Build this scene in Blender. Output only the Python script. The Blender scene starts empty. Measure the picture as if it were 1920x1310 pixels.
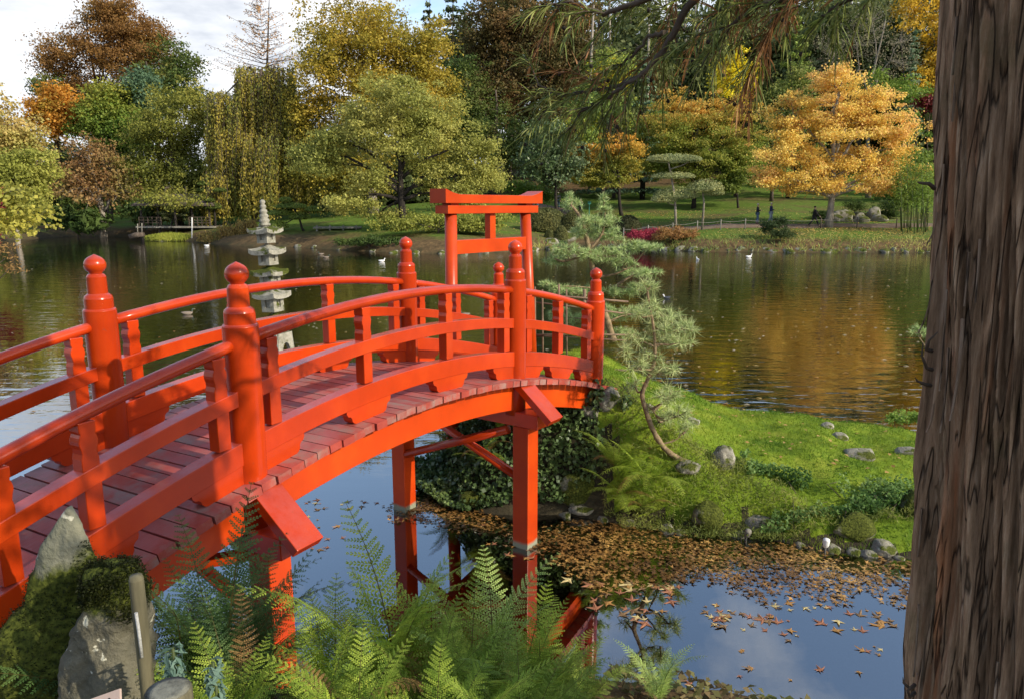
import bpy, math, random
import numpy as np
from mathutils import Vector, Matrix

random.seed(7)
RNG = np.random.default_rng(7)
S = bpy.context.scene
COL = S.collection
R = math.radians
PI = math.pi

# ------------------------------------------------------------------ camera
CAM_Z, PITCH, FPX = 3.3, R(10.9), 1390.0
cam_d = bpy.data.cameras.new('camera')
cam_d.sensor_width = 36.0
cam_d.lens = 36.0 * FPX / 1920.0
cam_d.clip_start = 0.05
cam_d.clip_end = 3000
cam = bpy.data.objects.new('camera', cam_d)
COL.objects.link(cam)
cam.location = (0, 0, CAM_Z)
cam.rotation_euler = (PI / 2 - PITCH, 0, 0)
S.camera = cam

# ------------------------------------------------------------------ light and sky
SUN_EL, SUN_AZ = R(29), R(-30)
sdir = Vector((math.cos(SUN_EL) * math.cos(SUN_AZ), math.cos(SUN_EL) * math.sin(SUN_AZ), math.sin(SUN_EL)))
sun_d = bpy.data.lights.new('sun', 'SUN')
sun_d.energy = 3.0
sun_d.angle = R(0.6)
sun_d.color = (1.0, 0.9, 0.74)
sun = bpy.data.objects.new('sun', sun_d)
COL.objects.link(sun)
sun.location = (30, -15, 40)
sun.rotation_euler = sdir.to_track_quat('Z', 'Y').to_euler()

world = bpy.data.worlds.new('World')
S.world = world
world.use_nodes = True
wt = world.node_tree
wt.nodes.clear()


def N(nt, typ, **kw):
    n = nt.nodes.new(typ)
    for k, v in kw.items():
        if k.startswith('i_'):
            key = k[2:].replace('_', ' ')
            n.inputs[int(key) if key.isdigit() else key].default_value = v
        else:
            setattr(n, k, v)
    return n


def ramp(nt, fac, stops, interp='LINEAR'):
    r = nt.nodes.new('ShaderNodeValToRGB')
    r.color_ramp.interpolation = interp
    el = r.color_ramp.elements
    while len(el) < len(stops):
        el.new(0.5)
    for e, (p, c) in zip(el, stops):
        e.position = p
        e.color = tuple(c) + (1,) if len(c) == 3 else c
    if fac is not None:
        nt.links.new(fac, r.inputs[0])
    return r


sky = N(wt, 'ShaderNodeTexSky', sky_type='NISHITA', sun_disc=False)
sky.sun_elevation = SUN_EL
sky.sun_rotation = math.atan2(sdir.x, sdir.y)
sky.air_density = 1.0
sky.dust_density = 1.2
tc = N(wt, 'ShaderNodeTexCoord')
sep = N(wt, 'ShaderNodeSeparateXYZ')
wt.links.new(tc.outputs['Generated'], sep.inputs[0])
zz = N(wt, 'ShaderNodeMath', operation='MAXIMUM', i_1=0.0)
wt.links.new(sep.outputs[2], zz.inputs[0])
za = N(wt, 'ShaderNodeMath', operation='ADD', i_1=0.16)
wt.links.new(zz.outputs[0], za.inputs[0])
dx = N(wt, 'ShaderNodeMath', operation='DIVIDE')
dy = N(wt, 'ShaderNodeMath', operation='DIVIDE')
wt.links.new(sep.outputs[0], dx.inputs[0]); wt.links.new(za.outputs[0], dx.inputs[1])
wt.links.new(sep.outputs[1], dy.inputs[0]); wt.links.new(za.outputs[0], dy.inputs[1])
cmb = N(wt, 'ShaderNodeCombineXYZ', i_2=0.37)
wt.links.new(dx.outputs[0], cmb.inputs[0]); wt.links.new(dy.outputs[0], cmb.inputs[1])
cn = N(wt, 'ShaderNodeTexNoise', i_Scale=1.15, i_Detail=7.0, i_Roughness=0.58, i_Distortion=0.25)
wt.links.new(cmb.outputs[0], cn.inputs['Vector'])
# more cloud toward the horizon, blue gaps overhead
low = N(wt, 'ShaderNodeMapRange')
low.inputs[1].default_value = 0.10; low.inputs[2].default_value = 0.42
low.inputs[3].default_value = 0.28; low.inputs[4].default_value = -0.10
wt.links.new(sep.outputs[2], low.inputs[0])
cs = N(wt, 'ShaderNodeMath', operation='ADD')
wt.links.new(cn.outputs[0], cs.inputs[0]); wt.links.new(low.outputs[0], cs.inputs[1])
cmask = ramp(wt, cs.outputs[0], [(0.47, (0, 0, 0)), (0.66, (1, 1, 1))])
cn2 = N(wt, 'ShaderNodeTexNoise', i_Scale=2.6, i_Detail=5.0, i_Roughness=0.6)
wt.links.new(cmb.outputs[0], cn2.inputs['Vector'])
ccol = ramp(wt, cn2.outputs[0], [(0.3, (2.5, 2.7, 3.05)), (0.70, (4.9, 4.95, 5.0))])
mixc = N(wt, 'ShaderNodeMix', data_type='RGBA')
wt.links.new(cmask.outputs[0], mixc.inputs[0])
wt.links.new(sky.outputs[0], mixc.inputs[6]); wt.links.new(ccol.outputs[0], mixc.inputs[7])
bg = N(wt, 'ShaderNodeBackground', i_Strength=0.15)
wt.links.new(mixc.outputs[2], bg.inputs[0])
wo = N(wt, 'ShaderNodeOutputWorld')
wt.links.new(bg.outputs[0], wo.inputs[0])

S.view_settings.view_transform = 'Standard'
S.view_settings.look = 'None'
S.view_settings.gamma = 1
S.view_settings.use_curve_mapping = False
S.view_settings.exposure = 0.88
S.render.engine = 'CYCLES'
S.cycles.use_denoising = True
S.cycles.max_bounces = 6
S.cycles.diffuse_bounces = 3
S.cycles.glossy_bounces = 3
S.cycles.transmission_bounces = 4
S.cycles.transparent_max_bounces = 8
S.cycles.sample_clamp_indirect = 6


# ------------------------------------------------------------------ helpers
def at(u, v, Y=None, z=None):
    """a point of the place seen in direction (u, v) at distance Y, or at height z"""
    a = (u - 960) / FPX
    b = -(v - 655) / FPX
    d = np.array([a, math.cos(PITCH) + b * math.sin(PITCH), -math.sin(PITCH) + b * math.cos(PITCH)])
    t = Y / d[1] if Y is not None else (z - CAM_Z) / d[2]
    return d * t + np.array([0, 0, CAM_Z])


def pxm(Y):
    """metres per photo pixel at distance Y"""
    return Y / FPX


def hsh(i, j, k):
    h = (i * 374761393 + j * 668265263 + k * 1440662683) & 0x7fffffff
    h = ((h ^ (h >> 13)) * 1274126177) & 0x7fffffff
    h = (h ^ (h >> 16)) & 0xffff
    return h / 65535.0


def vnoise(P, seed=0):
    P = np.asarray(P, float)
    I = np.floor(P).astype(np.int64)
    F = P - I
    F = F * F * (3 - 2 * F)
    i, j, k = I[:, 0] + seed * 17, I[:, 1], I[:, 2]
    out = 0
    for a in (0, 1):
        wa = F[:, 0] if a else 1 - F[:, 0]
        for b in (0, 1):
            wb = F[:, 1] if b else 1 - F[:, 1]
            for c in (0, 1):
                wc = F[:, 2] if c else 1 - F[:, 2]
                out = out + wa * wb * wc * hsh(i + a, j + b, k + c)
    return out


def fbm(P, oct=4, seed=0):
    P = np.asarray(P, float)
    s, a, t = 0, 0.5, 0
    for o in range(oct):
        s = s + a * vnoise(P * 2 ** o, seed + o)
        t += a
        a *= 0.5
    return s / t


def smooth01(x):
    x = np.clip(x, 0, 1)
    return x * x * (3 - 2 * x)


def big_mesh(name, V, F, col=None, smooth=False, mats=()):
    """numpy mesh: V (n,3), F (m,k)"""
    me = bpy.data.meshes.new(name)
    V = np.asarray(V, np.float32)
    F = np.asarray(F, np.int32)
    m, k = F.shape
    me.vertices.add(len(V)); me.vertices.foreach_set('co', V.ravel())
    me.loops.add(m * k); me.loops.foreach_set('vertex_index', F.ravel())
    me.polygons.add(m); me.polygons.foreach_set('loop_start', np.arange(0, m * k, k, dtype=np.int32))
    if smooth:
        me.polygons.foreach_set('use_smooth', np.ones(m, bool))
    if col is not None:
        ca = me.color_attributes.new('col', 'FLOAT_COLOR', 'POINT')
        c4 = np.ones((len(V), 4), np.float32); c4[:, :3] = col
        ca.data.foreach_set('color', c4.ravel())
    me.update(calc_edges=True)
    for mt in mats:
        me.materials.append(mt)
    return me


def put(name, me, parent=None, mat=None):
    o = bpy.data.objects.new(name, me)
    COL.objects.link(o)
    if mat is not None and len(me.materials) == 0:
        me.materials.append(mat)
    if parent is not None:
        o.parent = parent
        if parent.type == 'EMPTY':
            o.matrix_parent_inverse = parent.matrix_basis.inverted()
    return o


def tag(o, label=None, cat=None, group=None, kind=None):
    if label: o['label'] = label
    if cat: o['category'] = cat
    if group: o['group'] = group
    if kind: o['kind'] = kind
    return o


def thing(name, label, cat, loc=(0, 0, 0), group=None, rotz=0):
    o = bpy.data.objects.new(name, None)
    COL.objects.link(o)
    o.empty_display_size = 0.2
    o.location = Vector([float(c) for c in loc])
    o.rotation_euler = (0, 0, rotz)
    # matrix_basis follows loc / rot at once
    return tag(o, label, cat, group)


class MB:
    def __init__(self):
        self.V = []; self.F = []; self.sm = []

    def add(self, V, F, smooth=False):
        n = len(self.V)
        self.V += [tuple(map(float, v)) for v in V]
        self.F += [tuple(int(i) + n for i in f) for f in F]
        self.sm += [smooth] * len(F)
        return self

    def box(self, c, s, M=None):
        cx, cy, cz = c; sx, sy, sz = s[0] / 2, s[1] / 2, s[2] / 2
        V = [(cx + a * sx, cy + b * sy, cz + d * sz) for d in (-1, 1) for b in (-1, 1) for a in (-1, 1)]
        if M is not None: V = [M @ Vector(v) for v in V]
        return self.add(V, [(0, 2, 3, 1), (4, 5, 7, 6), (0, 1, 5, 4), (2, 6, 7, 3), (0, 4, 6, 2), (1, 3, 7, 5)])

    def tube(self, P, rad, n=8, caps=True, smooth=True):
        P = [Vector([float(c) for c in p]) for p in P]
        if not hasattr(rad, '__len__'): rad = [rad] * len(P)
        V = []
        up = Vector((0.13, 0.31, 1)).normalized()
        prev = None
        for i, p in enumerate(P):
            d = (P[min(i + 1, len(P) - 1)] - P[max(i - 1, 0)])
            d = d.normalized() if d.length > 1e-9 else Vector((0, 0, 1))
            if prev is None:
                a = d.cross(up)
                if a.length < 1e-3: a = d.cross(Vector((1, 0, 0)))
            else:
                a = prev - d * prev.dot(d)
            a.normalize(); prev = a
            b = d.cross(a)
            for k in range(n):
                t = 2 * PI * k / n
                V.append(p + (a * math.cos(t) + b * math.sin(t)) * rad[i])
        F = []
        for i in range(len(P) - 1):
            for k in range(n):
                k2 = (k + 1) % n
                F.append((i * n + k, i * n + k2, (i + 1) * n + k2, (i + 1) * n + k))
        nf = len(F)
        self.add(V, F, smooth)
        if caps:
            n0 = len(self.V) - len(V)
            self.F.append(tuple(n0 + k for k in reversed(range(n)))); self.sm.append(False)
            self.F.append(tuple(n0 + (len(P) - 1) * n + k for k in range(n))); self.sm.append(False)
        return self

    def lathe(self, prof, n=24, c=(0, 0, 0), M=None, smooth=True):
        """prof: (r, z) from bottom to top; sharp where a profile point is doubled"""
        V = []; F = []
        for r, z in prof:
            for k in range(n):
                t = 2 * PI * k / n
                v = Vector((c[0] + r * math.cos(t), c[1] + r * math.sin(t), c[2] + z))
                V.append(M @ v if M is not None else v)
        for i in range(len(prof) - 1):
            if abs(prof[i][0] - prof[i + 1][0]) < 1e-9 and abs(prof[i][1] - prof[i + 1][1]) < 1e-9: continue
            for k in range(n):
                k2 = (k + 1) % n
                F.append((i * n + k, i * n + k2, (i + 1) * n + k2, (i + 1) * n + k))
        self.add(V, F, smooth)
        n0 = len(self.V) - len(V)
        self.F.append(tuple(n0 + k for k in reversed(range(n)))); self.sm.append(False)
        self.F.append(tuple(n0 + (len(prof) - 1) * n + k for k in range(n))); self.sm.append(False)
        return self

    def prism(self, poly, depth, M):
        """poly in local xz, extruded along local y, mapped by M"""
        n = len(poly)
        V = [M @ Vector((x, -depth / 2, z)) for x, z in poly] + [M @ Vector((x, depth / 2, z)) for x, z in poly]
        F = [tuple(range(n)), tuple(reversed(range(n, 2 * n)))]
        for i in range(n):
            j = (i + 1) % n
            F.append((j, i, n + i, n + j))
        return self.add(V, F)

    def mesh(self, name):
        me = bpy.data.meshes.new(name)
        me.from_pydata(self.V, [], self.F)
        me.polygons.foreach_set('use_smooth', self.sm)
        me.update()
        return me

    def build(self, name, mat, parent=None, bevel=0):
        me = self.mesh(name)
        o = put(name, me, parent, mat)
        if bevel:
            b = o.modifiers.new('bevel', 'BEVEL'); b.width = bevel; b.segments = 2
            b.limit_method = 'ANGLE'; b.angle_limit = R(40)
        return o


# ------------------------------------------------------------------ materials
def mat_new(name):
    m = bpy.data.materials.new(name)
    m.use_nodes = True
    nt = m.node_tree
    nt.nodes.clear()
    out = N(nt, 'ShaderNodeOutputMaterial')
    return m, nt, out


def noise_mat(name, stops, scale=3.0, rough=0.85, bump=0.3, detail=6, bscale=None, stretch=(1, 1, 1), spec=0.3, bdist=0.02, coords='Object'):
    m, nt, out = mat_new(name)
    p = N(nt, 'ShaderNodeBsdfPrincipled', i_Roughness=rough)
    p.inputs['Specular IOR Level'].default_value = spec
    t = N(nt, 'ShaderNodeTexCoord')
    mp = N(nt, 'ShaderNodeMapping'); mp.inputs['Scale'].default_value = stretch
    nt.links.new(t.outputs[coords], mp.inputs[0])
    n = N(nt, 'ShaderNodeTexNoise', i_Scale=scale, i_Detail=detail, i_Roughness=0.62)
    nt.links.new(mp.outputs[0], n.inputs['Vector'])
    r = ramp(nt, n.outputs[0], stops)
    nt.links.new(r.outputs[0], p.inputs['Base Color'])
    if bump:
        n2 = N(nt, 'ShaderNodeTexNoise', i_Scale=bscale or scale * 3, i_Detail=6.0, i_Roughness=0.65)
        nt.links.new(mp.outputs[0], n2.inputs['Vector'])
        b = N(nt, 'ShaderNodeBump', i_Strength=bump, i_Distance=bdist)
        nt.links.new(n2.outputs[0], b.inputs['Height'])
        nt.links.new(b.outputs[0], p.inputs['Normal'])
    nt.links.new(p.outputs[0], out.inputs[0])
    return m


def leaf_mat(name, trans=0.45, rough=0.6, spec=0.25):
    m, nt, out = mat_new(name)
    a = N(nt, 'ShaderNodeAttribute', attribute_name='col')
    p = N(nt, 'ShaderNodeBsdfPrincipled', i_Roughness=rough)
    p.inputs['Specular IOR Level'].default_value = spec
    nt.links.new(a.outputs[0], p.inputs['Base Color'])
    tr = N(nt, 'ShaderNodeBsdfTranslucent')
    nt.links.new(a.outputs[0], tr.inputs[0])
    mx = N(nt, 'ShaderNodeMixShader', i_0=trans)
    nt.links.new(p.outputs[0], mx.inputs[1]); nt.links.new(tr.outputs[0], mx.inputs[2])
    nt.links.new(mx.outputs[0], out.inputs[0])
    return m


def paint_mat(name, c1, c2, worn=None, rough=0.3, grain=0.25, wornamt=0.62, stain=None, coat=0.0):
    """gloss paint on timber with a little grain; worn = bare grey wood showing"""
    m, nt, out = mat_new(name)
    p = N(nt, 'ShaderNodeBsdfPrincipled', i_Roughness=rough)
    p.inputs['Specular IOR Level'].default_value = 0.28
    p.inputs['Coat Weight'].default_value = coat
    p.inputs['Coat Roughness'].default_value = 0.15
    t = N(nt, 'ShaderNodeTexCoord')
    oi = N(nt, 'ShaderNodeObjectInfo')
    ad = N(nt, 'ShaderNodeVectorMath', operation='ADD')
    sc = N(nt, 'ShaderNodeVectorMath', operation='SCALE'); sc.inputs['Scale'].default_value = 37.0
    cb = N(nt, 'ShaderNodeCombineXYZ')
    for k in range(3): nt.links.new(oi.outputs['Random'], cb.inputs[k])
    nt.links.new(cb.outputs[0], sc.inputs[0])
    nt.links.new(t.outputs['Object'], ad.inputs[0]); nt.links.new(sc.outputs[0], ad.inputs[1])
    n1 = N(nt, 'ShaderNodeTexNoise', i_Scale=2.2, i_Detail=5.0, i_Roughness=0.6)
    nt.links.new(ad.outputs[0], n1.inputs['Vector'])
    r1 = ramp(nt, n1.outputs[0], [(0.28, tuple(x * 0.8 for x in c1)), (0.5, c1), (0.72, c2)])
    colr = r1.outputs[0]
    # upward faces go chalky pink in patches: faded paint plus painted-in sky sheen
    gn = N(nt, 'ShaderNodeNewGeometry'); sn = N(nt, 'ShaderNodeSeparateXYZ'); nt.links.new(gn.outputs['Normal'], sn.inputs[0])
    nf = N(nt, 'ShaderNodeTexNoise', i_Scale=5.0, i_Detail=6.0, i_Roughness=0.7); nt.links.new(ad.outputs[0], nf.inputs['Vector'])
    rf = ramp(nt, nf.outputs[0], [(0.36, (0.05, 0.05, 0.05)), (0.62, (0.6, 0.6, 0.6))])
    uf = N(nt, 'ShaderNodeMapRange'); uf.inputs[1].default_value = 0.55; uf.inputs[2].default_value = 0.95; nt.links.new(sn.outputs[2], uf.inputs[0])
    mf = N(nt, 'ShaderNodeMath', operation='MULTIPLY'); nt.links.new(uf.outputs[0], mf.inputs[0]); nt.links.new(rf.outputs[0], mf.inputs[1])
    mxf = N(nt, 'ShaderNodeMix', data_type='RGBA'); nt.links.new(mf.outputs[0], mxf.inputs[0]); nt.links.new(colr, mxf.inputs[6]); mxf.inputs[7].default_value = (0.41, 0.115, 0.10, 1)
    colr = mxf.outputs[2]
    # per board value shift
    hv = N(nt, 'ShaderNodeHueSaturation')
    mr = N(nt, 'ShaderNodeMapRange'); mr.inputs[3].default_value = 0.82; mr.inputs[4].default_value = 1.12
    nt.links.new(oi.outputs['Random'], mr.inputs[0]); nt.links.new(mr.outputs[0], hv.inputs['Value'])
    nt.links.new(colr, hv.inputs['Color'])
    colr = hv.outputs[0]
    if worn:
        n2 = N(nt, 'ShaderNodeTexNoise', i_Scale=3.3, i_Detail=9.0, i_Roughness=0.72)
        nt.links.new(ad.outputs[0], n2.inputs['Vector'])
        w = ramp(nt, n2.outputs[0], [(wornamt - 0.12, (0, 0, 0)), (wornamt + 0.1, (1, 1, 1))])
        mx = N(nt, 'ShaderNodeMix', data_type='RGBA')
        nt.links.new(w.outputs[0], mx.inputs[0]); nt.links.new(colr, mx.inputs[6])
        mx.inputs[7].default_value = tuple(worn) + (1,)
        colr = mx.outputs[2]
        rr = ramp(nt, w.outputs[0], [(0, (rough,) * 3), (1, (0.75,) * 3)])
        nt.links.new(rr.outputs[0], p.inputs['Roughness'])
    # fine specks of dirt and algae
    n4 = N(nt, 'ShaderNodeTexNoise', i_Scale=26.0, i_Detail=4.0, i_Roughness=0.7)
    nt.links.new(ad.outputs[0], n4.inputs['Vector'])
    d4 = ramp(nt, n4.outputs[0], [(0.63, (0, 0, 0)), (0.80, (0.55, 0.55, 0.55))])
    mx4 = N(nt, 'ShaderNodeMix', data_type='RGBA')
    nt.links.new(d4.outputs[0], mx4.inputs[0]); nt.links.new(colr, mx4.inputs[6])
    mx4.inputs[7].default_value = (0.16, 0.06, 0.03, 1)
    colr = mx4.outputs[2]
    if stain:
        z0, z1, sc_ = stain
        sp = N(nt, 'ShaderNodeSeparateXYZ')
        g = N(nt, 'ShaderNodeNewGeometry')
        nt.links.new(g.outputs['Position'], sp.inputs[0])
        m1 = N(nt, 'ShaderNodeMath', operation='MULTIPLY_ADD', i_1=0.08)
        nt.links.new(n1.outputs[0], m1.inputs[0]); nt.links.new(sp.outputs[2], m1.inputs[2])
        st = N(nt, 'ShaderNodeMapRange'); st.inputs[1].default_value = z0; st.inputs[2].default_value = z1
        st.inputs[3].default_value = 1; st.inputs[4].default_value = 0
        nt.links.new(m1.outputs[0], st.inputs[0])
        mx2 = N(nt, 'ShaderNodeMix', data_type='RGBA')
        nt.links.new(st.outputs[0], mx2.inputs[0]); nt.links.new(colr, mx2.inputs[6])
        mx2.inputs[7].default_value = tuple(sc_) + (1,)
        colr = mx2.outputs[2]
    nt.links.new(colr, p.inputs['Base Color'])
    wv = N(nt, 'ShaderNodeTexNoise', i_Scale=9.0, i_Detail=5.0, i_Roughness=0.6)
    mp = N(nt, 'ShaderNodeMapping'); mp.inputs['Scale'].default_value = (1.0, 6.0, 6.0)
    nt.links.new(ad.outputs[0], mp.inputs[0]); nt.links.new(mp.outputs[0], wv.inputs['Vector'])
    b = N(nt, 'ShaderNodeBump', i_Strength=grain, i_Distance=0.004)
    nt.links.new(wv.outputs[0], b.inputs['Height']); nt.links.new(b.outputs[0], p.inputs['Normal'])
    nt.links.new(p.outputs[0], out.inputs[0])
    return m


RED = paint_mat('vermilion_paint', (0.46, 0.038, 0.004), (0.55, 0.056, 0.005), rough=0.26, grain=0.16, coat=0.22)
RED_PIER = paint_mat('vermilion_pier', (0.48, 0.044, 0.004), (0.57, 0.064, 0.005), rough=0.35, grain=0.2, stain=(0.085, 0.12, (0.24, 0.25, 0.18)))
RED_GIRD = paint_mat('vermilion_girder', (0.48, 0.046, 0.004), (0.57, 0.066, 0.005), rough=0.33, grain=0.15)
RED_DECK = paint_mat('worn_deck_paint', (0.33, 0.055, 0.038), (0.42, 0.095, 0.07), worn=(0.25, 0.19, 0.16), rough=0.38, grain=0.5, wornamt=0.59)
LEAF = leaf_mat('leaf')
LEAFG = leaf_mat('glossy_leaf', trans=0.25, rough=0.4, spec=0.4)
NEEDLE = leaf_mat('needle', trans=0.2, rough=0.55)
BARK = noise_mat('bark', [(0.3, (0.035, 0.026, 0.018)), (0.7, (0.13, 0.10, 0.075))], 4, 0.95, 0.6, stretch=(1, 1, 0.25))
BARK_PALE = noise_mat('pale_bark', [(0.3, (0.13, 0.11, 0.085)), (0.7, (0.34, 0.30, 0.24))], 5, 0.95, 0.5, stretch=(1, 1, 0.4))
BARK_DARK = noise_mat('dark_bark', [(0.3, (0.012, 0.010, 0.008)), (0.7, (0.045, 0.036, 0.028))], 5, 0.95, 0.5, stretch=(1, 1, 0.3))
PINE_BARK = noise_mat('pine_bark', [(0.3, (0.10, 0.07, 0.04)), (0.7, (0.34, 0.25, 0.14))], 14, 0.95, 0.6)
STONE = noise_mat('pale_stone', [(0.28, (0.16, 0.16, 0.12)), (0.5, (0.34, 0.33, 0.28)), (0.72, (0.46, 0.45, 0.38))], 9, 0.95, 0.6, bscale=30, bdist=0.01)
BAMBOO = noise_mat('weathered_bamboo', [(0.3, (0.10, 0.065, 0.04)), (0.7, (0.25, 0.17, 0.11))], 8, 0.7, 0.2)
GREYWOOD = noise_mat('grey_wood', [(0.3, (0.13, 0.12, 0.10)), (0.7, (0.30, 0.28, 0.23))], 6, 0.9, 0.3, stretch=(1, 1, 0.3))
DARKWOOD = noise_mat('dark_wood', [(0.3, (0.02, 0.017, 0.013)), (0.7, (0.06, 0.05, 0.04))], 6, 0.9, 0.3)
WHITE = noise_mat('white', [(0.3, (0.6, 0.6, 0.57)), (0.7, (0.78, 0.77, 0.73))], 6, 0.6, 0.1)
WIRE = noise_mat('dark_metal', [(0.3, (0.03, 0.03, 0.03)), (0.7, (0.08, 0.08, 0.07))], 6, 0.5, 0.1)


def mossy_mat(name, moss_amt=0.5, up=0.5, s=5.0, grey=((0.13, 0.12, 0.095), (0.36, 0.34, 0.27)), lichen=True, attr=False):
    m, nt, out = mat_new(name)
    p = N(nt, 'ShaderNodeBsdfPrincipled', i_Roughness=0.95)
    p.inputs['Specular IOR Level'].default_value = 0.15
    t = N(nt, 'ShaderNodeTexCoord'); g = N(nt, 'ShaderNodeNewGeometry')
    n = N(nt, 'ShaderNodeTexNoise', i_Scale=s * 1.7, i_Detail=8.0, i_Roughness=0.7)
    nt.links.new(t.outputs['Object'], n.inputs['Vector'])
    r = ramp(nt, n.outputs[0], [(0.3, grey[0]), (0.7, grey[1])])
    col = r.outputs[0]
    if lichen:
        vo = N(nt, 'ShaderNodeTexNoise', i_Scale=s * 3.6, i_Detail=3.0, i_Roughness=0.55, i_Distortion=0.4)
        nt.links.new(t.outputs['Object'], vo.inputs['Vector'])
        lr = ramp(nt, vo.outputs[0], [(0.64, (0, 0, 0)), (0.67, (1, 1, 1))])
        mx = N(nt, 'ShaderNodeMix', data_type='RGBA'); mx.inputs[7].default_value = (0.52, 0.50, 0.38, 1)
        nt.links.new(lr.outputs[0], mx.inputs[0]); nt.links.new(col, mx.inputs[6]); col = mx.outputs[2]
    n2 = N(nt, 'ShaderNodeTexNoise', i_Scale=s * 0.55, i_Detail=7.0, i_Roughness=0.66)
    nt.links.new(t.outputs['Object'], n2.inputs['Vector'])
    sp = N(nt, 'ShaderNodeSeparateXYZ'); nt.links.new(g.outputs['Normal'], sp.inputs[0])
    ma = N(nt, 'ShaderNodeMath', operation='MULTIPLY_ADD', i_1=up * 0.25); nt.links.new(sp.outputs[2], ma.inputs[0]); nt.links.new(n2.outputs[0], ma.inputs[2])
    if attr:
        at_ = N(nt, 'ShaderNodeAttribute', attribute_name='col')
        ms = N(nt, 'ShaderNodeSeparateColor'); nt.links.new(at_.outputs[0], ms.inputs[0])
        mq = N(nt, 'ShaderNodeMath', operation='MULTIPLY_ADD', i_1=0.7); nt.links.new(ms.outputs[0], mq.inputs[0]); nt.links.new(ma.outputs[0], mq.inputs[2])
        ma = N(nt, 'ShaderNodeMath', operation='SUBTRACT', i_1=0.35); nt.links.new(mq.outputs[0], ma.inputs[0])
    th = 1.0 - moss_amt
    mr = ramp(nt, ma.outputs[0], [(max(0, th - 0.03), (0, 0, 0)), (th + 0.05, (1, 1, 1))])
    n3 = N(nt, 'ShaderNodeTexNoise', i_Scale=s * 14, i_Detail=4.0)
    nt.links.new(t.outputs['Object'], n3.inputs['Vector'])
    mc = ramp(nt, n3.outputs[0], [(0.3, (0.018, 0.026, 0.004)), (0.7, (0.10, 0.115, 0.018))])
    mx2 = N(nt, 'ShaderNodeMix', data_type='RGBA')
    nt.links.new(mr.outputs[0], mx2.inputs[0]); nt.links.new(col, mx2.inputs[6]); nt.links.new(mc.outputs[0], mx2.inputs[7])
    nt.links.new(mx2.outputs[2], p.inputs['Base Color'])
    ad = N(nt, 'ShaderNodeMath', operation='ADD'); nt.links.new(n.outputs[0], ad.inputs[0]); nt.links.new(n3.outputs[0], ad.inputs[1])
    b = N(nt, 'ShaderNodeBump', i_Strength=0.8, i_Distance=0.012)
    nt.links.new(ad.outputs[0], b.inputs['Height']); nt.links.new(b.outputs[0], p.inputs['Normal'])
    nt.links.new(p.outputs[0], out.inputs[0])
    return m


MOSSROCK = mossy_mat('mossy_rock', 0.53, 0.5, 4.0)
GREYROCK = mossy_mat('grey_rock', 0.40, 0.5, 5.0)
FARROCK = mossy_mat('far_rock', 0.42, 0.5, 1.4, lichen=False)
LANTERN = mossy_mat('lantern_stone', 0.42, 0.35, 6.0, grey=((0.15, 0.145, 0.11), (0.38, 0.36, 0.29)), lichen=False)


def ground_mat():
    m, nt, out = mat_new('ground')
    p = N(nt, 'ShaderNodeBsdfPrincipled', i_Roughness=0.95)
    p.inputs['Specular IOR Level'].default_value = 0.1
    g = N(nt, 'ShaderNodeNewGeometry')
    a = N(nt, 'ShaderNodeAttribute', attribute_name='col')
    n1 = N(nt, 'ShaderNodeTexNoise', i_Scale=0.18, i_Detail=8.0, i_Roughness=0.68)
    n2 = N(nt, 'ShaderNodeTexNoise', i_Scale=2.6, i_Detail=7.0, i_Roughness=0.75)
    nt.links.new(g.outputs['Position'], n1.inputs['Vector']); nt.links.new(g.outputs['Position'], n2.inputs['Vector'])
    grass = ramp(nt, n2.outputs[0], [(0.3, (0.05, 0.085, 0.012)), (0.7, (0.13, 0.20, 0.03))])
    lit = ramp(nt, n2.outputs[0], [(0.3, (0.05, 0.036, 0.018)), (0.55, (0.13, 0.085, 0.04)), (0.75, (0.22, 0.14, 0.06))])
    sp = N(nt, 'ShaderNodeSeparateColor'); nt.links.new(a.outputs[0], sp.inputs[0])
    ad = N(nt, 'ShaderNodeMath', operation='MULTIPLY_ADD', i_1=1.3, i_2=-0.65); nt.links.new(n1.outputs[0], ad.inputs[0])
    ad2 = N(nt, 'ShaderNodeMath', operation='ADD'); nt.links.new(ad.outputs[0], ad2.inputs[0]); nt.links.new(sp.outputs[0], ad2.inputs[1])
    rr = ramp(nt, ad2.outputs[0], [(0.35, (0, 0, 0)), (0.65, (1, 1, 1))])
    mx = N(nt, 'ShaderNodeMix', data_type='RGBA')
    nt.links.new(rr.outputs[0], mx.inputs[0]); nt.links.new(grass.outputs[0], mx.inputs[6]); nt.links.new(lit.outputs[0], mx.inputs[7])
    mx3 = N(nt, 'ShaderNodeMix', data_type='RGBA'); mx3.inputs[7].default_value = (0.055, 0.052, 0.026, 1)
    nt.links.new(sp.outputs[1], mx3.inputs[0]); nt.links.new(mx.outputs[2], mx3.inputs[6])
    nt.links.new(mx3.outputs[2], p.inputs['Base Color'])
    b = N(nt, 'ShaderNodeBump', i_Strength=0.7, i_Distance=0.06)
    nt.links.new(n2.outputs[0], b.inputs['Height']); nt.links.new(b.outputs[0], p.inputs['Normal'])
    nt.links.new(p.outputs[0], out.inputs[0])
    return m


GROUND = ground_mat()
LAWN = noise_mat('island_turf', [(0.3, (0.06, 0.11, 0.010)), (0.5, (0.15, 0.22, 0.018)), (0.72, (0.25, 0.28, 0.035))], 3.0, 0.95, 0.6, bscale=60, bdist=0.02, spec=0.1)
PATH = noise_mat('path_gravel', [(0.3, (0.12, 0.085, 0.06)), (0.7, (0.22, 0.165, 0.12))], 1.2, 0.95, 0.3, spec=0.1)


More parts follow.
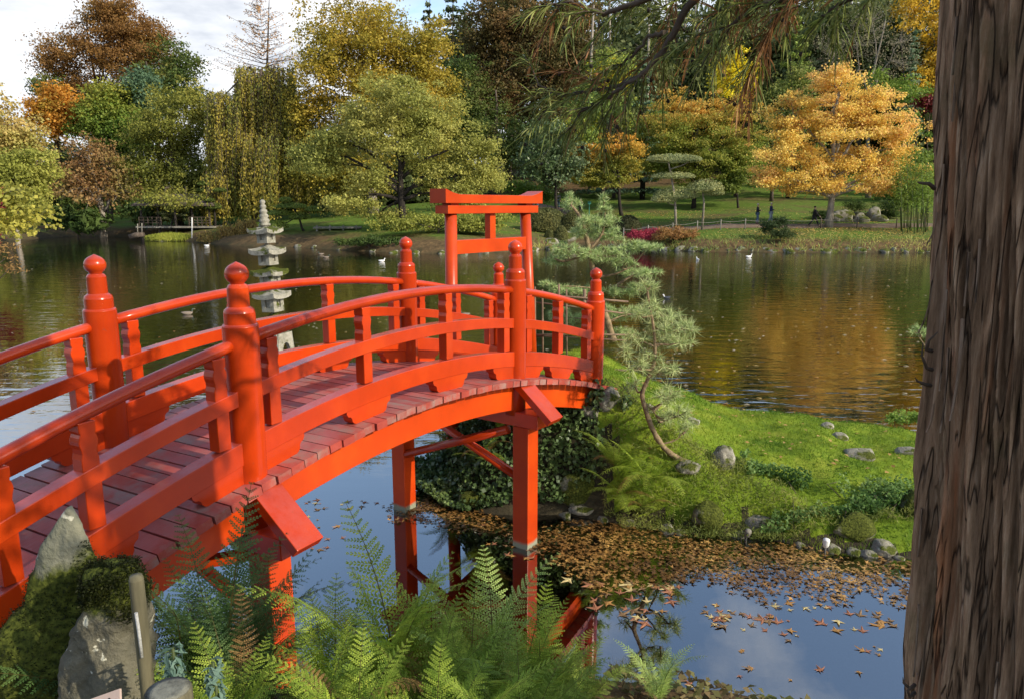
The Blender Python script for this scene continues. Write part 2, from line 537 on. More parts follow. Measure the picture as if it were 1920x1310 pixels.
def water_mat():
    m, nt, out = mat_new('pond_water')
    g = N(nt, 'ShaderNodeNewGeometry')
    mp = N(nt, 'ShaderNodeMapping'); mp.inputs['Scale'].default_value = (0.55, 1.5, 1)
    nt.links.new(g.outputs['Position'], mp.inputs[0])
    n1 = N(nt, 'ShaderNodeTexNoise', i_Scale=2.2, i_Detail=3.0, i_Roughness=0.5, i_Distortion=0.3)
    nt.links.new(mp.outputs[0], n1.inputs['Vector'])
    # wind ruffles the open pond, the sheltered cove between bank and island is calm
    sp = N(nt, 'ShaderNodeSeparateXYZ'); nt.links.new(g.outputs['Position'], sp.inputs[0])
    mr = N(nt, 'ShaderNodeMapRange'); mr.inputs[1].default_value = 8.5; mr.inputs[2].default_value = 13.0
    mr.inputs[3].default_value = 0.010; mr.inputs[4].default_value = 0.30
    mx_ = N(nt, 'ShaderNodeMath', operation='MULTIPLY_ADD', i_1=-0.9); nt.links.new(sp.outputs[0], mx_.inputs[0]); nt.links.new(sp.outputs[1], mx_.inputs[2])
    mxx = N(nt, 'ShaderNodeMath', operation='MAXIMUM'); nt.links.new(mx_.outputs[0], mxx.inputs[0]); nt.links.new(sp.outputs[1], mxx.inputs[1])
    nt.links.new(sp.outputs[1], mr.inputs[0])
    n3 = N(nt, 'ShaderNodeTexNoise', i_Scale=0.09, i_Detail=2.0); nt.links.new(g.outputs['Position'], n3.inputs['Vector'])
    r3 = N(nt, 'ShaderNodeMapRange'); r3.inputs[1].default_value = 0.35; r3.inputs[2].default_value = 0.65; r3.inputs[3].default_value = 0.5; r3.inputs[4].default_value = 1.2
    nt.links.new(n3.outputs[0], r3.inputs[0])
    ml = N(nt, 'ShaderNodeMath', operation='MULTIPLY'); nt.links.new(mr.outputs[0], ml.inputs[0]); nt.links.new(r3.outputs[0], ml.inputs[1])
    b = N(nt, 'ShaderNodeBump', i_Distance=0.06)
    nt.links.new(ml.outputs[0], b.inputs['Strength']); nt.links.new(n1.outputs[0], b.inputs['Height'])
    gl = N(nt, 'ShaderNodeBsdfGlossy', i_Roughness=0.015)
    nt.links.new(b.outputs[0], gl.inputs['Normal'])
    tr = N(nt, 'ShaderNodeBsdfTransparent'); tr.inputs[0].default_value = (0.66, 0.62, 0.42, 1)
    fr = N(nt, 'ShaderNodeFresnel', i_IOR=2.0); nt.links.new(b.outputs[0], fr.inputs['Normal'])
    mu = N(nt, 'ShaderNodeMath', operation='MULTIPLY_ADD', i_1=0.75, i_2=0.33, use_clamp=True); nt.links.new(fr.outputs[0], mu.inputs[0])
    mx = N(nt, 'ShaderNodeMixShader')
    nt.links.new(mu.outputs[0], mx.inputs[0]); nt.links.new(tr.outputs[0], mx.inputs[1]); nt.links.new(gl.outputs[0], mx.inputs[2])
    nt.links.new(mx.outputs[0], out.inputs[0])
    return m


WATER = water_mat()

# ------------------------------------------------------------------ terrain
far_uv = [(1740, 474), (1500, 474), (1300, 472), (1180, 466), (1060, 464), (1000, 470), (850, 477), (760, 475), (650, 470), (560, 464), (470, 463), (380, 456), (280, 446), (120, 442), (0, 455)]
near_pts = [(-60, 12), (-30, 3), (-14, 0.5), (-6, 1.4), (-3.4, 2.3), (-2.4, 3.2), (-1.35, 3.85), (0, 3.95), (1.0, 3.85), (2.0, 3.45), (4, 2.8), (8, 3), (14, 6), (24, 14), (36, 28), (40, 45)]
POND = np.array([list(p) for p in near_pts] + [list(at(u, v, z=0)[:2]) for u, v in far_uv] + [(-62, 52)])


def sdf(poly, x, y):
    """signed distance, negative inside"""
    P = np.stack([x, y], -1)
    n = len(poly)
    d = np.full(x.shape, 1e9)
    inside = np.zeros(x.shape, bool)
    for i in range(n):
        a = poly[i]; b = poly[(i + 1) % n]
        e = b - a
        w = P - a
        t = np.clip((w @ e) / (e @ e), 0, 1)
        d = np.minimum(d, np.linalg.norm(w - t[..., None] * e, axis=-1))
        c = (a[1] > P[..., 1]) != (b[1] > P[..., 1])
        xi = (b[0] - a[0]) * (P[..., 1] - a[1]) / (b[1] - a[1] + 1e-12) + a[0]
        inside ^= c & (P[..., 0] < xi)
    return np.where(inside, -d, d)


def ground_h(x, y):
    x = np.atleast_1d(np.asarray(x, float)); y = np.atleast_1d(np.asarray(y, float))
    d = sdf(POND, x, y)
    far = 0.75 * (1 - np.exp(-np.maximum(d, 0) / 0.9)) + 0.105 * np.clip(d, 0, 60) + 0.16 * np.clip(d - 38, 0, 200) * smooth01((x + 25) / 40)
    near = 1.0 * smooth01(d / 0.6) + 0.6 * smooth01((d - 0.4) / 2.2)
    wn = smooth01((22 - y) / 10) * smooth01((30 - np.abs(x)) / 12)
    h = far * (1 - wn) + near * wn
    h = h + (fbm(np.stack([x * 0.25, y * 0.25, x * 0], -1), 3) - 0.5) * 0.25 * smooth01(d / 3) * (1 - 0.6 * wn)
    return np.where(d < 0, np.maximum(-0.75, d * 0.55 - 0.03), h), d


def gz(x, y):
    return float(ground_h(x, y)[0][0])


def axis(lo, hi, segs):
    out = [lo]
    for a, b, st in segs:
        x = max(a, lo)
        while x < b - 1e-6:
            out.append(x); x += st
    out.append(hi)
    return np.unique(np.round(out, 3))


gx = axis(-700, 700, [(-700, -120, 40), (-120, -40, 4), (-40, -8, 1.0), (-8, 7, 0.2), (7, 40, 1.0), (40, 120, 4), (120, 700, 40)])
gy = axis(-200, 1200, [(-200, -20, 30), (-20, -2, 2), (-2, 6, 0.2), (6, 40, 1.5), (40, 100, 0.7), (100, 180, 3), (180, 1200, 60)])
GX, GY = np.meshgrid(gx, gy, indexing='ij')
gh, gd = ground_h(GX.ravel(), GY.ravel())
lit = np.clip(0.30 + 0.5 * np.exp(-np.maximum(gd, 0) / 3.0), 0, 1)
lit = np.where(GY.ravel() < 12, 0.95, lit)
xx = GX.ravel(); yy = GY.ravel()
lit = np.where((yy > 45) & (xx > 6) & (xx < 40) & (gd > 2), 0.38, lit)
lit = np.where((yy > 100), 0.8, lit)
bot = (gd < 0.05).astype(float)
nx, ny = len(gx), len(gy)
ii, jj = np.meshgrid(np.arange(nx - 1), np.arange(ny - 1), indexing='ij')
a0 = (ii * ny + jj).ravel()
GF = np.stack([a0, a0 + ny, a0 + ny + 1, a0 + 1], -1)
ground = put('ground', big_mesh('ground', np.stack([xx, yy, gh], -1), GF, np.stack([lit, bot, lit * 0], -1), True), None, GROUND)
tag(ground, 'grassy ground and leaf-strewn banks round the pond', kind='structure')

w = MB(); w.add([(-68, -3, 0), (46, -3, 0), (46, 92, 0), (-68, 92, 0)], [(0, 1, 2, 3)])
water = w.build('pond_water', WATER)
tag(water, 'dark pond water reflecting trees and sky', kind='structure')

# ---- island lawn
ISL = np.array([at(u, v, z=0)[:2] for u, v in [(792, 905), (850, 945), (900, 962), (975, 968), (1050, 965), (1160, 982), (1240, 990), (1310, 1003), (1420, 1006), (1530, 1032), (1640, 1040), (1720, 1050)]] +
               [np.array(p) for p in [(5.6, 6.9), (8.0, 7.4), (9.5, 8.6), (9, 9.6), (7.2, 9.9), (5.6, 10.35), (4.3, 10.8), (3.0, 11.1), (1.9, 11.35), (0.8, 11.4), (-0.3, 10.7), (-1.1, 9.8)]])


def isl_h(x, y):
    x = np.atleast_1d(np.asarray(x, float)); y = np.atleast_1d(np.asarray(y, float))
    d = -sdf(ISL, x, y)
    top = 0.48 + 0.80 * np.exp(-((x - 0.75) / 1.45) ** 2) - 0.16 * smooth01((x - 3.4) / 2.5)
    # the near bank falls away gently on the right, steeply beside the bridge
    soft = smooth01((x - 1.3) / 1.2)
    front = smooth01((9.4 - y) / 2.2)
    b_st = smooth01(d / 0.62)
    b_so = 0.45 * smooth01(d / 0.3) + 0.55 * smooth01(d / 2.0)
    prof = b_st * (1 - soft * front) + b_so * soft * front
    back = smooth01(d / 0.9)
    h = top * np.where(y > 9.4, np.minimum(back, 1), prof)
    h = h + (fbm(np.stack([x * 1.6, y * 1.6, x * 0], -1), 3, 5) - 0.5) * 0.22 * smooth01(d / 0.5)
    return np.where(d < 0, np.maximum(-0.6, -0.9 * -d - 0.02), h), d


def iz(x, y):
    return float(isl_h(x, y)[0][0])


ix = np.arange(-1.9, 10.2, 0.075); iy = np.arange(6.2, 12.2, 0.075)
IX, IY = np.meshgrid(ix, iy, indexing='ij')
ih, idd = isl_h(IX.ravel(), IY.ravel())
nx, ny = len(ix), len(iy)
ii, jj = np.meshgrid(np.arange(nx - 1), np.arange(ny - 1), indexing='ij')
a0 = (ii * ny + jj).ravel()
IF = np.stack([a0, a0 + ny, a0 + ny + 1, a0 + 1], -1)
keep = (idd[IF] > -0.25).any(1)
isl_me = big_mesh('island_lawn', np.stack([IX.ravel(), IY.ravel(), ih], -1), IF[keep], None, True)
SOIL = noise_mat('bank_soil', [(0.3, (0.018, 0.014, 0.008)), (0.7, (0.06, 0.05, 0.025))], 5, 0.95, 0.7, bscale=20)
isl_me.materials.append(LAWN); isl_me.materials.append(SOIL)
ctr = np.stack([IX.ravel(), IY.ravel(), ih], -1)[IF[keep]].mean(1)
_, dctr = isl_h(ctr[:, 0], ctr[:, 1])
lim = np.where((ctr[:, 0] + 1.2 * (fbm(ctr * 4, 3, 31) - 0.5) < 1.05) & (ctr[:, 1] < 9.2), 0.55, 0.04 + 0.16 * fbm(ctr * 5, 2, 33))
isl_me.polygons.foreach_set('material_index', (dctr < lim).astype(np.int32))
isl = put('island_lawn', isl_me)
tag(isl, 'bright green grassy island at the far end of the red bridge', kind='structure')

# grass blades on the island
n = 84000
P = np.stack([RNG.uniform(-0.8, 7.0, n), RNG.uniform(6.6, 11.5, n)], -1)
h, d = isl_h(P[:, 0], P[:, 1])
k = (d > np.where((P[:, 0] < 1.4) & (P[:, 1] < 9.2), 0.55, 0.02)) & (RNG.random(n) < 1.0)
P, h, d = P[k], h[k], d[k]
n = len(P)
hh = RNG.uniform(0.015, 0.045, n) * (1 + 1.2 * np.exp(-d / 0.15))
an = RNG.uniform(0, 2 * PI, n); wd = RNG.uniform(0.003, 0.006, n)
B = np.stack([P[:, 0], P[:, 1], h - 0.004], -1)
off = np.stack([np.cos(an) * wd, np.sin(an) * wd, an * 0], -1)
tip = B + np.stack([RNG.normal(0, 0.018, n), RNG.normal(0, 0.018, n), hh], -1)
V = np.stack([B - off, B + off, tip], 1).reshape(-1, 3)
t = fbm(np.stack([P[:, 0] * 1.3, P[:, 1] * 1.3, P[:, 0] * 0], -1), 3, 9)[:, None]
t = np.clip((t - 0.5) * 2.2 + 0.5, 0, 1)
c = (1 - t) * np.array([0.09, 0.18, 0.012]) + t * np.array([0.31, 0.37, 0.035])
c = c * RNG.uniform(0.7, 1.3, (n, 1))
gme = big_mesh('grass', V, np.arange(3 * n).reshape(-1, 3), np.repeat(c, 3, 0))
tag(put('grass', gme, None, LEAF), 'short green grass blades covering the island', kind='stuff')


# ------------------------------------------------------------------ red bridge
Na = [(-1.617, 4.304), (0.05, 6.93), (1.04, 8.197)]
Fa = [(-2.78, 5.0), (-1.115, 7.72), (-0.10, 8.851)]
S1, S2 = 3.15, 4.713
BW = 1.37
_c0 = np.array([-2.199, 4.652]); _A = np.array([0.4915, 0.876]); _B = np.array([0.0119, -0.0086])


def bc(s):
    return _c0 + _A * s + (_B * s * s if s > 0 else 0)


def btan(s):
    t = _A + 2 * _B * max(s, 0)
    return t / np.linalg.norm(t)


def bz(s):
    return 1.68 + 0.157 * s - 0.0488 * s * s


def bslope(s):
    return 0.157 - 0.0976 * s


def bp(s, n, h=0.0):
    """n > 0 toward the camera's side; h above the deck"""
    t = btan(s)
    c = bc(s) + np.array([t[1], -t[0]]) * n
    return np.array([c[0], c[1], bz(s) + h])


def bframe(s, n, h=0.0, tilt=False):
    t = btan(s)
    X = Vector((t[0], t[1], 0)); Y = Vector((-t[1], t[0], 0)); Z = Vector((0, 0, 1))
    if tilt:
        X = Vector((t[0], t[1], bslope(s))).normalized(); Z = X.cross(Y).normalized()
    p = bp(s, n, h)
    return Matrix(((X.x, Y.x, Z.x, p[0]), (X.y, Y.y, Z.y, p[1]), (X.z, Y.z, Z.z, p[2]), (0, 0, 0, 1)))


def sweep(sa, sb, n, h, section, segs=14, smooth=False):
    """section: (dn, dz) polygon, swept along the arch"""
    m = MB(); V = []; k = len(section)
    for i in range(segs + 1):
        s = sa + (sb - sa) * i / segs
        for dn, dz in section:
            V.append(bp(s, n + dn, h + dz))
    F = [tuple(range(k)), tuple(reversed(range(segs * k, segs * k + k)))]
    sm = [False, False]
    for i in range(segs):
        for j in range(k):
            j2 = (j + 1) % k
            F.append((i * k + j2, i * k + j, (i + 1) * k + j, (i + 1) * k + j2)); sm.append(smooth)
    m.add(V, F); m.sm = sm
    return m


bridge = thing('arched_bridge', 'glossy red arched wooden footbridge with round posts crossing to the island', 'bridge', (bc(0)[0], bc(0)[1], 0))

# planks: one object each, sharing a few meshes
pl_meshes = []
PW, PT = 0.1175, 0.052
for q in range(4):
    m = MB(); m.box((0, 0, -PT / 2), (PW - 0.009, BW + 0.33 + (q - 1.5) * 0.008, PT))
    me = m.mesh('plank'); me.materials.append(RED_DECK); pl_meshes.append(me)
s = -2.0
k = 0
while s < S2 + 0.30:
    o = bpy.data.objects.new('plank', pl_meshes[random.randrange(4)])
    COL.objects.link(o); o.parent = bridge; o.matrix_parent_inverse = bridge.matrix_basis.inverted()
    M = bframe(s, random.uniform(-0.006, 0.006), random.uniform(-0.002, 0.002), True)
    o.matrix_basis = M @ Matrix.Rotation(random.uniform(-0.004, 0.004), 4, 'Z')
    s += PW; k += 1

# girders
for sd in (1, -1):
    sec = [(-0.06, -0.31), (0.06, -0.31), (0.06, -PT - 0.002), (-0.06, -PT - 0.002)]
    sweep(-2.1, S2 + 0.22, sd * (BW / 2 - 0.02), 0, sec, 40).build('girder', RED_GIRD, bridge, 0.006)

# posts
body = [(0.100, -0.35), (0.100, 0.0), (0.104, 0.86), (0.104, 0.93), (0.104, 0.93), (0.099, 0.942), (0.090, 0.944), (0.090, 0.944), (0.090, 1.01), (0.090, 1.01), (0.085, 1.028), (0.063, 1.045), (0.063, 1.045), (0.061, 1.155), (0.061, 1.155), (0.052, 1.172), (0.040, 1.178)]
ball = [(0.038, 1.172), (0.042, 1.185), (0.056, 1.198), (0.066, 1.215), (0.069, 1.232), (0.067, 1.25), (0.059, 1.268), (0.045, 1.283), (0.028, 1.293), (0.012, 1.301), (0.002, 1.306)]
pb = MB(); pb.lathe(body, 32); post_me = pb.mesh('post'); post_me.materials.append(RED)
fb = MB(); fb.lathe(ball, 32); fin_me = fb.mesh('finial'); fin_me.materials.append(RED)
pb2 = MB(); pb2.lathe([(r, z if z >= 0 else -0.12) for r, z in body], 32); post_me2 = pb2.mesh('post'); post_me2.materials.append(RED)
for s, me in ((-1.6, post_me2), (0, post_me), (S1, post_me), (S2, post_me2)):
    for sd in (1, -1):
        o = bpy.data.objects.new('post', me); COL.objects.link(o)
        o.parent = bridge; o.matrix_parent_inverse = bridge.matrix_basis.inverted()
        p = bp(s, sd * BW / 2, 0)
        o.matrix_basis = Matrix.Translation(Vector(p)) @ Matrix.Rotation(random.uniform(0, 6), 4, 'Z')
        f = bpy.data.objects.new('finial', fin_me); COL.objects.link(f); f.parent = o

# rails, balusters, feet
H_TOP, H_MID, H_BOT = 0.835, 0.525, 0.185
top_sec = [(0.044 * math.cos(a) * (1.0 if math.sin(a) < 0 else 1.0), 0.037 * math.sin(a)) for a in [2 * PI * q / 14 for q in range(14)]]


def rect(w_, h_):
    return [(-w_ / 2, -h_ / 2), (w_ / 2, -h_ / 2), (w_ / 2, h_ / 2), (-w_ / 2, h_ / 2)]


spans = [(-1.6, 0, [-1.38, -0.98, -0.20]), (0, S1, [0.20, 1.08, 2.08, S1 - 0.20]), (S1, S2, [S1 + 0.19, (S1 + S2) / 2, S2 - 0.19])]
b_top = H_TOP - 0.03
bal_poly = []
for x, z in [(0.044, 0.26), (0.044, b_top - 0.185), (0.037, b_top - 0.158), (0.040, b_top - 0.135), (0.047, b_top - 0.112), (0.048, b_top - 0.095), (0.043, b_top - 0.075), (0.036, b_top - 0.060), (0.042, b_top - 0.045), (0.043, b_top)]:
    bal_poly.append((x, z))
bal_poly = bal_poly + [(-x, z) for x, z in reversed(bal_poly)]
bm_ = MB(); bm_.prism(bal_poly, 0.082, Matrix.Identity(4)); bal_me = bm_.mesh('baluster'); bal_me.materials.append(RED)
foot_poly = [(-0.235, 0.118), (-0.235, 0.092), (-0.222, 0.070), (-0.20, 0.062), (-0.188, 0.050), (-0.183, 0.026), (-0.168, 0.008), (-0.148, 0.0), (0.148, 0.0), (0.168, 0.008), (0.183, 0.026), (0.188, 0.050), (0.20, 0.062), (0.222, 0.070), (0.235, 0.092), (0.235, 0.118)]
fm_ = MB(); fm_.prism(foot_poly, 0.085, Matrix.Identity(4)); foot_me = fm_.mesh('foot'); foot_me.materials.append(RED)
for sa, sb, bals in spans:
    for sd in (1, -1):
        n_ = sd * BW / 2
        sweep(sa + 0.07, sb - 0.07, n_, H_TOP, top_sec, 18, True).build('top_rail', RED, bridge)
        sweep(sa + 0.085, sb - 0.085, n_, H_MID, rect(0.094, 0.092), 18).build('middle_rail', RED, bridge, 0.004)
        sweep(sa + 0.085, sb - 0.085, n_, H_BOT, rect(0.10, 0.14), 18).build('bottom_rail', RED, bridge, 0.004)
        for s in bals:
            o = bpy.data.objects.new('baluster', bal_me); COL.objects.link(o); o.parent = bridge
            o.matrix_parent_inverse = bridge.matrix_basis.inverted()
            o.matrix_basis = bframe(s, n_, 0)
            bv = o.modifiers.new('bevel', 'BEVEL'); bv.width = 0.004; bv.segments = 2; bv.limit_method = 'ANGLE'; bv.angle_limit = R(50)
            o2 = bpy.data.objects.new('foot', foot_me); COL.objects.link(o2); o2.parent = bridge
            o2.matrix_parent_inverse = bridge.matrix_basis.inverted()
            o2.matrix_basis = bframe(s, n_, 0, True)

# pier trestles
for s in (0.0, S1):
    zt = bz(s) - 0.31
    F0 = bframe(s, 0, 0); F0[2][3] = 0
    c = MB(); c.box((0, 0, zt - 0.072), (0.17, BW + 0.62, 0.14), F0); c.build('cap_beam', RED, bridge, 0.006)
    for sd in (1, -1):
        q = MB(); q.box((0, -sd * (BW / 2 + 0.12), (zt - 0.144 - 0.7) / 2), (0.178, 0.178, zt - 0.144 + 0.7), F0)
        q.build('pier', RED_PIER, bridge, 0.006)
        # slanted cover board at each cap end
        L = 0.40
        za_, zb_ = bz(s) - PT - 0.01, zt - 0.03
        ya, yb = BW / 2 + 0.10, BW / 2 + 0.43
        ang = math.atan2(zb_ - za_, yb - ya)
        M = F0 @ Matrix.Translation(Vector((0, -sd * (ya + yb) / 2, (za_ + zb_) / 2))) @ Matrix.Rotation(-sd * ang, 4, 'X')
        q = MB(); q.box((0, 0, 0), (0.215, math.hypot(yb - ya, zb_ - za_) + 0.06, 0.068), M)
        q.build('cover_board', RED, bridge, 0.005)
        # diagonal brace
        y0_, y1_ = -sd * (BW / 2 + 0.05), sd * (BW / 2 - 0.05)
        m = MB(); m.tube([F0 @ Vector((sd * 0.046, y0_, 0.66)), F0 @ Vector((sd * 0.046, y1_, zt - 0.20))], 0.044, 10)
        m.build('cross_brace', RED, bridge)

# ------------------------------------------------------------------ torii gate
TL = np.array([-0.70, 8.62]); TR = np.array([0.17, 9.72])
td = (TR - TL); tlen = np.linalg.norm(td); td = td / tlen
torii = thing('torii_gate', 'bright red torii gate standing behind the far end of the bridge', 'gate', (*((TL + TR) / 2), 1.0))
TM = Matrix(((td[0], -td[1], 0, TL[0]), (td[1], td[0], 0, TL[1]), (0, 0, 1, 0), (0, 0, 0, 1)))
for x0, x1, ztop, zb in ((0.0, -0.03, 3.22, 0.5), (tlen, tlen + 0.20, 3.22, 0.7)):
    m = MB(); m.tube([TM @ Vector((x1, 0, zb)), TM @ Vector((x0, 0, ztop))], [0.076, 0.070], 24); m.build('leg', RED_GIRD, torii)
ov = 0.21
def kas(zb, th, lift, ov, depth):
    P_ = []
    xs = np.linspace(-ov, tlen + ov, 25)
    mid = tlen / 2; half = tlen / 2 + ov
    top = []
    for x in xs:
        e = max(0, (abs(x - mid) / half - 0.72) / 0.28)
        top.append((x, zb + th + lift * e ** 1.6))
    botl = [(x, zb) for x in xs]
    return botl + list(reversed(top))
m = MB(); m.prism(kas(3.335, 0.098, 0.062, ov, 0.25), 0.25, TM); m.build('top_lintel', RED_GIRD, torii, 0.004)
m = MB(); m.prism(kas(3.218, 0.092, 0.0, ov - 0.06, 0.2), 0.20, TM); m.build('second_lintel', RED_GIRD, torii, 0.004)
for x in (0.0, tlen):
    m = MB(); m.box((x, 0, 3.3225), (0.13, 0.14, 0.025), TM); m.build('spacer_block', RED_GIRD, torii)
m = MB(); m.box((tlen / 2, 0, 2.835), (tlen - 0.08, 0.095, 0.16), TM); m.build('tie_beam', RED_GIRD, torii, 0.004)
m = MB(); m.box((tlen / 2, 0, 3.066), (0.105, 0.085, 0.302), TM); m.build('center_strut', RED_GIRD, torii, 0.004)

# ------------------------------------------------------------------ stone pagoda lantern
LB = at(521, 668, z=0.0)
lant = thing('stone_lantern', 'tall pale stone pagoda lantern with tiered roofs standing in the pond', 'lantern', LB)
px = pxm(LB[1]) * 1.0
LM = Matrix.Translation(Vector(LB)) @ Matrix.Rotation(R(-2.2), 4, 'Y') @ Matrix.Rotation(R(-22), 4, 'Z') @ Matrix.Diagonal(Vector((0.78, 0.78, 1, 1)))


def lz(v):
    return float(at(500, v, Y=LB[1])[2])


def roof(zb, zt, half, top, lift, name='roof', mat=LANTERN):
    """square tiled roof with upturned corners and a sagging slope"""
    m = MB(); g = 12; V = []; F = []
    for i in range(g + 1):
        for j in range(g + 1):
            x, y = (i / g * 2 - 1), (j / g * 2 - 1)
            r_ = max(abs(x), abs(y)); cornr = min(abs(x), abs(y)) / max(r_, 1e-6)
            z = zt - (zt - zb) * (r_ ** 0.62) + lift * (cornr ** 3) * r_ ** 3
            V.append((x * half, y * half, z))
    for i in range(g):
        for j in range(g):
            a = i * (g + 1) + j
            F.append((a, a + g + 1, a + g + 2, a + 1))
    n0 = len(V)
    th = (zt - zb) * 0.5
    for i in range(g + 1):
        for j in range(g + 1):
            v = V[i * (g + 1) + j]; r_ = max(abs(v[0]), abs(v[1])) / half
            V.append((v[0], v[1], zb - th + (v[2] - zb) * (0.9 if r_ > 0.95 else 0.2)))
    for i in range(g):
        for j in range(g):
            a = n0 + i * (g + 1) + j
            F.append((a + 1, a + g + 2, a + g + 1, a))
    rim = [i * (g + 1) for i in range(g)] + [g * (g + 1) + j for j in range(g)] + [i * (g + 1) + g for i in range(g, 0, -1)] + list(range(g, 0, -1))
    for q in range(len(rim)):
        a, b = rim[q], rim[(q + 1) % len(rim)]
        F.append((b, a, n0 + a, n0 + b))
    V = [LM @ Vector(v) for v in V]
    m.add(V, F); return m.build(name, mat, lant)


zb0 = LB[2]
Z = lambda v: lz(v) - zb0
tiers = [(436, 418, 0.345, 0.285), (474, 454, 0.36, 0.30), (514, 495, 0.37, 0.31), (556, 536, 0.38, 0.33), (606, 582, 0.41, 0.36)]
bodies = [(456, 434, 0.175), (497, 472, 0.19), (538, 512, 0.20), (584, 554, 0.215)]
for vb, vt, half, top in tiers:
    roof(Z(vb) + 0.05, Z(vt), half, top, 0.055, mat=MOSSROCK if vb in (514, 606) else LANTERN)
for q, (vb, vt, half) in enumerate(bodies):
    m = MB(); z0, z1 = Z(vb), Z(vt) + 0.01
    fr = half * 0.42
    # shaft built as four corner strips and rails so that the niches are really recessed
    cz = (z0 + z1) / 2; hh_ = (z1 - z0) / 2 * 0.45
    m.box((0, 0, (z0 + z1) / 2), (half * 1.5, half * 1.5, z1 - z0), LM)
    for ax in range(4):
        RM = LM @ Matrix.Rotation(ax * PI / 2, 4, 'Z')
        d_ = half * 0.86
        w_ = half - fr
        m.box((-(fr + w_ / 2) + 0.002, -d_, cz), (w_, half * 0.30, z1 - z0 - 0.004), RM)
        m.box(((fr + w_ / 2) - 0.002, -d_, cz), (w_, half * 0.30, z1 - z0 - 0.004), RM)
        m.box((0, -d_, (z1 + cz + hh_) / 2), (2 * fr, half * 0.29, z1 - cz - hh_ - 0.004), RM)
        m.box((0, -d_, (z0 + cz - hh_) / 2), (2 * fr, half * 0.29, cz - hh_ - z0 - 0.004), RM)
    m.build('shaft', LANTERN, lant)
m = MB()
prof = []
zt0 = Z(421)
rr = [0.17, 0.185, 0.125, 0.165, 0.15, 0.105, 0.145, 0.13, 0.085, 0.125, 0.11, 0.07, 0.10, 0.09, 0.05, 0.085, 0.08, 0.03]
zs = np.linspace(zt0 - 0.03, Z(374), len(rr))
m.lathe(list(zip([r_ * 0.9 for r_ in rr], zs)), 20, M=LM); m.build('finial', LANTERN, lant)
m = MB(); m.box((0, 0, Z(613)), (0.36, 0.36, Z(602) - Z(628)), LM); m.build('shaft', LANTERN, lant)
# base: four splayed legs with arched openings
zl = Z(626)
arch = [(-0.40, -0.35), (-0.30, zl - 0.02), (-0.30, zl + 0.03), (0.30, zl + 0.03), (0.30, zl - 0.02), (0.40, -0.35), (0.20, -0.35), (0.16, zl * 0.35), (0.10, zl * 0.58), (0.0, zl * 0.66), (-0.10, zl * 0.58), (-0.16, zl * 0.35), (-0.20, -0.35)]
for ax in range(4):
    RM = LM @ Matrix.Rotation(ax * PI / 2 + 0.0, 4, 'Z') @ Matrix.Translation(Vector((0, -0.29 - 0.001 * ax, 0)))
    m = MB(); m.prism(arch, 0.10, RM); m.build('arched_leg', LANTERN, lant)
m = MB(); m.box((0, 0, zl - 0.0), (0.50, 0.50, 0.05), LM); m.build('base_slab', LANTERN, lant)

# ------------------------------------------------------------------ leaves, trees
def rnd_unit(n):
    v = RNG.normal(0, 1, (n, 3))
    return v / np.linalg.norm(v, axis=1, keepdims=True)


def leaf_cloud(C, size, aspect, outw, colors, upb=0.4, rnd=0.9, droop=0.0, jitter=0.25):
    """diamond leaves centred on C (n,3); outw: outward directions; colors (n,3)"""
    n = len(C)
    nrm = outw * 0.55 + np.array([0, 0, upb]) + rnd_unit(n) * rnd
    nrm /= np.linalg.norm(nrm, axis=1, keepdims=True) + 1e-9
    a = np.cross(nrm, rnd_unit(n)); a[:, 2] -= droop
    a /= np.linalg.norm(a, axis=1, keepdims=True) + 1e-9
    b = np.cross(nrm, a); b /= np.linalg.norm(b, axis=1, keepdims=True) + 1e-9
    L = (size * RNG.uniform(1 - jitter, 1 + jitter, n))[:, None] * 0.5
    W = L * aspect
    bend = nrm * L * 0.25
    V = np.stack([C - a * L, C + b * W + bend, C + a * L, C - b * W + bend], 1).reshape(-1, 3)
    F = np.arange(4 * n).reshape(-1, 4)
    return V, F, np.repeat(colors, 4, 0)


LEAF_GAIN = 2.0


def pick_cols(P, palette, seed, scale):
    """mix palette colours by smooth noise over space, plus leaf-to-leaf jitter"""
    k = len(palette)
    pal = np.array(palette, float)
    t = fbm(P * scale + seed * 3.7, 3, seed) * 1.5 - 0.25 + RNG.normal(0, 0.12, len(P))
    t = np.clip(t, 0, 0.999) * (k - 1)
    i = np.floor(t).astype(int); i = np.clip(i, 0, k - 2); f = (t - i)[:, None]
    c = pal[i] * (1 - f) + pal[i + 1] * f
    c = c * RNG.uniform(0.72, 1.28, (len(P), 1))
    return c * LEAF_GAIN / (1 + 0.6 * c)


def crown_points(lobes, nleaf, nclump, crad, flat=0.6, shell=0.45):
    """lobes: list of (centre, radii); returns leaf centres, outward dirs, clump centres"""
    vol = np.array([r[0] * r[2] for c, r in lobes]); vol = vol / vol.sum()
    li = RNG.choice(len(lobes), nclump, p=vol)
    C = np.array([l[0] for l in lobes])[li]; Rr = np.array([l[1] for l in lobes])[li]
    u = rnd_unit(nclump)
    rad = RNG.random(nclump) ** shell
    wisp = RNG.random(nclump) < 0.24
    rad = np.where(wisp, RNG.uniform(0.95, 1.32, nclump), rad)
    cl = C + u * Rr * rad[:, None]
    csz = crad * RNG.uniform(0.5, 1.5, nclump) * np.where(wisp, 0.6, 1.0)
    pr = csz ** 2; pr /= pr.sum()
    ci = RNG.choice(nclump, nleaf, p=pr)
    off = RNG.normal(0, 0.5, (nleaf, 3)) * csz[ci][:, None]
    off[:, 2] *= flat
    P = cl[ci] + off
    ow = P - C[ci]
    ow = ow / Rr[ci]
    ow /= np.linalg.norm(ow, axis=1, keepdims=True) + 1e-9
    return P, ow, cl, li


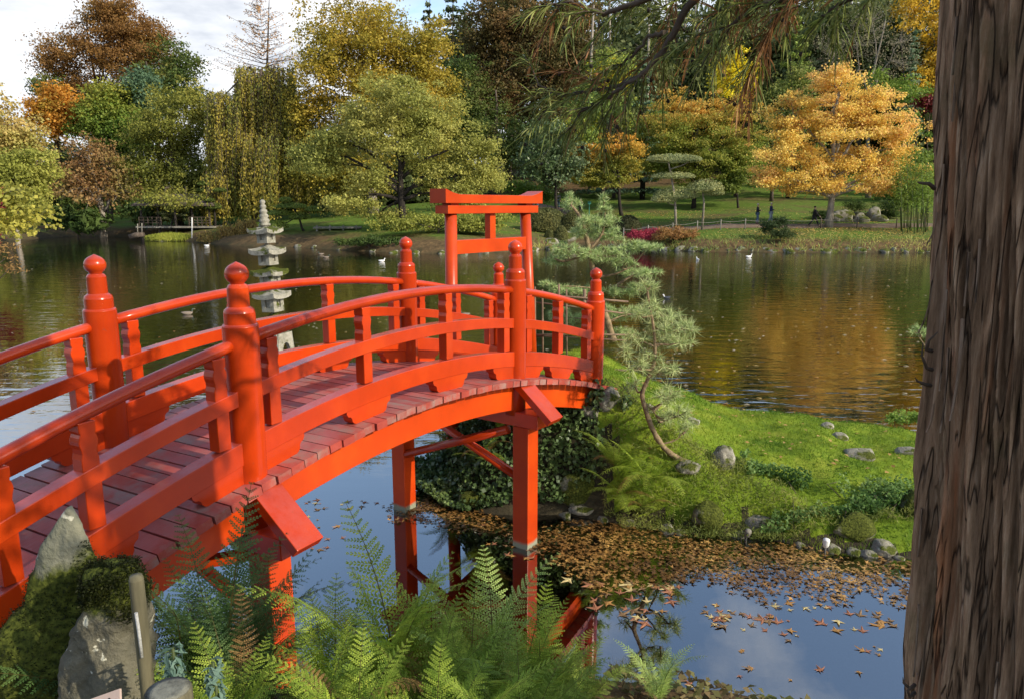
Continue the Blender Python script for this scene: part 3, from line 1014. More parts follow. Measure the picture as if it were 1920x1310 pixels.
def limbs(m, base, top, r0, lobes, clumps, ntw=60, fork=0.3, wob=0.04, nseg=9, sides=7):
    """trunk, limbs to every lobe and twigs to a share of the clumps"""
    base = np.array(base, float); top = np.array(top, float)
    H = np.linalg.norm(top - base)
    tr = []
    for i in range(nseg + 1):
        t = i / nseg
        p = base + (top - base) * t + np.array([math.sin(t * 5 + base[0]), math.cos(t * 4 + base[1]), 0]) * wob * H * t
        tr.append(p)
    rad = [r0 * (1.25 if i == 0 else 1) * (1 - 0.8 * i / nseg) for i in range(nseg + 1)]
    m.tube(tr, rad, sides)
    nodes = []
    for c, r in lobes:
        c = np.array(c)
        t = min(0.9, max(fork, (c[2] - base[2]) / max(H, 1e-3) * 0.62))
        f = t * nseg; i = min(int(f), nseg - 1)
        st = tr[i] + (tr[i + 1] - tr[i]) * (f - i)
        rs = max(rad[i] * 0.6, r0 * 0.16)
        ptsl = []
        for q in range(6):
            w_ = q / 5
            p = st + (c - st) * w_
            p[2] += math.sin(w_ * PI) * 0.10 * np.linalg.norm(c - st)
            p[:2] += RNG.normal(0, 0.035 * np.linalg.norm(c - st), 2) * (0 < q)
            ptsl.append(p)
        m.tube(ptsl, [rs * (1 - 0.75 * q / 5) for q in range(6)], 6)
        nodes += [(p, rs * (1 - 0.75 * q / 5)) for q, p in enumerate(ptsl) if q > 1]
    NP = np.array([p for p, _ in nodes])
    idx = RNG.permutation(len(clumps))[:ntw]
    for i in idx:
        c = clumps[i]
        j = int(np.argmin(np.linalg.norm(NP - c, axis=1)))
        p0, r_ = nodes[j]
        mid = (p0 + c) / 2 + RNG.normal(0, 0.08, 3) * np.linalg.norm(c - p0)
        m.tube([p0, mid, c], [max(r_ * 0.45, r0 * 0.05), max(r_ * 0.3, r0 * 0.035), r0 * 0.02], 4, caps=False)


def px_lobes(Y, spec, depth=0.75, dy=0.0):
    """(u, v, ru, rv [, dY]) at distance Y -> world ellipsoids"""
    out = []
    for q in spec:
        u, v, ru, rv = q[:4]
        yy_ = Y + (q[4] if len(q) > 4 else RNG.uniform(-1, 1) * pxm(Y) * ru * 0.4) + dy
        c = at(u, v, Y=yy_)
        s_ = pxm(yy_)
        out.append((c, np.array([ru * s_, ru * s_ * depth, rv * s_])))
    return out


def tree(name, label, cat, Y, spec, base_uv, palette, nleaf=9000, nclump=160, crad=1.0, leaf=0.34, aspect=0.62, r0=0.3,
         bark=None, group=None, flat=0.6, cscale=0.35, ntw=60, upb=0.4, outer=None, droop=0.0, fork=0.3, mat=None, shell=0.45, top_v=None, lobes=None, leafname='crown', depth=0.75):
    lobes = lobes or px_lobes(Y, spec, depth)
    bx, by = at(base_uv[0], 400, Y=Y)[:2] if len(base_uv) == 1 or base_uv[1] is None else at(base_uv[0], base_uv[1], Y=Y)[:2]
    bzz = gz(bx, by)
    P, ow, cl, li = crown_points(lobes, nleaf, nclump, crad, flat, shell)
    gmin = bzz + 0.15
    P[:, 2] = np.maximum(P[:, 2], gmin + RNG.random(len(P)) * 0.5)
    c = pick_cols(P, palette, (hash_name(label) % 50) + 1, cscale)
    if outer is not None:
        zc = np.array([l[0][2] for l in lobes]); z0_, z1_ = min(l[0][2] - l[1][2] for l in lobes), max(l[0][2] + l[1][2] for l in lobes)
        w_ = smooth01(((P[:, 2] - z0_) / (z1_ - z0_) - 0.45) / 0.5 + RNG.normal(0, 0.22, len(P)) + (fbm(P * cscale * 1.5, 2, 3) - 0.5) * 1.2)[:, None]
        c2 = pick_cols(P, outer, 3, cscale * 2)
        c = c * (1 - w_) + c2 * w_
    V, F, cc = leaf_cloud(P, leaf, aspect, ow, c, upb, 0.9, droop)
    t = thing(name, label, cat, (bx, by, bzz), group)
    put(leafname, big_mesh(leafname, V, F, cc), t, mat or LEAF)
    zc_top = max(l[0][2] for l in lobes)
    cmx = float(np.mean([l[0][0] for l in lobes])); cmy = float(np.mean([l[0][1] for l in lobes]))
    m = MB()
    limbs(m, (bx, by, bzz - 0.2), (bx * 0.5 + cmx * 0.5, by * 0.5 + cmy * 0.5, zc_top), r0, lobes, cl, ntw, fork)
    m.build('trunk', bark or BARK, t)
    return t


def hash_name(s_):
    h = 0
    for ch in s_: h = (h * 31 + ord(ch)) & 0xffff
    return h


OLIVE = [(0.055, 0.068, 0.012), (0.13, 0.135, 0.022), (0.21, 0.19, 0.035)]
DKGREEN = [(0.018, 0.035, 0.008), (0.04, 0.065, 0.014), (0.075, 0.10, 0.022)]
BROWN = [(0.09, 0.05, 0.015), (0.17, 0.085, 0.025), (0.20, 0.12, 0.03)]
GOLD = [(0.085, 0.09, 0.015), (0.17, 0.15, 0.02), (0.28, 0.21, 0.025), (0.30, 0.19, 0.025)]
YGREEN = [(0.11, 0.125, 0.02), (0.19, 0.20, 0.035), (0.28, 0.26, 0.05)]
ORANGE = [(0.30, 0.13, 0.02), (0.46, 0.20, 0.025), (0.52, 0.28, 0.04)]
GREEN = [(0.05, 0.09, 0.012), (0.09, 0.14, 0.02), (0.15, 0.19, 0.03)]
OAK = [(0.12, 0.135, 0.028), (0.22, 0.22, 0.045), (0.32, 0.29, 0.07)]
BLUEGR = [(0.05, 0.09, 0.045), (0.09, 0.145, 0.075), (0.14, 0.20, 0.11)]
YELLOW = [(0.40, 0.32, 0.01), (0.55, 0.45, 0.015), (0.62, 0.50, 0.03)]

def cone_tree(name, label, cat, Y, u, v_top, v_base, ru, palette, group=None, nwh=26, leaf=0.4, nleaf=6000, droop=0.35, r0=0.3, bark=None, sparse=False, upturn=0.0, dens=1.0, v_lo=None):
    """conifer: whorls of boughs along a straight stem"""
    b = at(u, v_base, Y=Y); zb = gz(b[0], b[1]); tp = at(u, v_top, Y=Y)
    Hh_ = tp[2] - zb; Rm = ru * pxm(Y)
    z_lo = zb + 0.08 * Hh_ if v_lo is None else at(u, v_lo, Y=Y)[2]
    t = thing(name, label, cat, (b[0], b[1], zb), group)
    m = MB()
    m.tube([(b[0], b[1], zb - 0.2), (b[0], b[1], zb + Hh_ * 0.5), (tp[0], tp[1], tp[2] - 0.05)], [r0, r0 * 0.6, 0.03], 8)
    C = []; OW = []
    nb = 0
    for w_ in range(nwh):
        f = w_ / (nwh - 1)
        z = z_lo + (tp[2] - z_lo) * (f ** 0.9)
        L = Rm * (1 - f) ** 0.8 * RNG.uniform(0.75, 1.15) + 0.15
        for k in range(6 if not sparse else 4):
            an = RNG.uniform(0, 2 * PI); l = L * RNG.uniform(0.6, 1.1)
            d = np.array([math.cos(an), math.sin(an), 0])
            P0 = np.array([b[0], b[1], z]); P1 = P0 + d * l * 0.55 + np.array([0, 0, -droop * l * 0.15 + upturn * l * 0.3]); P2 = P0 + d * l + np.array([0, 0, -droop * l * 0.45 + upturn * l * 0.7])
            m.tube([P0, P1, P2], [max(0.02, r0 * 0.22 * (1 - f)), 0.025, 0.012], 4, caps=False)
            q = max(4, int(nleaf / (nwh * 6) * (l / Rm + 0.25) * 1.3 * dens))
            tt = RNG.random(q) ** 0.7
            pts = P0 + (P1 - P0) * tt[:, None] * 1.0
            far_ = tt > 0.5
            pts = np.where((tt < 0.5)[:, None], P0 + (P1 - P0) * (tt * 2)[:, None], P1 + (P2 - P1) * (tt * 2 - 1)[:, None])
            side = np.array([-d[1], d[0], 0]) * RNG.normal(0, 0.16 * l, q)[:, None] * (1.15 - tt)[:, None]
            pts = pts + side + np.stack([RNG.normal(0, .05, q), RNG.normal(0, .05, q), RNG.normal(-0.06, 0.10, q) - np.abs(side).sum(1) * 0.25], -1)
            C.append(pts); OW.append(np.tile(d, (q, 1)))
    C = np.concatenate(C); OW = np.concatenate(OW)
    c = pick_cols(C, palette, hash_name(label) % 40 + 1, 0.6)
    V, F, cc = leaf_cloud(C, leaf, 0.42, OW, c, 0.7, 0.6, 0.15)
    put('crown', big_mesh('crown', V, F, cc), t, NEEDLE)
    m.build('trunk', bark or BARK_DARK, t)
    return t


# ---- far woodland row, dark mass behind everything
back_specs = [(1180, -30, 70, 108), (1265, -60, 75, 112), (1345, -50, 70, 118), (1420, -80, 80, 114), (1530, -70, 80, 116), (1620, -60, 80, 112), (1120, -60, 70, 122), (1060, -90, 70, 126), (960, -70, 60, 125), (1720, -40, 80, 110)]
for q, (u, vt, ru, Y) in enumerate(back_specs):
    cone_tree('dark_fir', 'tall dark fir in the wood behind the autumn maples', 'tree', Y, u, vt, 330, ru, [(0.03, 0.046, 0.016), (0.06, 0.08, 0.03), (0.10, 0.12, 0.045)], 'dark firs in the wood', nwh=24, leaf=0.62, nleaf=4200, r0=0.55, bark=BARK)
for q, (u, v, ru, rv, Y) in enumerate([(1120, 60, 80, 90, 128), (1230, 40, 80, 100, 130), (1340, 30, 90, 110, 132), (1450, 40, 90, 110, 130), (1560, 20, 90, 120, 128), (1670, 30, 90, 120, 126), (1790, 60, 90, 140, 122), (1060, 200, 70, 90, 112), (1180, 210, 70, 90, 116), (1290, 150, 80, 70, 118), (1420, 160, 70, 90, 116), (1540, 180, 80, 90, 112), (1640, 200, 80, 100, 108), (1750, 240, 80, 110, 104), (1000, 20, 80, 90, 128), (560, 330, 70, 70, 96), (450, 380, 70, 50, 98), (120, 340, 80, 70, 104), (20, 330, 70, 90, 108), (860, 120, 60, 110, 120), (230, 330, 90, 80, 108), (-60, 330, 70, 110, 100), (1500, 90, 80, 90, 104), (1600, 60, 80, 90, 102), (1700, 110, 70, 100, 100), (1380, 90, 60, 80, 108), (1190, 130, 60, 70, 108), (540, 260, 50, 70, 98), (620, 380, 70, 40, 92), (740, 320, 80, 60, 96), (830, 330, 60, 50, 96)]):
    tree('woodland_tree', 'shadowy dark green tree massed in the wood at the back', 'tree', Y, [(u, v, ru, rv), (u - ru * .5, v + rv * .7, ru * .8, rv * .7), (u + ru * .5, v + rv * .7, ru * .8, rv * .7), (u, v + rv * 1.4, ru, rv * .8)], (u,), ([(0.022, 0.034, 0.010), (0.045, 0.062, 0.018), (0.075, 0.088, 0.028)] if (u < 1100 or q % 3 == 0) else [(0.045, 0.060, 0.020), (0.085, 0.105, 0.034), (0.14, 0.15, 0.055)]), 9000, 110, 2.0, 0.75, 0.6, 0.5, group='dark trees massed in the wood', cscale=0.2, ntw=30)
thin = [(1255, 60, 118), (1288, 40, 116), (1310, 70, 110), (1400, 60, 118), (1150, 60, 112), (1106, 70, 100), (1215, 80, 104), (1440, 30, 106), (1590, 20, 104)]
for q, (u, vt, Y) in enumerate(thin):
    b = at(u, 340, Y=Y); zb = gz(b[0], b[1]); tp = at(u + RNG.uniform(-8, 8), vt - 60, Y=Y)
    t = thing('bare_trunk_tree', 'slim pale tree trunk standing in the dark wood', 'tree', (b[0], b[1], zb), 'slim trunks in the dark wood')
    m = MB(); m.tube([(b[0], b[1], zb - .2), ((b[0] + tp[0]) / 2 + RNG.uniform(-.4, .4), b[1], (zb + tp[2]) / 2), tuple(tp)], [0.24, 0.2, 0.13], 7)
    for k in range(9):
        f = RNG.uniform(0.4, 1); z = zb + (tp[2] - zb) * f; an = RNG.uniform(0, 6.28); l = RNG.uniform(1, 2.6)
        m.tube([(b[0], b[1], z), (b[0] + math.cos(an) * l, b[1] + math.sin(an) * l, z + l * .6)], [0.06, 0.015], 4, caps=False)
    m.build('trunk', BARK_PALE, t)

# ---- left back
tree('swamp_cypress', 'tall feathery russet brown cypress highest on the left skyline', 'tree', 104,
     [(185, 85, 70, 45), (120, 105, 45, 34), (235, 55, 58, 40), (205, 25, 42, 34), (250, 105, 70, 55), (150, 165, 60, 38), (95, 125, 22, 26), (280, 80, 30, 30)], (195,), BROWN, 42000, 420, 1.4, 0.34, 0.5, 0.4, flat=0.5, cscale=0.25, upb=0.3)
tree('dark_pine', 'dark green pine right of the russet cypress on the skyline', 'tree', 100,
     [(310, 120, 45, 38), (350, 125, 26, 24), (325, 175, 52, 40), (285, 185, 48, 50), (90, 165, 22, 20)], (310,), DKGREEN + [(0.10, 0.09, 0.02)], 12000, 160, 1.3, 0.44, 0.45, 0.4, cscale=0.25)
tree('autumn_maple', 'orange topped round maple below the russet cypress', 'tree', 92, [(115, 200, 46, 32), (95, 222, 34, 30), (140, 225, 34, 28)], (118,), [(0.22, 0.15, 0.02)] + ORANGE, 15000, 130, 1.2, 0.32, 0.7, 0.35, cscale=0.35)
tree('green_maple', 'round green maple with yellowing top beside the orange one', 'tree', 90, [(205, 190, 46, 32), (195, 235, 48, 45), (235, 240, 40, 42)], (205,), GREEN, 20000, 180, 1.1, 0.3, 0.7, 0.35, outer=[(0.13, 0.16, 0.02), (0.22, 0.2, 0.03)])
tree('tall_green_tree', 'tall loose olive green tree left of the weeping beech', 'tree', 84,
     [(320, 215, 60, 62), (285, 275, 52, 60), (350, 290, 48, 60), (320, 345, 78, 55), (250, 345, 55, 40), (370, 215, 25, 50), (385, 345, 45, 50), (300, 395, 60, 18), (350, 376, 52, 10, -9), (300, 372, 40, 9, -9)], (335,), OLIVE, 38000, 420, 1.1, 0.28, 0.6, 0.4, cscale=0.3)
tree('blue_green_conifer', 'blue green conifer between the green maple and the olive tree', 'tree', 93, [(268, 165, 32, 32), (265, 215, 26, 55), (240, 275, 40, 22)], (266,), BLUEGR, 7000, 90, 1.1, 0.4, 0.5, 0.3)
tree('bare_spreading_tree', 'half bare spreading tree with pale limbs and rusty leaves', 'tree', 80,
     [(160, 290, 55, 38), (110, 330, 48, 34), (210, 320, 48, 36), (160, 350, 70, 40), (230, 360, 36, 26)], (190,), [(0.15, 0.07, 0.03), (0.19, 0.12, 0.04), (0.13, 0.12, 0.03)], 6500, 170, 0.9, 0.32, 0.6, 0.42, bark=BARK_PALE, ntw=170)
tree('pale_yellow_tree', 'hazy pale orange yellow tree at the left edge of the far bank', 'tree', 86, [(20, 235, 44, 40), (40, 275, 50, 42), (-20, 250, 60, 70)], (10,), [(0.28, 0.20, 0.06), (0.36, 0.26, 0.08), (0.30, 0.28, 0.07)], 8000, 120, 1.1, 0.36, 0.7, 0.3)
tree('yellow_green_tree', 'yellow green tree on the far left bank with pale branches', 'tree', 66, [(25, 320, 50, 36), (60, 365, 42, 36), (-10, 350, 60, 60), (70, 310, 36, 30)], (25,), YGREEN, 15000, 180, 0.75, 0.24, 0.7, 0.25, bark=BARK_PALE)
tree('fan_palm_shrub', 'low dark green spreading fan leaved shrub on the left bank', 'shrub', 78, [(140, 405, 32, 22), (165, 415, 30, 16), (110, 412, 24, 16)], (143,), DKGREEN, 1500, 45, 0.8, 0.9, 0.35, 0.12)
tree('dark_evergreen', 'dark rounded evergreen beside the garden pavilion', 'shrub', 79, [(258, 398, 26, 20), (275, 410, 20, 18)], (260,), DKGREEN, 2600, 40, 0.7, 0.3, 0.6, 0.15)
# overhanging tree close by on the left
tree('overhanging_yellow_tree', 'yellow leaved branches reaching over the water at the left edge', 'tree', 30, [(38, 395, 48, 26), (70, 415, 38, 24), (15, 415, 40, 22), (-60, 380, 60, 60), (20, 360, 30, 20)], (-130,), [(0.16, 0.16, 0.03), (0.30, 0.27, 0.04), (0.40, 0.35, 0.07)], 2400, 90, 0.45, 0.19, 0.75, 0.16, bark=BARK_PALE, ntw=90)
tree('red_maple', 'dark red maple at the left edge behind the yellow branches', 'tree', 36, [(-6, 390, 20, 34), (-20, 420, 30, 30)], (-40,), [(0.08, 0.01, 0.01), (0.17, 0.018, 0.02)], 1500, 40, 0.4, 0.18, 0.5, 0.1)
tree('russet_conifer', 'low russet conifer boughs over the water at the left edge', 'shrub', 22, [(15, 462, 22, 6), (10, 485, 20, 6), (20, 503, 24, 6), (-40, 480, 40, 40)], (-60,), [(0.14, 0.08, 0.03), (0.22, 0.13, 0.04)], 1500, 50, 0.22, 0.12, 0.3, 0.07)

# ---- weeping beech: curtains of hanging strands
def weeping(name, label, Y, strands, palette, base_u, arch, leaf=0.26, per=70, r0=0.35):
    b = at(base_u, 430, Y=Y); zb = gz(b[0], b[1])
    t = thing(name, label, 'tree', (b[0], b[1], zb))
    m = MB()
    C = []
    tops = [np.array(at(u, v, Y=Y + dy_)) for u, v, dy_ in arch]
    m.tube([(b[0], b[1], zb - .2), (b[0] + .2, b[1], zb + (tops[0][2] - zb) * .5), tuple(tops[0])], [r0, r0 * .75, r0 * .35], 8)
    for a in tops[1:]:
        mid = (tops[0] + a) / 2 + np.array([0, 0, 0.5]); m.tube([tops[0] - np.array([0, 0, 1.5]), mid, a], [r0 * .45, r0 * .3, r0 * .12], 6)
    for (u0, u1, v0, v1, cnt, dy0) in strands:
        for k in range(cnt):
            u = RNG.uniform(u0, u1); f = (u - u0) / (u1 - u0)
            vt = v0 + RNG.uniform(0, 0.25) * (v1 - v0); vb = v1 - RNG.uniform(0, 0.35) ** 1.0 * (v1 - v0)
            dY = Y + dy0 + RNG.uniform(-2.4, 2.4)
            p0 = at(u, vt, Y=dY); p1 = at(u + RNG.uniform(-6, 6), vb, Y=dY)
            m.tube([p0, (p0 + p1) / 2 + RNG.normal(0, .08, 3), p1], [0.03, 0.02, 0.008], 3, caps=False)
            q = int(per * (vb - vt) / 120) + 6
            tt = RNG.random(q)[:, None]
            C.append(p0 + (p1 - p0) * tt + RNG.normal(0, 1, (q, 3)) * np.array([0.13, 0.16, 0.12]))
    C = np.concatenate(C); C[:, 2] = np.maximum(C[:, 2], 0.12)
    c = pick_cols(C * np.array([1, 1, 0.25]), palette, 6, 0.75)
    ow = np.tile(np.array([0.0, -1.0, 0.1]), (len(C), 1))
    V, F, cc = leaf_cloud(C, leaf, 0.5, ow, c, 0.15, 0.7, 1.2)
    put('crown', big_mesh('crown', V, F, cc), t, LEAF)
    m.build('trunk', BARK, t)


weeping('weeping_beech', 'tall weeping beech with curtains of olive and gold hanging strands', 80,
        [(386, 445, 170, 335, 150, 0), (440, 500, 125, 330, 160, 1), (485, 555, 120, 310, 140, 1), (392, 470, 240, 420, 110, -1), (450, 520, 250, 420, 120, -2), (500, 590, 220, 400, 110, 0), (380, 430, 320, 430, 60, -2), (550, 660, 280, 410, 80, 0)],
        [(0.085, 0.105, 0.02), (0.14, 0.14, 0.026), (0.28, 0.21, 0.03), (0.12, 0.13, 0.024)], 480, [(490, 130, 0), (410, 190, 0), (450, 140, 1), (540, 140, 1), (600, 260, 0), (420, 270, -1), (520, 260, -1)])
weeping('weeping_shrub', 'low weeping shrub trailing russet green twigs into the water', 70,
        [(372, 420, 438, 458, 60, 0), (410, 450, 425, 460, 70, 0), (445, 480, 415, 462, 60, 0), (470, 530, 425, 462, 70, 0)],
        [(0.15, 0.11, 0.03), (0.20, 0.13, 0.035), (0.11, 0.12, 0.03)], 450, [(450, 418, 0), (400, 432, 0), (500, 424, 0)], leaf=0.22, per=260, r0=0.12)

# ---- sparse larch on the skyline
cone_tree('sparse_larch', 'sparse larch with nearly bare orange brown branches against the sky', 'tree', 98, 505, -14, 300, 95, [(0.20, 0.11, 0.04), (0.28, 0.15, 0.06)], None, nwh=26, leaf=0.26, nleaf=4200, droop=-0.1, r0=0.34, bark=BARK, sparse=True, upturn=0.35, v_lo=160)

# ---- large golden tree and pale oak
tree('golden_tree', 'large golden olive broadleaf tree left of the dark wood', 'tree', 79,
     [(665, 40, 82, 48), (620, 80, 55, 50), (740, 75, 72, 52), (690, 120, 95, 60), (600, 160, 62, 55), (790, 130, 62, 62), (570, 215, 45, 50), (625, 235, 70, 55), (820, 190, 38, 52), (730, 190, 90, 50), (600, 300, 70, 50), (680, 320, 80, 60), (785, 265, 60, 55)],
     (700,), GOLD, 72000, 620, 1.25, 0.27, 0.65, 0.55, cscale=0.25, outer=[(0.13, 0.12, 0.018), (0.27, 0.20, 0.022), (0.32, 0.19, 0.03)], ntw=120, bark=BARK_PALE)
tree('pale_oak', 'spreading pale green oak with dark forked trunk behind the torii', 'tree', 62,
     [(745, 190, 72, 42), (690, 225, 60, 36), (815, 220, 55, 40), (650, 270, 52, 32), (875, 275, 48, 36), (760, 255, 75, 40), (610, 305, 55, 26), (700, 330, 46, 30), (905, 330, 44, 28), (825, 320, 60, 34), (640, 375, 52, 22), (715, 400, 50, 16), (575, 290, 30, 18), (850, 365, 55, 22)],
     (757,), OAK, 60000, 430, 0.85, 0.20, 0.6, 0.36, bark=BARK_DARK, cscale=0.4, ntw=140, flat=0.5, fork=0.25)

# ---- dark beech wood, centre
tree('copper_beech', 'tall brown leaved beech at the front of the dark wood', 'tree', 104,
     [(930, 40, 80, 50), (1000, 70, 85, 60), (900, 110, 55, 60), (985, 150, 85, 60), (1060, 120, 50, 60), (920, 195, 60, 55), (1010, 225, 70, 45), (1075, 40, 45, 60)], (950,), [(0.045, 0.05, 0.014), (0.085, 0.062, 0.02), (0.15, 0.08, 0.03)], 48000, 560, 1.4, 0.38, 0.6, 0.6, cscale=0.22, ntw=100)
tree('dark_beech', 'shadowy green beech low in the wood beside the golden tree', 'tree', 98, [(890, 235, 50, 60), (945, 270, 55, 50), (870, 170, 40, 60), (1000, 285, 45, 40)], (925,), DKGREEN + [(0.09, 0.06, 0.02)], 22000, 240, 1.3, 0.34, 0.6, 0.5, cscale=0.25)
cone_tree('pointed_fir', 'pointed fir tip rising between the golden tree and the brown beech', 'tree', 112, 806, -5, 300, 55, [(0.035, 0.05, 0.025), (0.07, 0.09, 0.045)], None, nwh=26, leaf=0.5, nleaf=5200)
cone_tree('pointed_fir', 'second dark fir close behind the pointed fir tip', 'tree', 116, 850, -40, 300, 60, [(0.03, 0.045, 0.02), (0.06, 0.08, 0.03)], None, nwh=26, leaf=0.5, nleaf=5200)

# ---- right bank
tree('evergreen_magnolia', 'glossy dark evergreen with bare forked trunks beside the lawn', 'tree', 74, [(1030, 250, 42, 34), (1010, 285, 40, 30), (1055, 290, 40, 38), (1040, 325, 46, 24), (1000, 310, 30, 24)], (1045,), [(0.03, 0.05, 0.015), (0.055, 0.085, 0.03), (0.10, 0.13, 0.06)], 9000, 130, 0.85, 0.32, 0.5, 0.2, bark=BARK_DARK, mat=LEAFG, fork=0.2)
for (u, vt, ru, Y, lab) in [(1205, 108, 70, 92, 'pale blue green cedar with tiered boughs above the maples'), (1130, 160, 55, 96, 'smaller pale green cedar left of the tiered cedar')]:
    cone_tree('glaucous_cedar', lab, 'tree', Y, u, vt, 350, ru, BLUEGR, None, nwh=17, leaf=0.42, nleaf=8000, droop=0.15, r0=0.35)
tree('green_understory', 'soft bright green saplings under the overhanging cedar boughs', 'tree', 90, [(1130, 200, 60, 40), (1085, 250, 45, 40), (1150, 120, 42, 24), (1230, 225, 40, 25)], (1130,), [(0.08, 0.13, 0.03), (0.14, 0.20, 0.04), (0.30, 0.28, 0.03)], 9000, 130, 1.0, 0.34, 0.6, 0.25)
tree('ginkgo', 'bright yellow ginkgo with upright sprays above the green maple', 'tree', 90, [(1375, 140, 30, 34), (1350, 160, 26, 22), (1400, 150, 18, 40), (1380, 105, 14, 20)], (1378,), YELLOW, 5200, 80, 0.7, 0.34, 0.6, 0.2)
tree('yellow_sapling', 'small bright yellow tree showing through the cedar boughs', 'tree', 94, [(1130, 122, 30, 18), (1165, 140, 26, 20), (1150, 165, 30, 14)], (1150,), YELLOW, 2200, 40, 0.7, 0.34, 0.6, 0.2)
cone_tree('golden_larch', 'bright lime green larch with upturned boughs behind the orange maple', 'tree', 88, 1478, 36, 350, 70, [(0.13, 0.19, 0.03), (0.20, 0.27, 0.05), (0.26, 0.30, 0.07)], None, nwh=18, leaf=0.34, nleaf=6500, droop=0.0, upturn=0.25, r0=0.22)
tree('japanese_maple', 'small orange and green maple with dark forked trunk on the lawn', 'tree', 76, [(1105, 290, 42, 24), (1150, 280, 50, 26), (1095, 325, 36, 24), (1165, 315, 46, 26), (1130, 340, 40, 16)], (1166,), [(0.14, 0.16, 0.025), (0.22, 0.19, 0.03), (0.40, 0.24, 0.04)], 20000, 200, 0.65, 0.19, 0.7, 0.2, bark=BARK_DARK, outer=ORANGE, flat=0.4, fork=0.15)
tree('japanese_maple', 'broad domed maple with orange top and green underside', 'tree', 80,
     [(1290, 205, 62, 32), (1350, 215, 58, 36), (1240, 240, 46, 34), (1300, 255, 80, 40), (1385, 265, 50, 46), (1250, 295, 55, 34), (1340, 305, 70, 34), (1395, 315, 36, 30), (1215, 300, 26, 28), (1290, 330, 60, 20)], (1300,), [(0.08, 0.12, 0.016), (0.13, 0.155, 0.022), (0.21, 0.185, 0.028)], 46000, 460, 0.8, 0.2, 0.7, 0.25, bark=BARK_DARK, outer=[(0.26, 0.20, 0.03), (0.48, 0.26, 0.045), (0.54, 0.29, 0.06)], flat=0.38, cscale=0.4, fork=0.15)
tree('green_maple', 'dark green small maple under the broad domed one', 'tree', 78, [(1380, 335, 36, 16), (1360, 350, 26, 14)], (1384,), [(0.05, 0.085, 0.012), (0.10, 0.12, 0.02)], 2600, 40, 0.6, 0.24, 0.7, 0.14, bark=BARK_DARK)
tree('bare_grey_tree', 'leafless grey twiggy tree above the orange maple', 'tree', 86, [(1600, 70, 70, 40), (1650, 130, 60, 50), (1560, 110, 55, 40), (1690, 80, 40, 50), (1640, 40, 60, 40)], (1625,), [(0.17, 0.15, 0.09), (0.24, 0.21, 0.12)], 2600, 260, 0.9, 0.2, 0.4, 0.28, bark=BARK_PALE, ntw=260)
cone_tree('blue_conifer', 'slim blue green conifer beside the cedar trunk', 'tree', 88, 1688, 60, 350, 36, BLUEGR, None, nwh=24, leaf=0.34, nleaf=5000, droop=0.3)
tree('amber_tree', 'tall amber yellow tree at the right edge of the wood', 'tree', 94, [(1725, 20, 46, 50), (1745, 110, 40, 50), (1725, 165, 34, 36), (1790, 80, 60, 90)], (1745,), [(0.22, 0.16, 0.02), (0.42, 0.25, 0.02), (0.48, 0.30, 0.03)], 9000, 120, 1.1, 0.34, 0.7, 0.3)
tree('dark_red_shrub', 'small dark red maple low beside the cedar trunk', 'shrub', 84, [(1735, 195, 26, 18)], (1735,), [(0.07, 0.012, 0.015), (0.13, 0.02, 0.02)], 1100, 20, 0.6, 0.3, 0.6, 0.12)
tree('green_background_tree', 'mid green leafy tree right of the orange maple', 'tree', 82, [(1700, 265, 40, 50), (1715, 330, 42, 50), (1660, 180, 60, 40), (1690, 385, 45, 20)], (1705,), GREEN, 9000, 120, 0.9, 0.3, 0.6, 0.2)
tree('olive_background_tree', 'olive bushy tree behind the left side of the orange maple', 'tree', 84, [(1450, 210, 40, 50), (1440, 280, 36, 50), (1500, 170, 50, 40)], (1445,), [(0.06, 0.085, 0.02), (0.12, 0.14, 0.03), (0.18, 0.18, 0.04)], 8000, 110, 0.9, 0.3, 0.6, 0.2)
tree('orange_maple', 'big orange yellow maple on the right bank of the pond', 'tree', 62,
     [(1565, 195, 64, 40), (1490, 225, 58, 40), (1650, 230, 70, 38), (1575, 265, 90, 45), (1462, 285, 50, 38), (1695, 275, 46, 38), (1600, 315, 80, 34), (1515, 325, 66, 32), (1690, 325, 40, 22), (1448, 335, 36, 20), (1570, 145, 44, 30), (1488, 362, 14, 10), (1620, 345, 50, 16), (1655, 352, 28, 13), (1560, 346, 36, 14), (1640, 185, 50, 26), (1446, 350, 24, 12)],
     (1556,), [(0.32, 0.14, 0.04), (0.54, 0.33, 0.06), (0.64, 0.46, 0.09), (0.54, 0.28, 0.09), (0.60, 0.40, 0.08)], 50000, 400, 0.70, 0.17, 0.8, 0.3, bark=BARK_PALE, cscale=0.5, fork=0.22, ntw=150, flat=0.5)

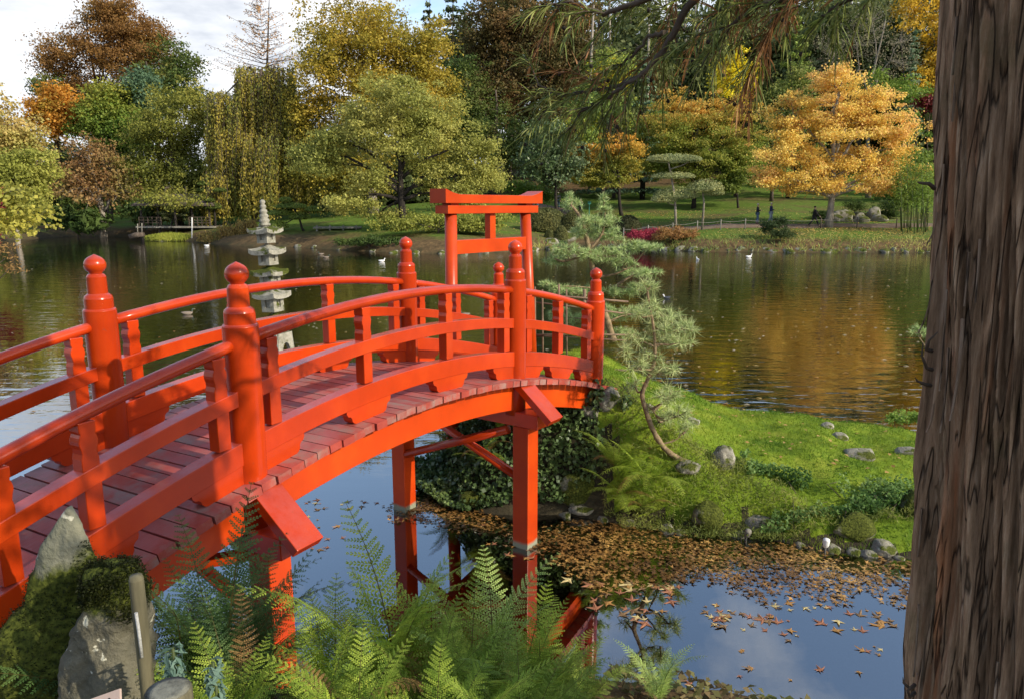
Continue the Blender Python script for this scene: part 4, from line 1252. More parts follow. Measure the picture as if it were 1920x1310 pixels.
# ---- clipped shrubs
def clipped(name, label, uvr, Y, palette, n=5200, leaf=0.13, group=None, zc=0.32):
    u, v, ru, rv = uvr
    c = at(u, v, Y=Y); s_ = pxm(Y)
    b0 = gz(c[0], c[1])
    r = np.array([ru * s_, ru * s_ * 0.9, max(rv * s_, c[2] + rv * s_ - b0)])
    ctr = np.array([c[0], c[1], b0])
    d = rnd_unit(n); d[:, 2] = np.abs(d[:, 2])
    lump = 1 + 0.10 * (fbm(d * 2.2 + u, 3) - 0.5)
    P = ctr + d * r * lump[:, None] * RNG.uniform(0.93, 1.01, (n, 1))
    col = pick_cols(P, palette, int(u) % 30, 0.8)
    V, F, cc = leaf_cloud(P, leaf, 0.7, d, col, 0.2, 0.6)
    t = thing(name, label, 'shrub', (c[0], c[1], b0), group)
    put('foliage', big_mesh('foliage', V, F, cc), t, LEAF)
    m = MB()
    prof = [(0.90, -0.1), (0.94, 0.2), (0.86, 0.45), (0.62, 0.7), (0.3, 0.86), (0.02, 0.92)]
    m.lathe([(a, z) for a, z in prof], 20, M=Matrix.Translation(Vector(ctr)) @ Matrix.Diagonal(Vector((*r, 1))))
    m.build('dense_core', SHRUBCORE, t)
    m = MB(); m.tube([ctr + np.array([0, 0, -.1]), ctr + np.array([0, 0, r[2] * 0.5])], 0.1, 6); m.build('stem', BARK_DARK, t)


SHRUBCORE = noise_mat('shrub_twigs', [(0.3, (0.03, 0.035, 0.012)), (0.7, (0.06, 0.065, 0.02))], 6, 0.95, 0.4)
CLIP = [(0.045, 0.055, 0.018), (0.085, 0.09, 0.028), (0.13, 0.12, 0.035)]
clipped('clipped_azalea', 'widest clipped round azalea mound right of the torii', (1025, 425, 46, 34), 66, CLIP, 9000)
clipped('clipped_azalea', 'tall clipped azalea mound overlapping the widest one', (1078, 430, 30, 34), 65, CLIP, 6000)
clipped('clipped_azalea', 'small clipped azalea ball in front of the tall mound', (1052, 437, 14, 13), 62, CLIP, 2200)
clipped('clipped_azalea', 'smallest clipped azalea ball left of the small one', (1030, 440, 9, 9), 62, CLIP, 1200)
clipped('clipped_azalea', 'clipped azalea mound behind the pine top', (1135, 418, 30, 20), 68, CLIP, 4200)
clipped('clipped_azalea', 'dark clipped azalea mound left of the red maple shrub', (1178, 425, 26, 20), 63, [(0.03, 0.035, 0.015), (0.06, 0.06, 0.022)], 4200)
tree('red_dwarf_maple', 'crimson dwarf maple mound near the waterline', 'shrub', 59, [(1200, 442, 24, 8), (1222, 438, 18, 8), (1185, 440, 14, 7)], (1205,), [(0.13, 0.015, 0.025), (0.28, 0.03, 0.05)], 3400, 60, 0.3, 0.14, 0.5, 0.06, bark=BARK_DARK)
tree('russet_dwarf_maple', 'russet brown dwarf maple mound right of the crimson one', 'shrub', 58, [(1262, 438, 32, 12), (1290, 442, 20, 9), (1240, 445, 18, 7)], (1265,), [(0.13, 0.07, 0.03), (0.24, 0.12, 0.04), (0.17, 0.10, 0.03)], 4200, 70, 0.3, 0.14, 0.5, 0.06, bark=BARK_DARK)
tree('dark_juniper', 'dark upright juniper on the grass by the pair of walkers', 'shrub', 57, [(1446, 424, 18, 12), (1464, 416, 10, 13), (1434, 420, 10, 8)], (1450,), [(0.015, 0.03, 0.01), (0.035, 0.055, 0.018)], 2200, 46, 0.32, 0.18, 0.3, 0.07, bark=BARK_DARK)
tree('dark_juniper', 'low spreading juniper below the upright one', 'shrub', 55.5, [(1468, 438, 22, 10)], (1465,), [(0.025, 0.04, 0.012), (0.05, 0.07, 0.02)], 1600, 36, 0.3, 0.16, 0.3, 0.06, bark=BARK_DARK)
tree('bank_shrub', 'yellow green shrub on the point beneath the oak', 'shrub', 58, [(800, 418, 46, 20), (870, 425, 40, 18), (910, 415, 40, 22), (740, 425, 40, 14)], (820,), YGREEN[:2] + [(0.16, 0.18, 0.03)], 8000, 130, 0.5, 0.2, 0.6, 0.1)
tree('bank_shrub', 'dark green shrub at the water edge below the oak trunk', 'shrub', 56, [(690, 452, 36, 10), (650, 458, 20, 6), (735, 455, 22, 9)], (690,), DKGREEN, 3600, 60, 0.35, 0.17, 0.6, 0.06)
tree('low_lawn_shrub', 'low dark spreading shrub on the lawn beside the magnolia', 'shrub', 80, [(985, 355, 40, 12), (1010, 365, 36, 10)], (995,), GREEN, 4200, 60, 0.7, 0.26, 0.6, 0.1)

# ---- cloud pruned trees
def cloud_pruned(label, Y, stem_uv, pads, palette, bark, nper=900, leaf=0.16, name='cloud_pruned_pine', r0=0.12):
    P0 = [np.array(at(u, v, Y=Y)) for u, v in stem_uv]
    bx, by = P0[0][:2]; bzz = gz(bx, by); P0[0][2] = bzz - 0.1
    t = thing(name, label, 'tree', (bx, by, bzz))
    m = MB(); m.tube(P0, [r0 * (1 - 0.6 * i / (len(P0) - 1)) for i in range(len(P0))], 8)
    for u, v, ru, rv in pads:
        c = np.array(at(u, v, Y=Y + RNG.uniform(-.5, .5))); s_ = pxm(Y)
        i = int(np.argmin([np.linalg.norm(p - c) for p in P0]))
        m.tube([P0[i], (P0[i] + c) / 2 + np.array([0, 0, -.08]), c], [r0 * .45, r0 * .35, r0 * .2], 5)
        n = int(nper * (ru / 22) ** 1.3) + 60
        d = rnd_unit(n); d[:, 2] = np.where(d[:, 2] < 0, d[:, 2] * 0.35, d[:, 2])
        r = np.array([ru * s_, ru * s_ * 0.8, rv * s_ * 1.3])
        P = c + d * r * RNG.uniform(0.6, 1.04, (n, 1))
        V, F, cc = leaf_cloud(P, leaf, 0.5, d, pick_cols(P, palette, int(u) % 20, 1.2), 0.5, 0.7)
        put('foliage_pad', big_mesh('foliage_pad', V, F, cc), t, LEAF)
    m.build('trunk', bark, t)


PADC = [(0.12, 0.14, 0.06), (0.20, 0.22, 0.09), (0.30, 0.28, 0.10)]
cloud_pruned('pale cloud pruned tree with flat grey green pads on the right bank', 62, [(1268, 424), (1266, 385), (1262, 350), (1256, 318), (1252, 300)], [(1265, 301, 46, 9), (1235, 300, 22, 7), (1300, 300, 16, 6), (1262, 332, 40, 7), (1268, 368, 42, 13), (1245, 376, 24, 9)], PADC, BARK_PALE)
cloud_pruned('small cloud pruned tree with one domed pad beside the flat padded one', 62, [(1318, 395), (1320, 380), (1318, 365), (1316, 356)], [(1322, 354, 34, 13), (1338, 362, 20, 10)], PADC, BARK_PALE, r0=0.1)
CLG = [(0.03, 0.05, 0.012), (0.075, 0.10, 0.02), (0.13, 0.16, 0.03)]
cloud_pruned('cloud pruned pine with wide green mushroom pad left of the weeping beech', 76, [(402, 436), (404, 420), (402, 395), (398, 365), (386, 350)], [(398, 389, 17, 8), (382, 346, 11, 4), (380, 358, 10, 4), (412, 358, 12, 4), (386, 370, 12, 4), (394, 376, 9, 3)], CLG, BARK_DARK, 900, 0.2)
cloud_pruned('small cloud pruned pine with grey pads in front of the pavilion', 76, [(318, 432), (322, 420), (326, 408), (320, 400)], [(305, 401, 11, 4), (326, 401, 11, 4), (312, 410, 9, 4), (345, 404, 12, 4), (355, 412, 12, 4)], [(0.06, 0.075, 0.03), (0.10, 0.11, 0.045)], BARK_DARK, 700, 0.2)
cloud_pruned('layered cloud pruned pine right of the stone lantern', 66, [(572, 446), (566, 428), (560, 405), (545, 385)], [(535, 376, 12, 5), (545, 388, 30, 6), (525, 401, 26, 6), (562, 408, 20, 8), (588, 394, 16, 6), (520, 425, 22, 9)], [(0.07, 0.10, 0.02), (0.13, 0.17, 0.03), (0.17, 0.20, 0.04)], BARK_DARK, 900, 0.17)

# ---- bamboo at right edge
t = thing('bamboo_clump', 'green bamboo clump beside the cedar trunk on the right bank', 'bamboo', (*at(1715, 420, Y=60)[:2], gz(*at(1715, 420, Y=60)[:2])))
m = MB(); C = []
for k in range(34):
    u = RNG.uniform(1690, 1742); Yk = RNG.uniform(58, 63); b = at(u, 420, Y=Yk); zb = gz(b[0], b[1]); tp = at(u + RNG.uniform(-14, 14), RNG.uniform(290, 345), Y=Yk)
    m.tube([(b[0], b[1], zb - .1), ((b[0] + tp[0]) / 2, b[1], (zb + tp[2]) / 2), tuple(tp)], [0.03, 0.025, 0.01], 5)
    q = 130; tt = RNG.uniform(0.45, 1, q)[:, None]
    C.append(np.array([b[0], b[1], zb]) + (tp - np.array([b[0], b[1], zb])) * tt + RNG.normal(0, 0.35, (q, 3)))
C = np.concatenate(C)
V, F, cc = leaf_cloud(C, 0.26, 0.25, np.tile([0, -1.0, 0], (len(C), 1)), pick_cols(C, GREEN, 4, 0.8), 0.4, 0.9, 0.4)
put('foliage', big_mesh('foliage', V, F, cc), t, LEAF)
BAMG = noise_mat('green_culm', [(0.3, (0.03, 0.05, 0.012)), (0.7, (0.08, 0.10, 0.03))], 4, 0.6, 0.1)
m.build('culm', BAMG, t)


# ------------------------------------------------------------------ rocks
def ico(sub):
    import bmesh
    bm = bmesh.new(); bmesh.ops.create_icosphere(bm, subdivisions=sub, radius=1)
    V = np.array([v.co for v in bm.verts]); F = np.array([[v.index for v in f.verts] for f in bm.faces]); bm.free()
    return V, F


ICO3, ICO4, ICO5 = ico(3), ico(4), ico(5)


def rock(label, c, r, seed, mat=None, rot=0, name='rock', cat='rock', group=None, sub=ICO4, amp=0.4, cut=0.0, tilt=0.0):
    V, F = sub
    d = V.copy()
    k = 1 + amp * (fbm(d * 1.1 + seed * 5.1, 3, seed) - 0.5) * 2 + 0.12 * (fbm(d * 4 + seed, 3, seed + 3) - 0.5)
    P = d * k[:, None]
    # a few flat facets as broken stone has
    rs = np.random.default_rng(seed)
    for q in range(7):
        nrm = rs.normal(0, 1, 3); nrm /= np.linalg.norm(nrm)
        lim_ = rs.uniform(0.62, 0.9)
        dd = P @ nrm
        P = np.where((dd > lim_)[:, None], P - nrm * ((dd - lim_) * 0.85)[:, None], P)
    P = P * np.array(r)
    ca, sa = math.cos(rot), math.sin(rot)
    ct, st_ = math.cos(tilt), math.sin(tilt)
    P = np.stack([P[:, 0] * ct + P[:, 2] * st_, P[:, 1], -P[:, 0] * st_ + P[:, 2] * ct], -1)
    P = np.stack([P[:, 0] * ca - P[:, 1] * sa, P[:, 0] * sa + P[:, 1] * ca, P[:, 2]], -1)
    o = put(name, big_mesh(name, P, F, None, True), None, mat or MOSSROCK)
    o.location = Vector([float(x) for x in c])
    return tag(o, label, cat, group)

#@@NEAR
def isl_hit(u, v):
    d = at(u, v, Y=1.0) - np.array([0, 0, CAM_Z])
    ys = np.arange(6.0, 12.0, 0.02)
    z, dd = isl_h(d[0] * ys, ys)
    zr = CAM_Z + d[2] * ys
    k = np.argmax(zr < np.maximum(z, 0.0))
    return np.array([d[0] * ys[k], ys[k], max(z[k], 0.0)])


def gnd_hit(u, v, y0=40.0, y1=110.0):
    d = at(u, v, Y=1.0) - np.array([0, 0, CAM_Z])
    ys = np.arange(y0, y1, 0.25)
    z, dd = ground_h(d[0] * ys, ys)
    zr = CAM_Z + d[2] * ys
    k = int(np.argmax(zr < z)) if (zr < z).any() else len(ys) - 1
    return np.array([d[0] * ys[k], ys[k], z[k]])


# ------------------------------------------------------------------ island rocks and bank plants
for (u, v, a, b_, c_, sd_, rot, mat, lab, tl) in [
    (1290, 880, 0.155, 0.13, 0.085, 3, 0.3, GREYROCK, 'flat topped pale rock at the foot of the leaning pine', 0),
    (1357, 872, 0.13, 0.12, 0.19, 8, 0.9, GREYROCK, 'upright pale rock right of the leaning pine base', 0.35),
    (1330, 985, 0.20, 0.17, 0.22, 12, 0.5, MOSSROCK, 'big moss covered boulder at the water edge below the turf', 0.1),
    (1435, 985, 0.20, 0.13, 0.085, 15, 0.1, GREYROCK, 'low grey slab at the waterline right of the mossy boulder', 0),
    (1552, 802, 0.09, 0.07, 0.075, 21, 0.2, GREYROCK, 'small pointed grey rock high on the island turf', 0.3),
    (1578, 822, 0.12, 0.09, 0.06, 22, 0.7, GREYROCK, 'half buried rock in front of the small pointed one', 0),
    (1617, 858, 0.20, 0.14, 0.09, 25, 0.1, GREYROCK, 'rounded pale rock in the turf with moss in front', 0),
    (1705, 850, 0.17, 0.10, 0.075, 27, 0.0, GREYROCK, 'low pale rock in the turf beside the cedar trunk', 0),
    (1712, 960, 0.16, 0.15, 0.22, 31, 0.4, MOSSROCK, 'tall mossy boulder on the bank beside the cedar trunk', 0.1),
    (1660, 1035, 0.15, 0.13, 0.08, 33, 0.2, GREYROCK, 'dark wet rock in the leaf litter at the waterline', 0),
    (1600, 1000, 0.22, 0.15, 0.14, 35, 0.2, MOSSROCK, 'mossy rock under the trailing plants on the right bank', 0),
    (1085, 925, 0.26, 0.17, 0.19, 38, 0.1, MOSSROCK, 'large shaded rock in the bank right of the bridge pier', 0),
    (1095, 962, 0.20, 0.12, 0.06, 41, 0.0, GREYROCK, 'flat stone at the water edge right of the bridge pier', 0),
    (1205, 958, 0.14, 0.10, 0.09, 42, 0.4, MOSSROCK, 'mossy stone between the ferns at the water edge', 0),
    (1142, 752, 0.15, 0.13, 0.15, 44, 0.3, GREYROCK, 'pale rock under the last planks of the bridge', 0.2),
    (1110, 780, 0.12, 0.10, 0.08, 47, 0.3, GREYROCK, 'pale stone below the end of the bridge girder', 0),
    (1215, 770, 0.10, 0.08, 0.06, 49, 0.3, GREYROCK, 'small pale rock behind the leaning pine stem', 0),
    (1300, 792, 0.10, 0.08, 0.05, 52, 0.3, GREYROCK, 'half hidden rock in the turf right of the leaning pine', 0),
    (800, 890, 0.22, 0.15, 0.11, 55, 0.3, GREYROCK, 'blue grey rock at the water edge under the bridge', 0),
    (895, 940, 0.20, 0.15, 0.12, 57, 0.3, MOSSROCK, 'dark mossy rock in the bank left of the bridge pier', 0)]:
    p = isl_hit(u, v)
    rock(lab, (p[0], p[1] + b_ * 0.3, p[2] + c_ * 0.1), (a, b_, c_), sd_, mat, rot, tilt=tl)


for k, (u, v) in enumerate([(1250, 1000), (1275, 1004), (1385, 1010), (1470, 1018), (1500, 1028), (1560, 1036), (1600, 1040), (1630, 1046), (1685, 1052), (1060, 972), (1130, 980), (1180, 988)]):
    p = at(u, v - 6, z=0.0); a = RNG.uniform(0.05, 0.11)
    rock('small dark stone bedded along the island waterline', (p[0], p[1], 0.0), (a, a * .75, a * .6), 500 + k, GREYROCK, RNG.uniform(0, 3), group='small stones along the island waterline', sub=ICO3)


def surf_leaves(n, x0, x1, y0, y1, size, aspect, palette, thick, cond=None, seed=2, dens=None):
    P = np.stack([RNG.uniform(x0, x1, n), RNG.uniform(y0, y1, n)], -1)
    h, d = isl_h(P[:, 0], P[:, 1])
    k = (d > -0.12)
    if cond is not None: k &= cond(P[:, 0], P[:, 1], d)
    P, h, d = P[k], h[k], d[k]
    e = 0.04
    gx_ = (isl_h(P[:, 0] + e, P[:, 1])[0] - isl_h(P[:, 0] - e, P[:, 1])[0]) / (2 * e)
    gy_ = (isl_h(P[:, 0], P[:, 1] + e)[0] - isl_h(P[:, 0], P[:, 1] - e)[0]) / (2 * e)
    nr = np.stack([-gx_, -gy_, np.ones(len(P))], -1)
    nr /= np.linalg.norm(nr, axis=1, keepdims=True)
    base = np.stack([P[:, 0], P[:, 1], np.maximum(h, 0.02)], -1)
    lump = fbm(base * 5, 2, seed)[:, None]
    C = base + nr * (RNG.uniform(0.0, 1, (len(P), 1)) * thick * (0.3 + 1.4 * lump))
    return leaf_cloud(C, size, aspect, nr, pick_cols(C, palette, seed, 3.0), 0.1, 0.75, 0.3)


t = thing('ivy', 'dark green ivy covering the steep bank beside the bridge pier', 'plant', isl_hit(1100, 850))
V, F, cc = surf_leaves(26000, -1.3, 1.75, 7.7, 9.3, 0.052, 0.85, [(0.020, 0.036, 0.012), (0.045, 0.075, 0.022), (0.085, 0.12, 0.035)], 0.14,
                       lambda x, y, d: (d < 0.62) & (y < 9.2) & (x < 1.0 + 1.5 * (fbm(np.stack([x * 4, y * 4, x * 0], -1), 3, 8) - 0.4)), 5)
put('foliage', big_mesh('foliage', V, F, cc), t, LEAFG)
m = MB()
for k in range(26):
    x = RNG.uniform(-1.1, 1.4); p = [(x + RNG.normal(0, .06), 8.0 + q * 0.18 + RNG.normal(0, .02), 0) for q in range(5)]
    m.tube([(a, b_, max(0.02, iz(a, b_)) + 0.01) for a, b_, _ in p], 0.006, 4, caps=False)
m.build('stem', BARK_DARK, t)
t = thing('trailing_plant', 'small leaved green plant trailing over the right bank to the water', 'plant', isl_hit(1580, 940))
V, F, cc = surf_leaves(26000, 2.5, 4.6, 7.0, 8.6, 0.034, 0.8, [(0.03, 0.065, 0.012), (0.07, 0.13, 0.03), (0.14, 0.20, 0.06)], 0.16,
                       lambda x, y, d: (d < 0.85) & (fbm(np.stack([x * 2.6, y * 2.6, x * 0], -1), 3, 4) > 0.50), 7)
put('foliage', big_mesh('foliage', V, F, cc), t, LEAF)
m = MB()
for k in range(14):
    p = isl_hit(RNG.uniform(1480, 1690), RNG.uniform(900, 960))
    m.tube([p + np.array([0, 0, .02]), p + np.array([RNG.normal(0, .1), -0.12, 0.05]), p + np.array([RNG.normal(0, .15), -0.3, -0.2])], 0.004, 4, caps=False)
m.build('stem', BARK, t)
V, F, cc = surf_leaves(44000, 1.0, 5.6, 6.9, 9.0, 0.055, 0.14, [(0.05, 0.07, 0.012), (0.11, 0.13, 0.025), (0.19, 0.18, 0.05)], 0.12,
                       lambda x, y, d: (x > 0.45 + 1.1 * fbm(np.stack([x * 5, y * 5, x * 0], -1), 3, 21)) & (d < np.where(x < 2.6, 0.8, 0.32 + 0.3 * fbm(np.stack([x * 3, y * 3, x * 0], -1), 2, 4))), 9)
tag(put('bank_grass', big_mesh('bank_grass', V, F, cc), None, LEAF), 'rough grass tufts hanging over the bank below the pine', kind='stuff')


# ------------------------------------------------------------------ ferns
def frond_mesh(seed, L=1.0, width=0.17, npin=24, palette=((0.05, 0.10, 0.015), (0.11, 0.17, 0.03)), arch=0.5, nl=9):
    rs = np.random.default_rng(seed)
    ts = np.linspace(0.0, 1, 30)
    X = ts * L * (1 - 0.10 * arch * ts ** 2); Zc = L * (0.32 * arch * ts - 0.62 * arch * ts ** 2.4)
    Yc = 0.04 * L * np.sin(ts * 2 + seed) * ts
    spine = np.stack([X, Yc, Zc], -1)
    V = []; F = []; Cc = []
    def addq(q, c):
        n = len(V); V.extend(q); F.append((n, n + 1, n + 2, n + 3)); Cc.extend([c] * 4)
    pal = np.array(palette) * 2.3
    for i in range(len(ts) - 1):
        w0 = 0.0055 * L * (1 - 0.8 * ts[i]); w1 = 0.0055 * L * (1 - 0.8 * ts[i + 1])
        addq([spine[i] + [0, -w0, .0], spine[i] + [0, w0, .0], spine[i + 1] + [0, w1, .0], spine[i + 1] + [0, -w1, .0]], np.array([0.12, 0.11, 0.03]))
    for k in range(npin):
        t = 0.10 + 0.89 * (k / (npin - 1)) ** 0.92
        ln = width * L * (min(1, (t + 0.02) / 0.30) ** 0.7) * (1 - t) ** 0.62 * 1.35 + 0.006 * L
        f = t * 29; i = min(int(f), 28)
        p = spine[i] + (spine[i + 1] - spine[i]) * (f - i)
        tg = spine[i + 1] - spine[i]; tg /= np.linalg.norm(tg)
        up = np.array([-tg[2], 0, tg[0]])
        for sd in (1, -1):
            l = ln * rs.uniform(0.85, 1.12)
            lat = np.array([0, sd, 0])
            fwd = 0.30 + 0.45 * t + rs.normal(0, .06)
            dr = lat + tg * fwd; dr /= np.linalg.norm(dr)
            droop_ = rs.uniform(0.05, 0.35)
            base_c = pal[0] + (pal[1] - pal[0]) * rs.random()
            n_ = max(3, int(nl * (0.35 + 0.65 * l / (width * L))))
            lw = l / n_ * 0.95
            for q in range(n_):
                g = (q + 0.5) / n_
                pc = p + dr * l * g - up * droop_ * l * g * g
                ll = l * 0.17 * (1 - g) ** 0.6 + 0.0035 * L
                ax = dr - up * droop_ * g * 2
                side = np.cross(up, dr)
                for s2 in (1, -1):
                    d2 = side * s2 + dr * 0.55; d2 /= np.linalg.norm(d2)
                    c = base_c * rs.uniform(0.8, 1.25)
                    tip = pc + d2 * ll - up * ll * 0.15
                    addq([pc - dr * lw * 0.5, pc + d2 * ll * 0.55 - dr * lw * 0.42, tip, pc + dr * lw * 0.48 + d2 * ll * 0.2], c)
    return big_mesh('frond', np.array(V), np.array(F), np.array(Cc), False, (LEAF,))


FR_Y = [frond_mesh(q, palette=((0.085, 0.13, 0.014), (0.19, 0.235, 0.03)), arch=a, width=w_) for q, (a, w_) in enumerate([(0.5, 0.17), (0.8, 0.16), (0.3, 0.18), (1.0, 0.15)])]
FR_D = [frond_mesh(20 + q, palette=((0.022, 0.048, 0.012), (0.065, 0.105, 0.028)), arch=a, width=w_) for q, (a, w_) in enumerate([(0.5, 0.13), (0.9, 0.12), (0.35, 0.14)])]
FR_P = [frond_mesh(40 + q, palette=((0.13, 0.185, 0.045), (0.21, 0.27, 0.075)), arch=a, width=w_) for q, (a, w_) in enumerate([(0.9, 0.15), (0.6, 0.16)])]
FR_M = [frond_mesh(60 + q, palette=((0.07, 0.105, 0.012), (0.15, 0.195, 0.03)), arch=a, width=w_) for q, (a, w_) in enumerate([(0.5, 0.16), (0.8, 0.15), (0.3, 0.17)])]


FR_B = [frond_mesh(80, palette=((0.10, 0.055, 0.02), (0.19, 0.11, 0.04)), arch=0.9, width=0.12)]


def fern(label, p, meshes, n, L, el=(35, 75), az=(0, 360), group=None, roll=12):
    t = thing('fern', label, 'fern', p, group)
    for k in range(n):
        o = bpy.data.objects.new('frond', FR_B[0] if (n > 8 and k in (3, 7) and RNG.random() < 0.45) else meshes[RNG.integers(len(meshes))]); COL.objects.link(o); o.parent = t
        a = R(az[0] + (az[1] - az[0]) * (k + RNG.uniform(0.1, 0.9)) / n)
        s_ = L * RNG.uniform(0.72, 1.12)
        o.matrix_basis = Matrix.Translation(Vector((math.cos(a) * .015, math.sin(a) * .015, 0))) @ Matrix.Rotation(a, 4, 'Z') @ Matrix.Rotation(-R(RNG.uniform(*el)), 4, 'Y') @ Matrix.Rotation(R(RNG.uniform(-roll, roll)), 4, 'X') @ Matrix.Scale(s_, 4)
    return t


def fern_at(label, u, v_top, Y, meshes, n, **kw):
    """fern rooted on the bank at distance Y whose upright fronds reach the height seen at v_top"""
    p = at(u, v_top, Y=Y)
    z = max(gz(p[0], p[1]), 0.0)
    L = min(max((p[2] - z) / 0.80, 0.34), 1.15)
    return fern(label, (p[0], p[1], z - 0.01), meshes, n, L, **kw)


ferns = [
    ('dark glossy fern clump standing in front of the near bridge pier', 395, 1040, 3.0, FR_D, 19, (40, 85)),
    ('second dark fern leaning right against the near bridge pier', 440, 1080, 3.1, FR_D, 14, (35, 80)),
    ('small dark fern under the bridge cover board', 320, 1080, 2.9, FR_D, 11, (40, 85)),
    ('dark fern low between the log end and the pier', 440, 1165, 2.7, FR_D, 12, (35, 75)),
    ('yellow green fern at the bottom right of the wooden stake', 420, 1225, 2.45, FR_Y, 10, (35, 75)),
    ('pale soft fern drooping beside the wooden stake', 345, 1215, 2.3, FR_P, 7, (25, 55)),
    ('tall yellow green fern with upright fronds left of centre', 615, 1125, 2.75, FR_Y, 9, (50, 85)),
    ('tall bright fern with one frond reaching up over the pier reflection', 735, 1035, 2.85, FR_Y, 8, (58, 88)),
    ('mid green fern low in the middle of the fern bed', 790, 1185, 2.6, FR_M, 12, (35, 75)),
    ('mid green fern at the bottom edge left of centre', 575, 1260, 2.4, FR_M, 12, (35, 75)),
    ('spreading fern at the bottom centre with blue green fronds', 870, 1150, 2.75, FR_M, 12, (40, 78)),
    ('tall fern whose curling frond reaches the far bridge pier', 925, 1070, 2.9, FR_P, 6, (50, 80)),
    ('yellow tinged fern right of the fern bed middle', 975, 1150, 2.75, FR_Y, 11, (40, 80)),
    ('feathery mid green fern at the right end of the main bed', 1015, 1160, 2.9, FR_M, 10, (40, 80)),
    ('low fern at the bottom edge beside the open water', 1090, 1255, 2.95, FR_M, 10, (35, 75)),
    ('pale green fern standing alone at the bottom edge right of the bed', 1235, 1225, 3.05, FR_P, 8, (45, 82)),
    ('small fern behind the bottom edge log', 300, 1240, 2.2, FR_Y, 8, (30, 70)),
    ('mid green fern behind the tall bright fern', 680, 1145, 3.1, FR_M, 9, (40, 75)),
    ('fern with thin dry fronds in the middle of the bed', 830, 1180, 3.05, [FR_M[1], FR_Y[1], FR_B[0]], 10, (35, 75)),
    ('bright fern at the very bottom centre of the view', 820, 1240, 2.3, FR_Y, 10, (40, 80)),
    ('bright fern at the very bottom left of the bed', 660, 1235, 2.3, FR_Y, 10, (40, 80)),
    ('mid green fern at the very bottom right of the bed', 980, 1235, 2.4, FR_M, 10, (40, 80)),
]
for lab, u, v, Y, ms, n_, el in ferns:
    fern_at(lab, u, v, Y, ms, n_, el=el)
for lab, u, v, ms, n_, L_, az in [
    ('dark fern hanging from the island bank behind the bridge brace', 850, 850, FR_M, 10, 0.56, (170, 360)),
    ('dark fern hanging from the bank left of the far pier', 905, 870, FR_M, 10, 0.56, (170, 360)),
    ('light green fern among the ivy right of the far pier', 1150, 885, FR_M, 11, 0.62, (170, 360)),
    ('bright yellow green fern on the bank below the leaning pine', 1215, 910, FR_Y, 12, 0.62, (170, 360)),
    ('small fern trailing to the water edge below the ivy', 1160, 935, FR_M, 9, 0.5, (170, 360)),
    ('small bright fern at the water edge below the leaning pine', 1200, 955, FR_Y, 9, 0.42, (170, 360)),
    ('light green sprig of fern high behind the far pier', 940, 810, FR_M, 6, 0.34, (180, 360))]:
    p = isl_hit(u, v)
    fern(lab, (p[0], p[1] - 0.06, p[2] + 0.06), ms, n_, L_, el=(15, 60), az=az)

# blue green spurge by the stake
SPUR = [(0.07, 0.12, 0.09), (0.12, 0.19, 0.15)]
for (u, v, Y, lab) in [(325, 1228, 2.25, 'blue green spurge shoot behind the log end'), (400, 1255, 2.3, 'smaller blue green spurge shoot among the ferns')]:
    p = at(u, v, Y=Y); z0 = gz(p[0], p[1]); t = thing('spurge', lab, 'plant', (p[0], p[1], z0))
    m = MB(); m.tube([(p[0], p[1], z0 - .02), (p[0] + .01, p[1], (z0 + p[2]) / 2), tuple(p + np.array([0, 0, .03]))], 0.006, 5); m.build('stem', BAMG, t)
    n = 110; tt = RNG.uniform(0.45, 1, n); an = RNG.uniform(0, 6.28, n)
    C = np.stack([p[0] + np.cos(an) * .022, p[1] + np.sin(an) * .022, z0 + (p[2] + .03 - z0) * tt], -1)
    V, F, cc = leaf_cloud(C, 0.05, 0.3, np.stack([np.cos(an), np.sin(an), an * 0], -1), pick_cols(C, SPUR, 3, 5), 0.5, 0.4)
    put('foliage', big_mesh('foliage', V, F, cc), t, LEAF)
# ground cover under the ferns
n = 9000
P = np.stack([RNG.uniform(-2.6, 2.0, n), RNG.uniform(1.2, 3.9, n)], -1); h, d = ground_h(P[:, 0], P[:, 1]); k = d > 0.02; P, h = P[k], h[k]
C = np.stack([P[:, 0], P[:, 1], h + RNG.uniform(0, .05, len(P))], -1)
V, F, cc = leaf_cloud(C, 0.05, 0.6, np.tile([0, 0, 1.0], (len(C), 1)), pick_cols(C, [(0.03, 0.04, 0.01), (0.10, 0.07, 0.03), (0.09, 0.12, 0.03)], 4, 3), 0.6, 0.9)
tag(put('ground_cover', big_mesh('ground_cover', V, F, cc), None, LEAF), 'small weeds and dead leaves on the near bank', kind='stuff')


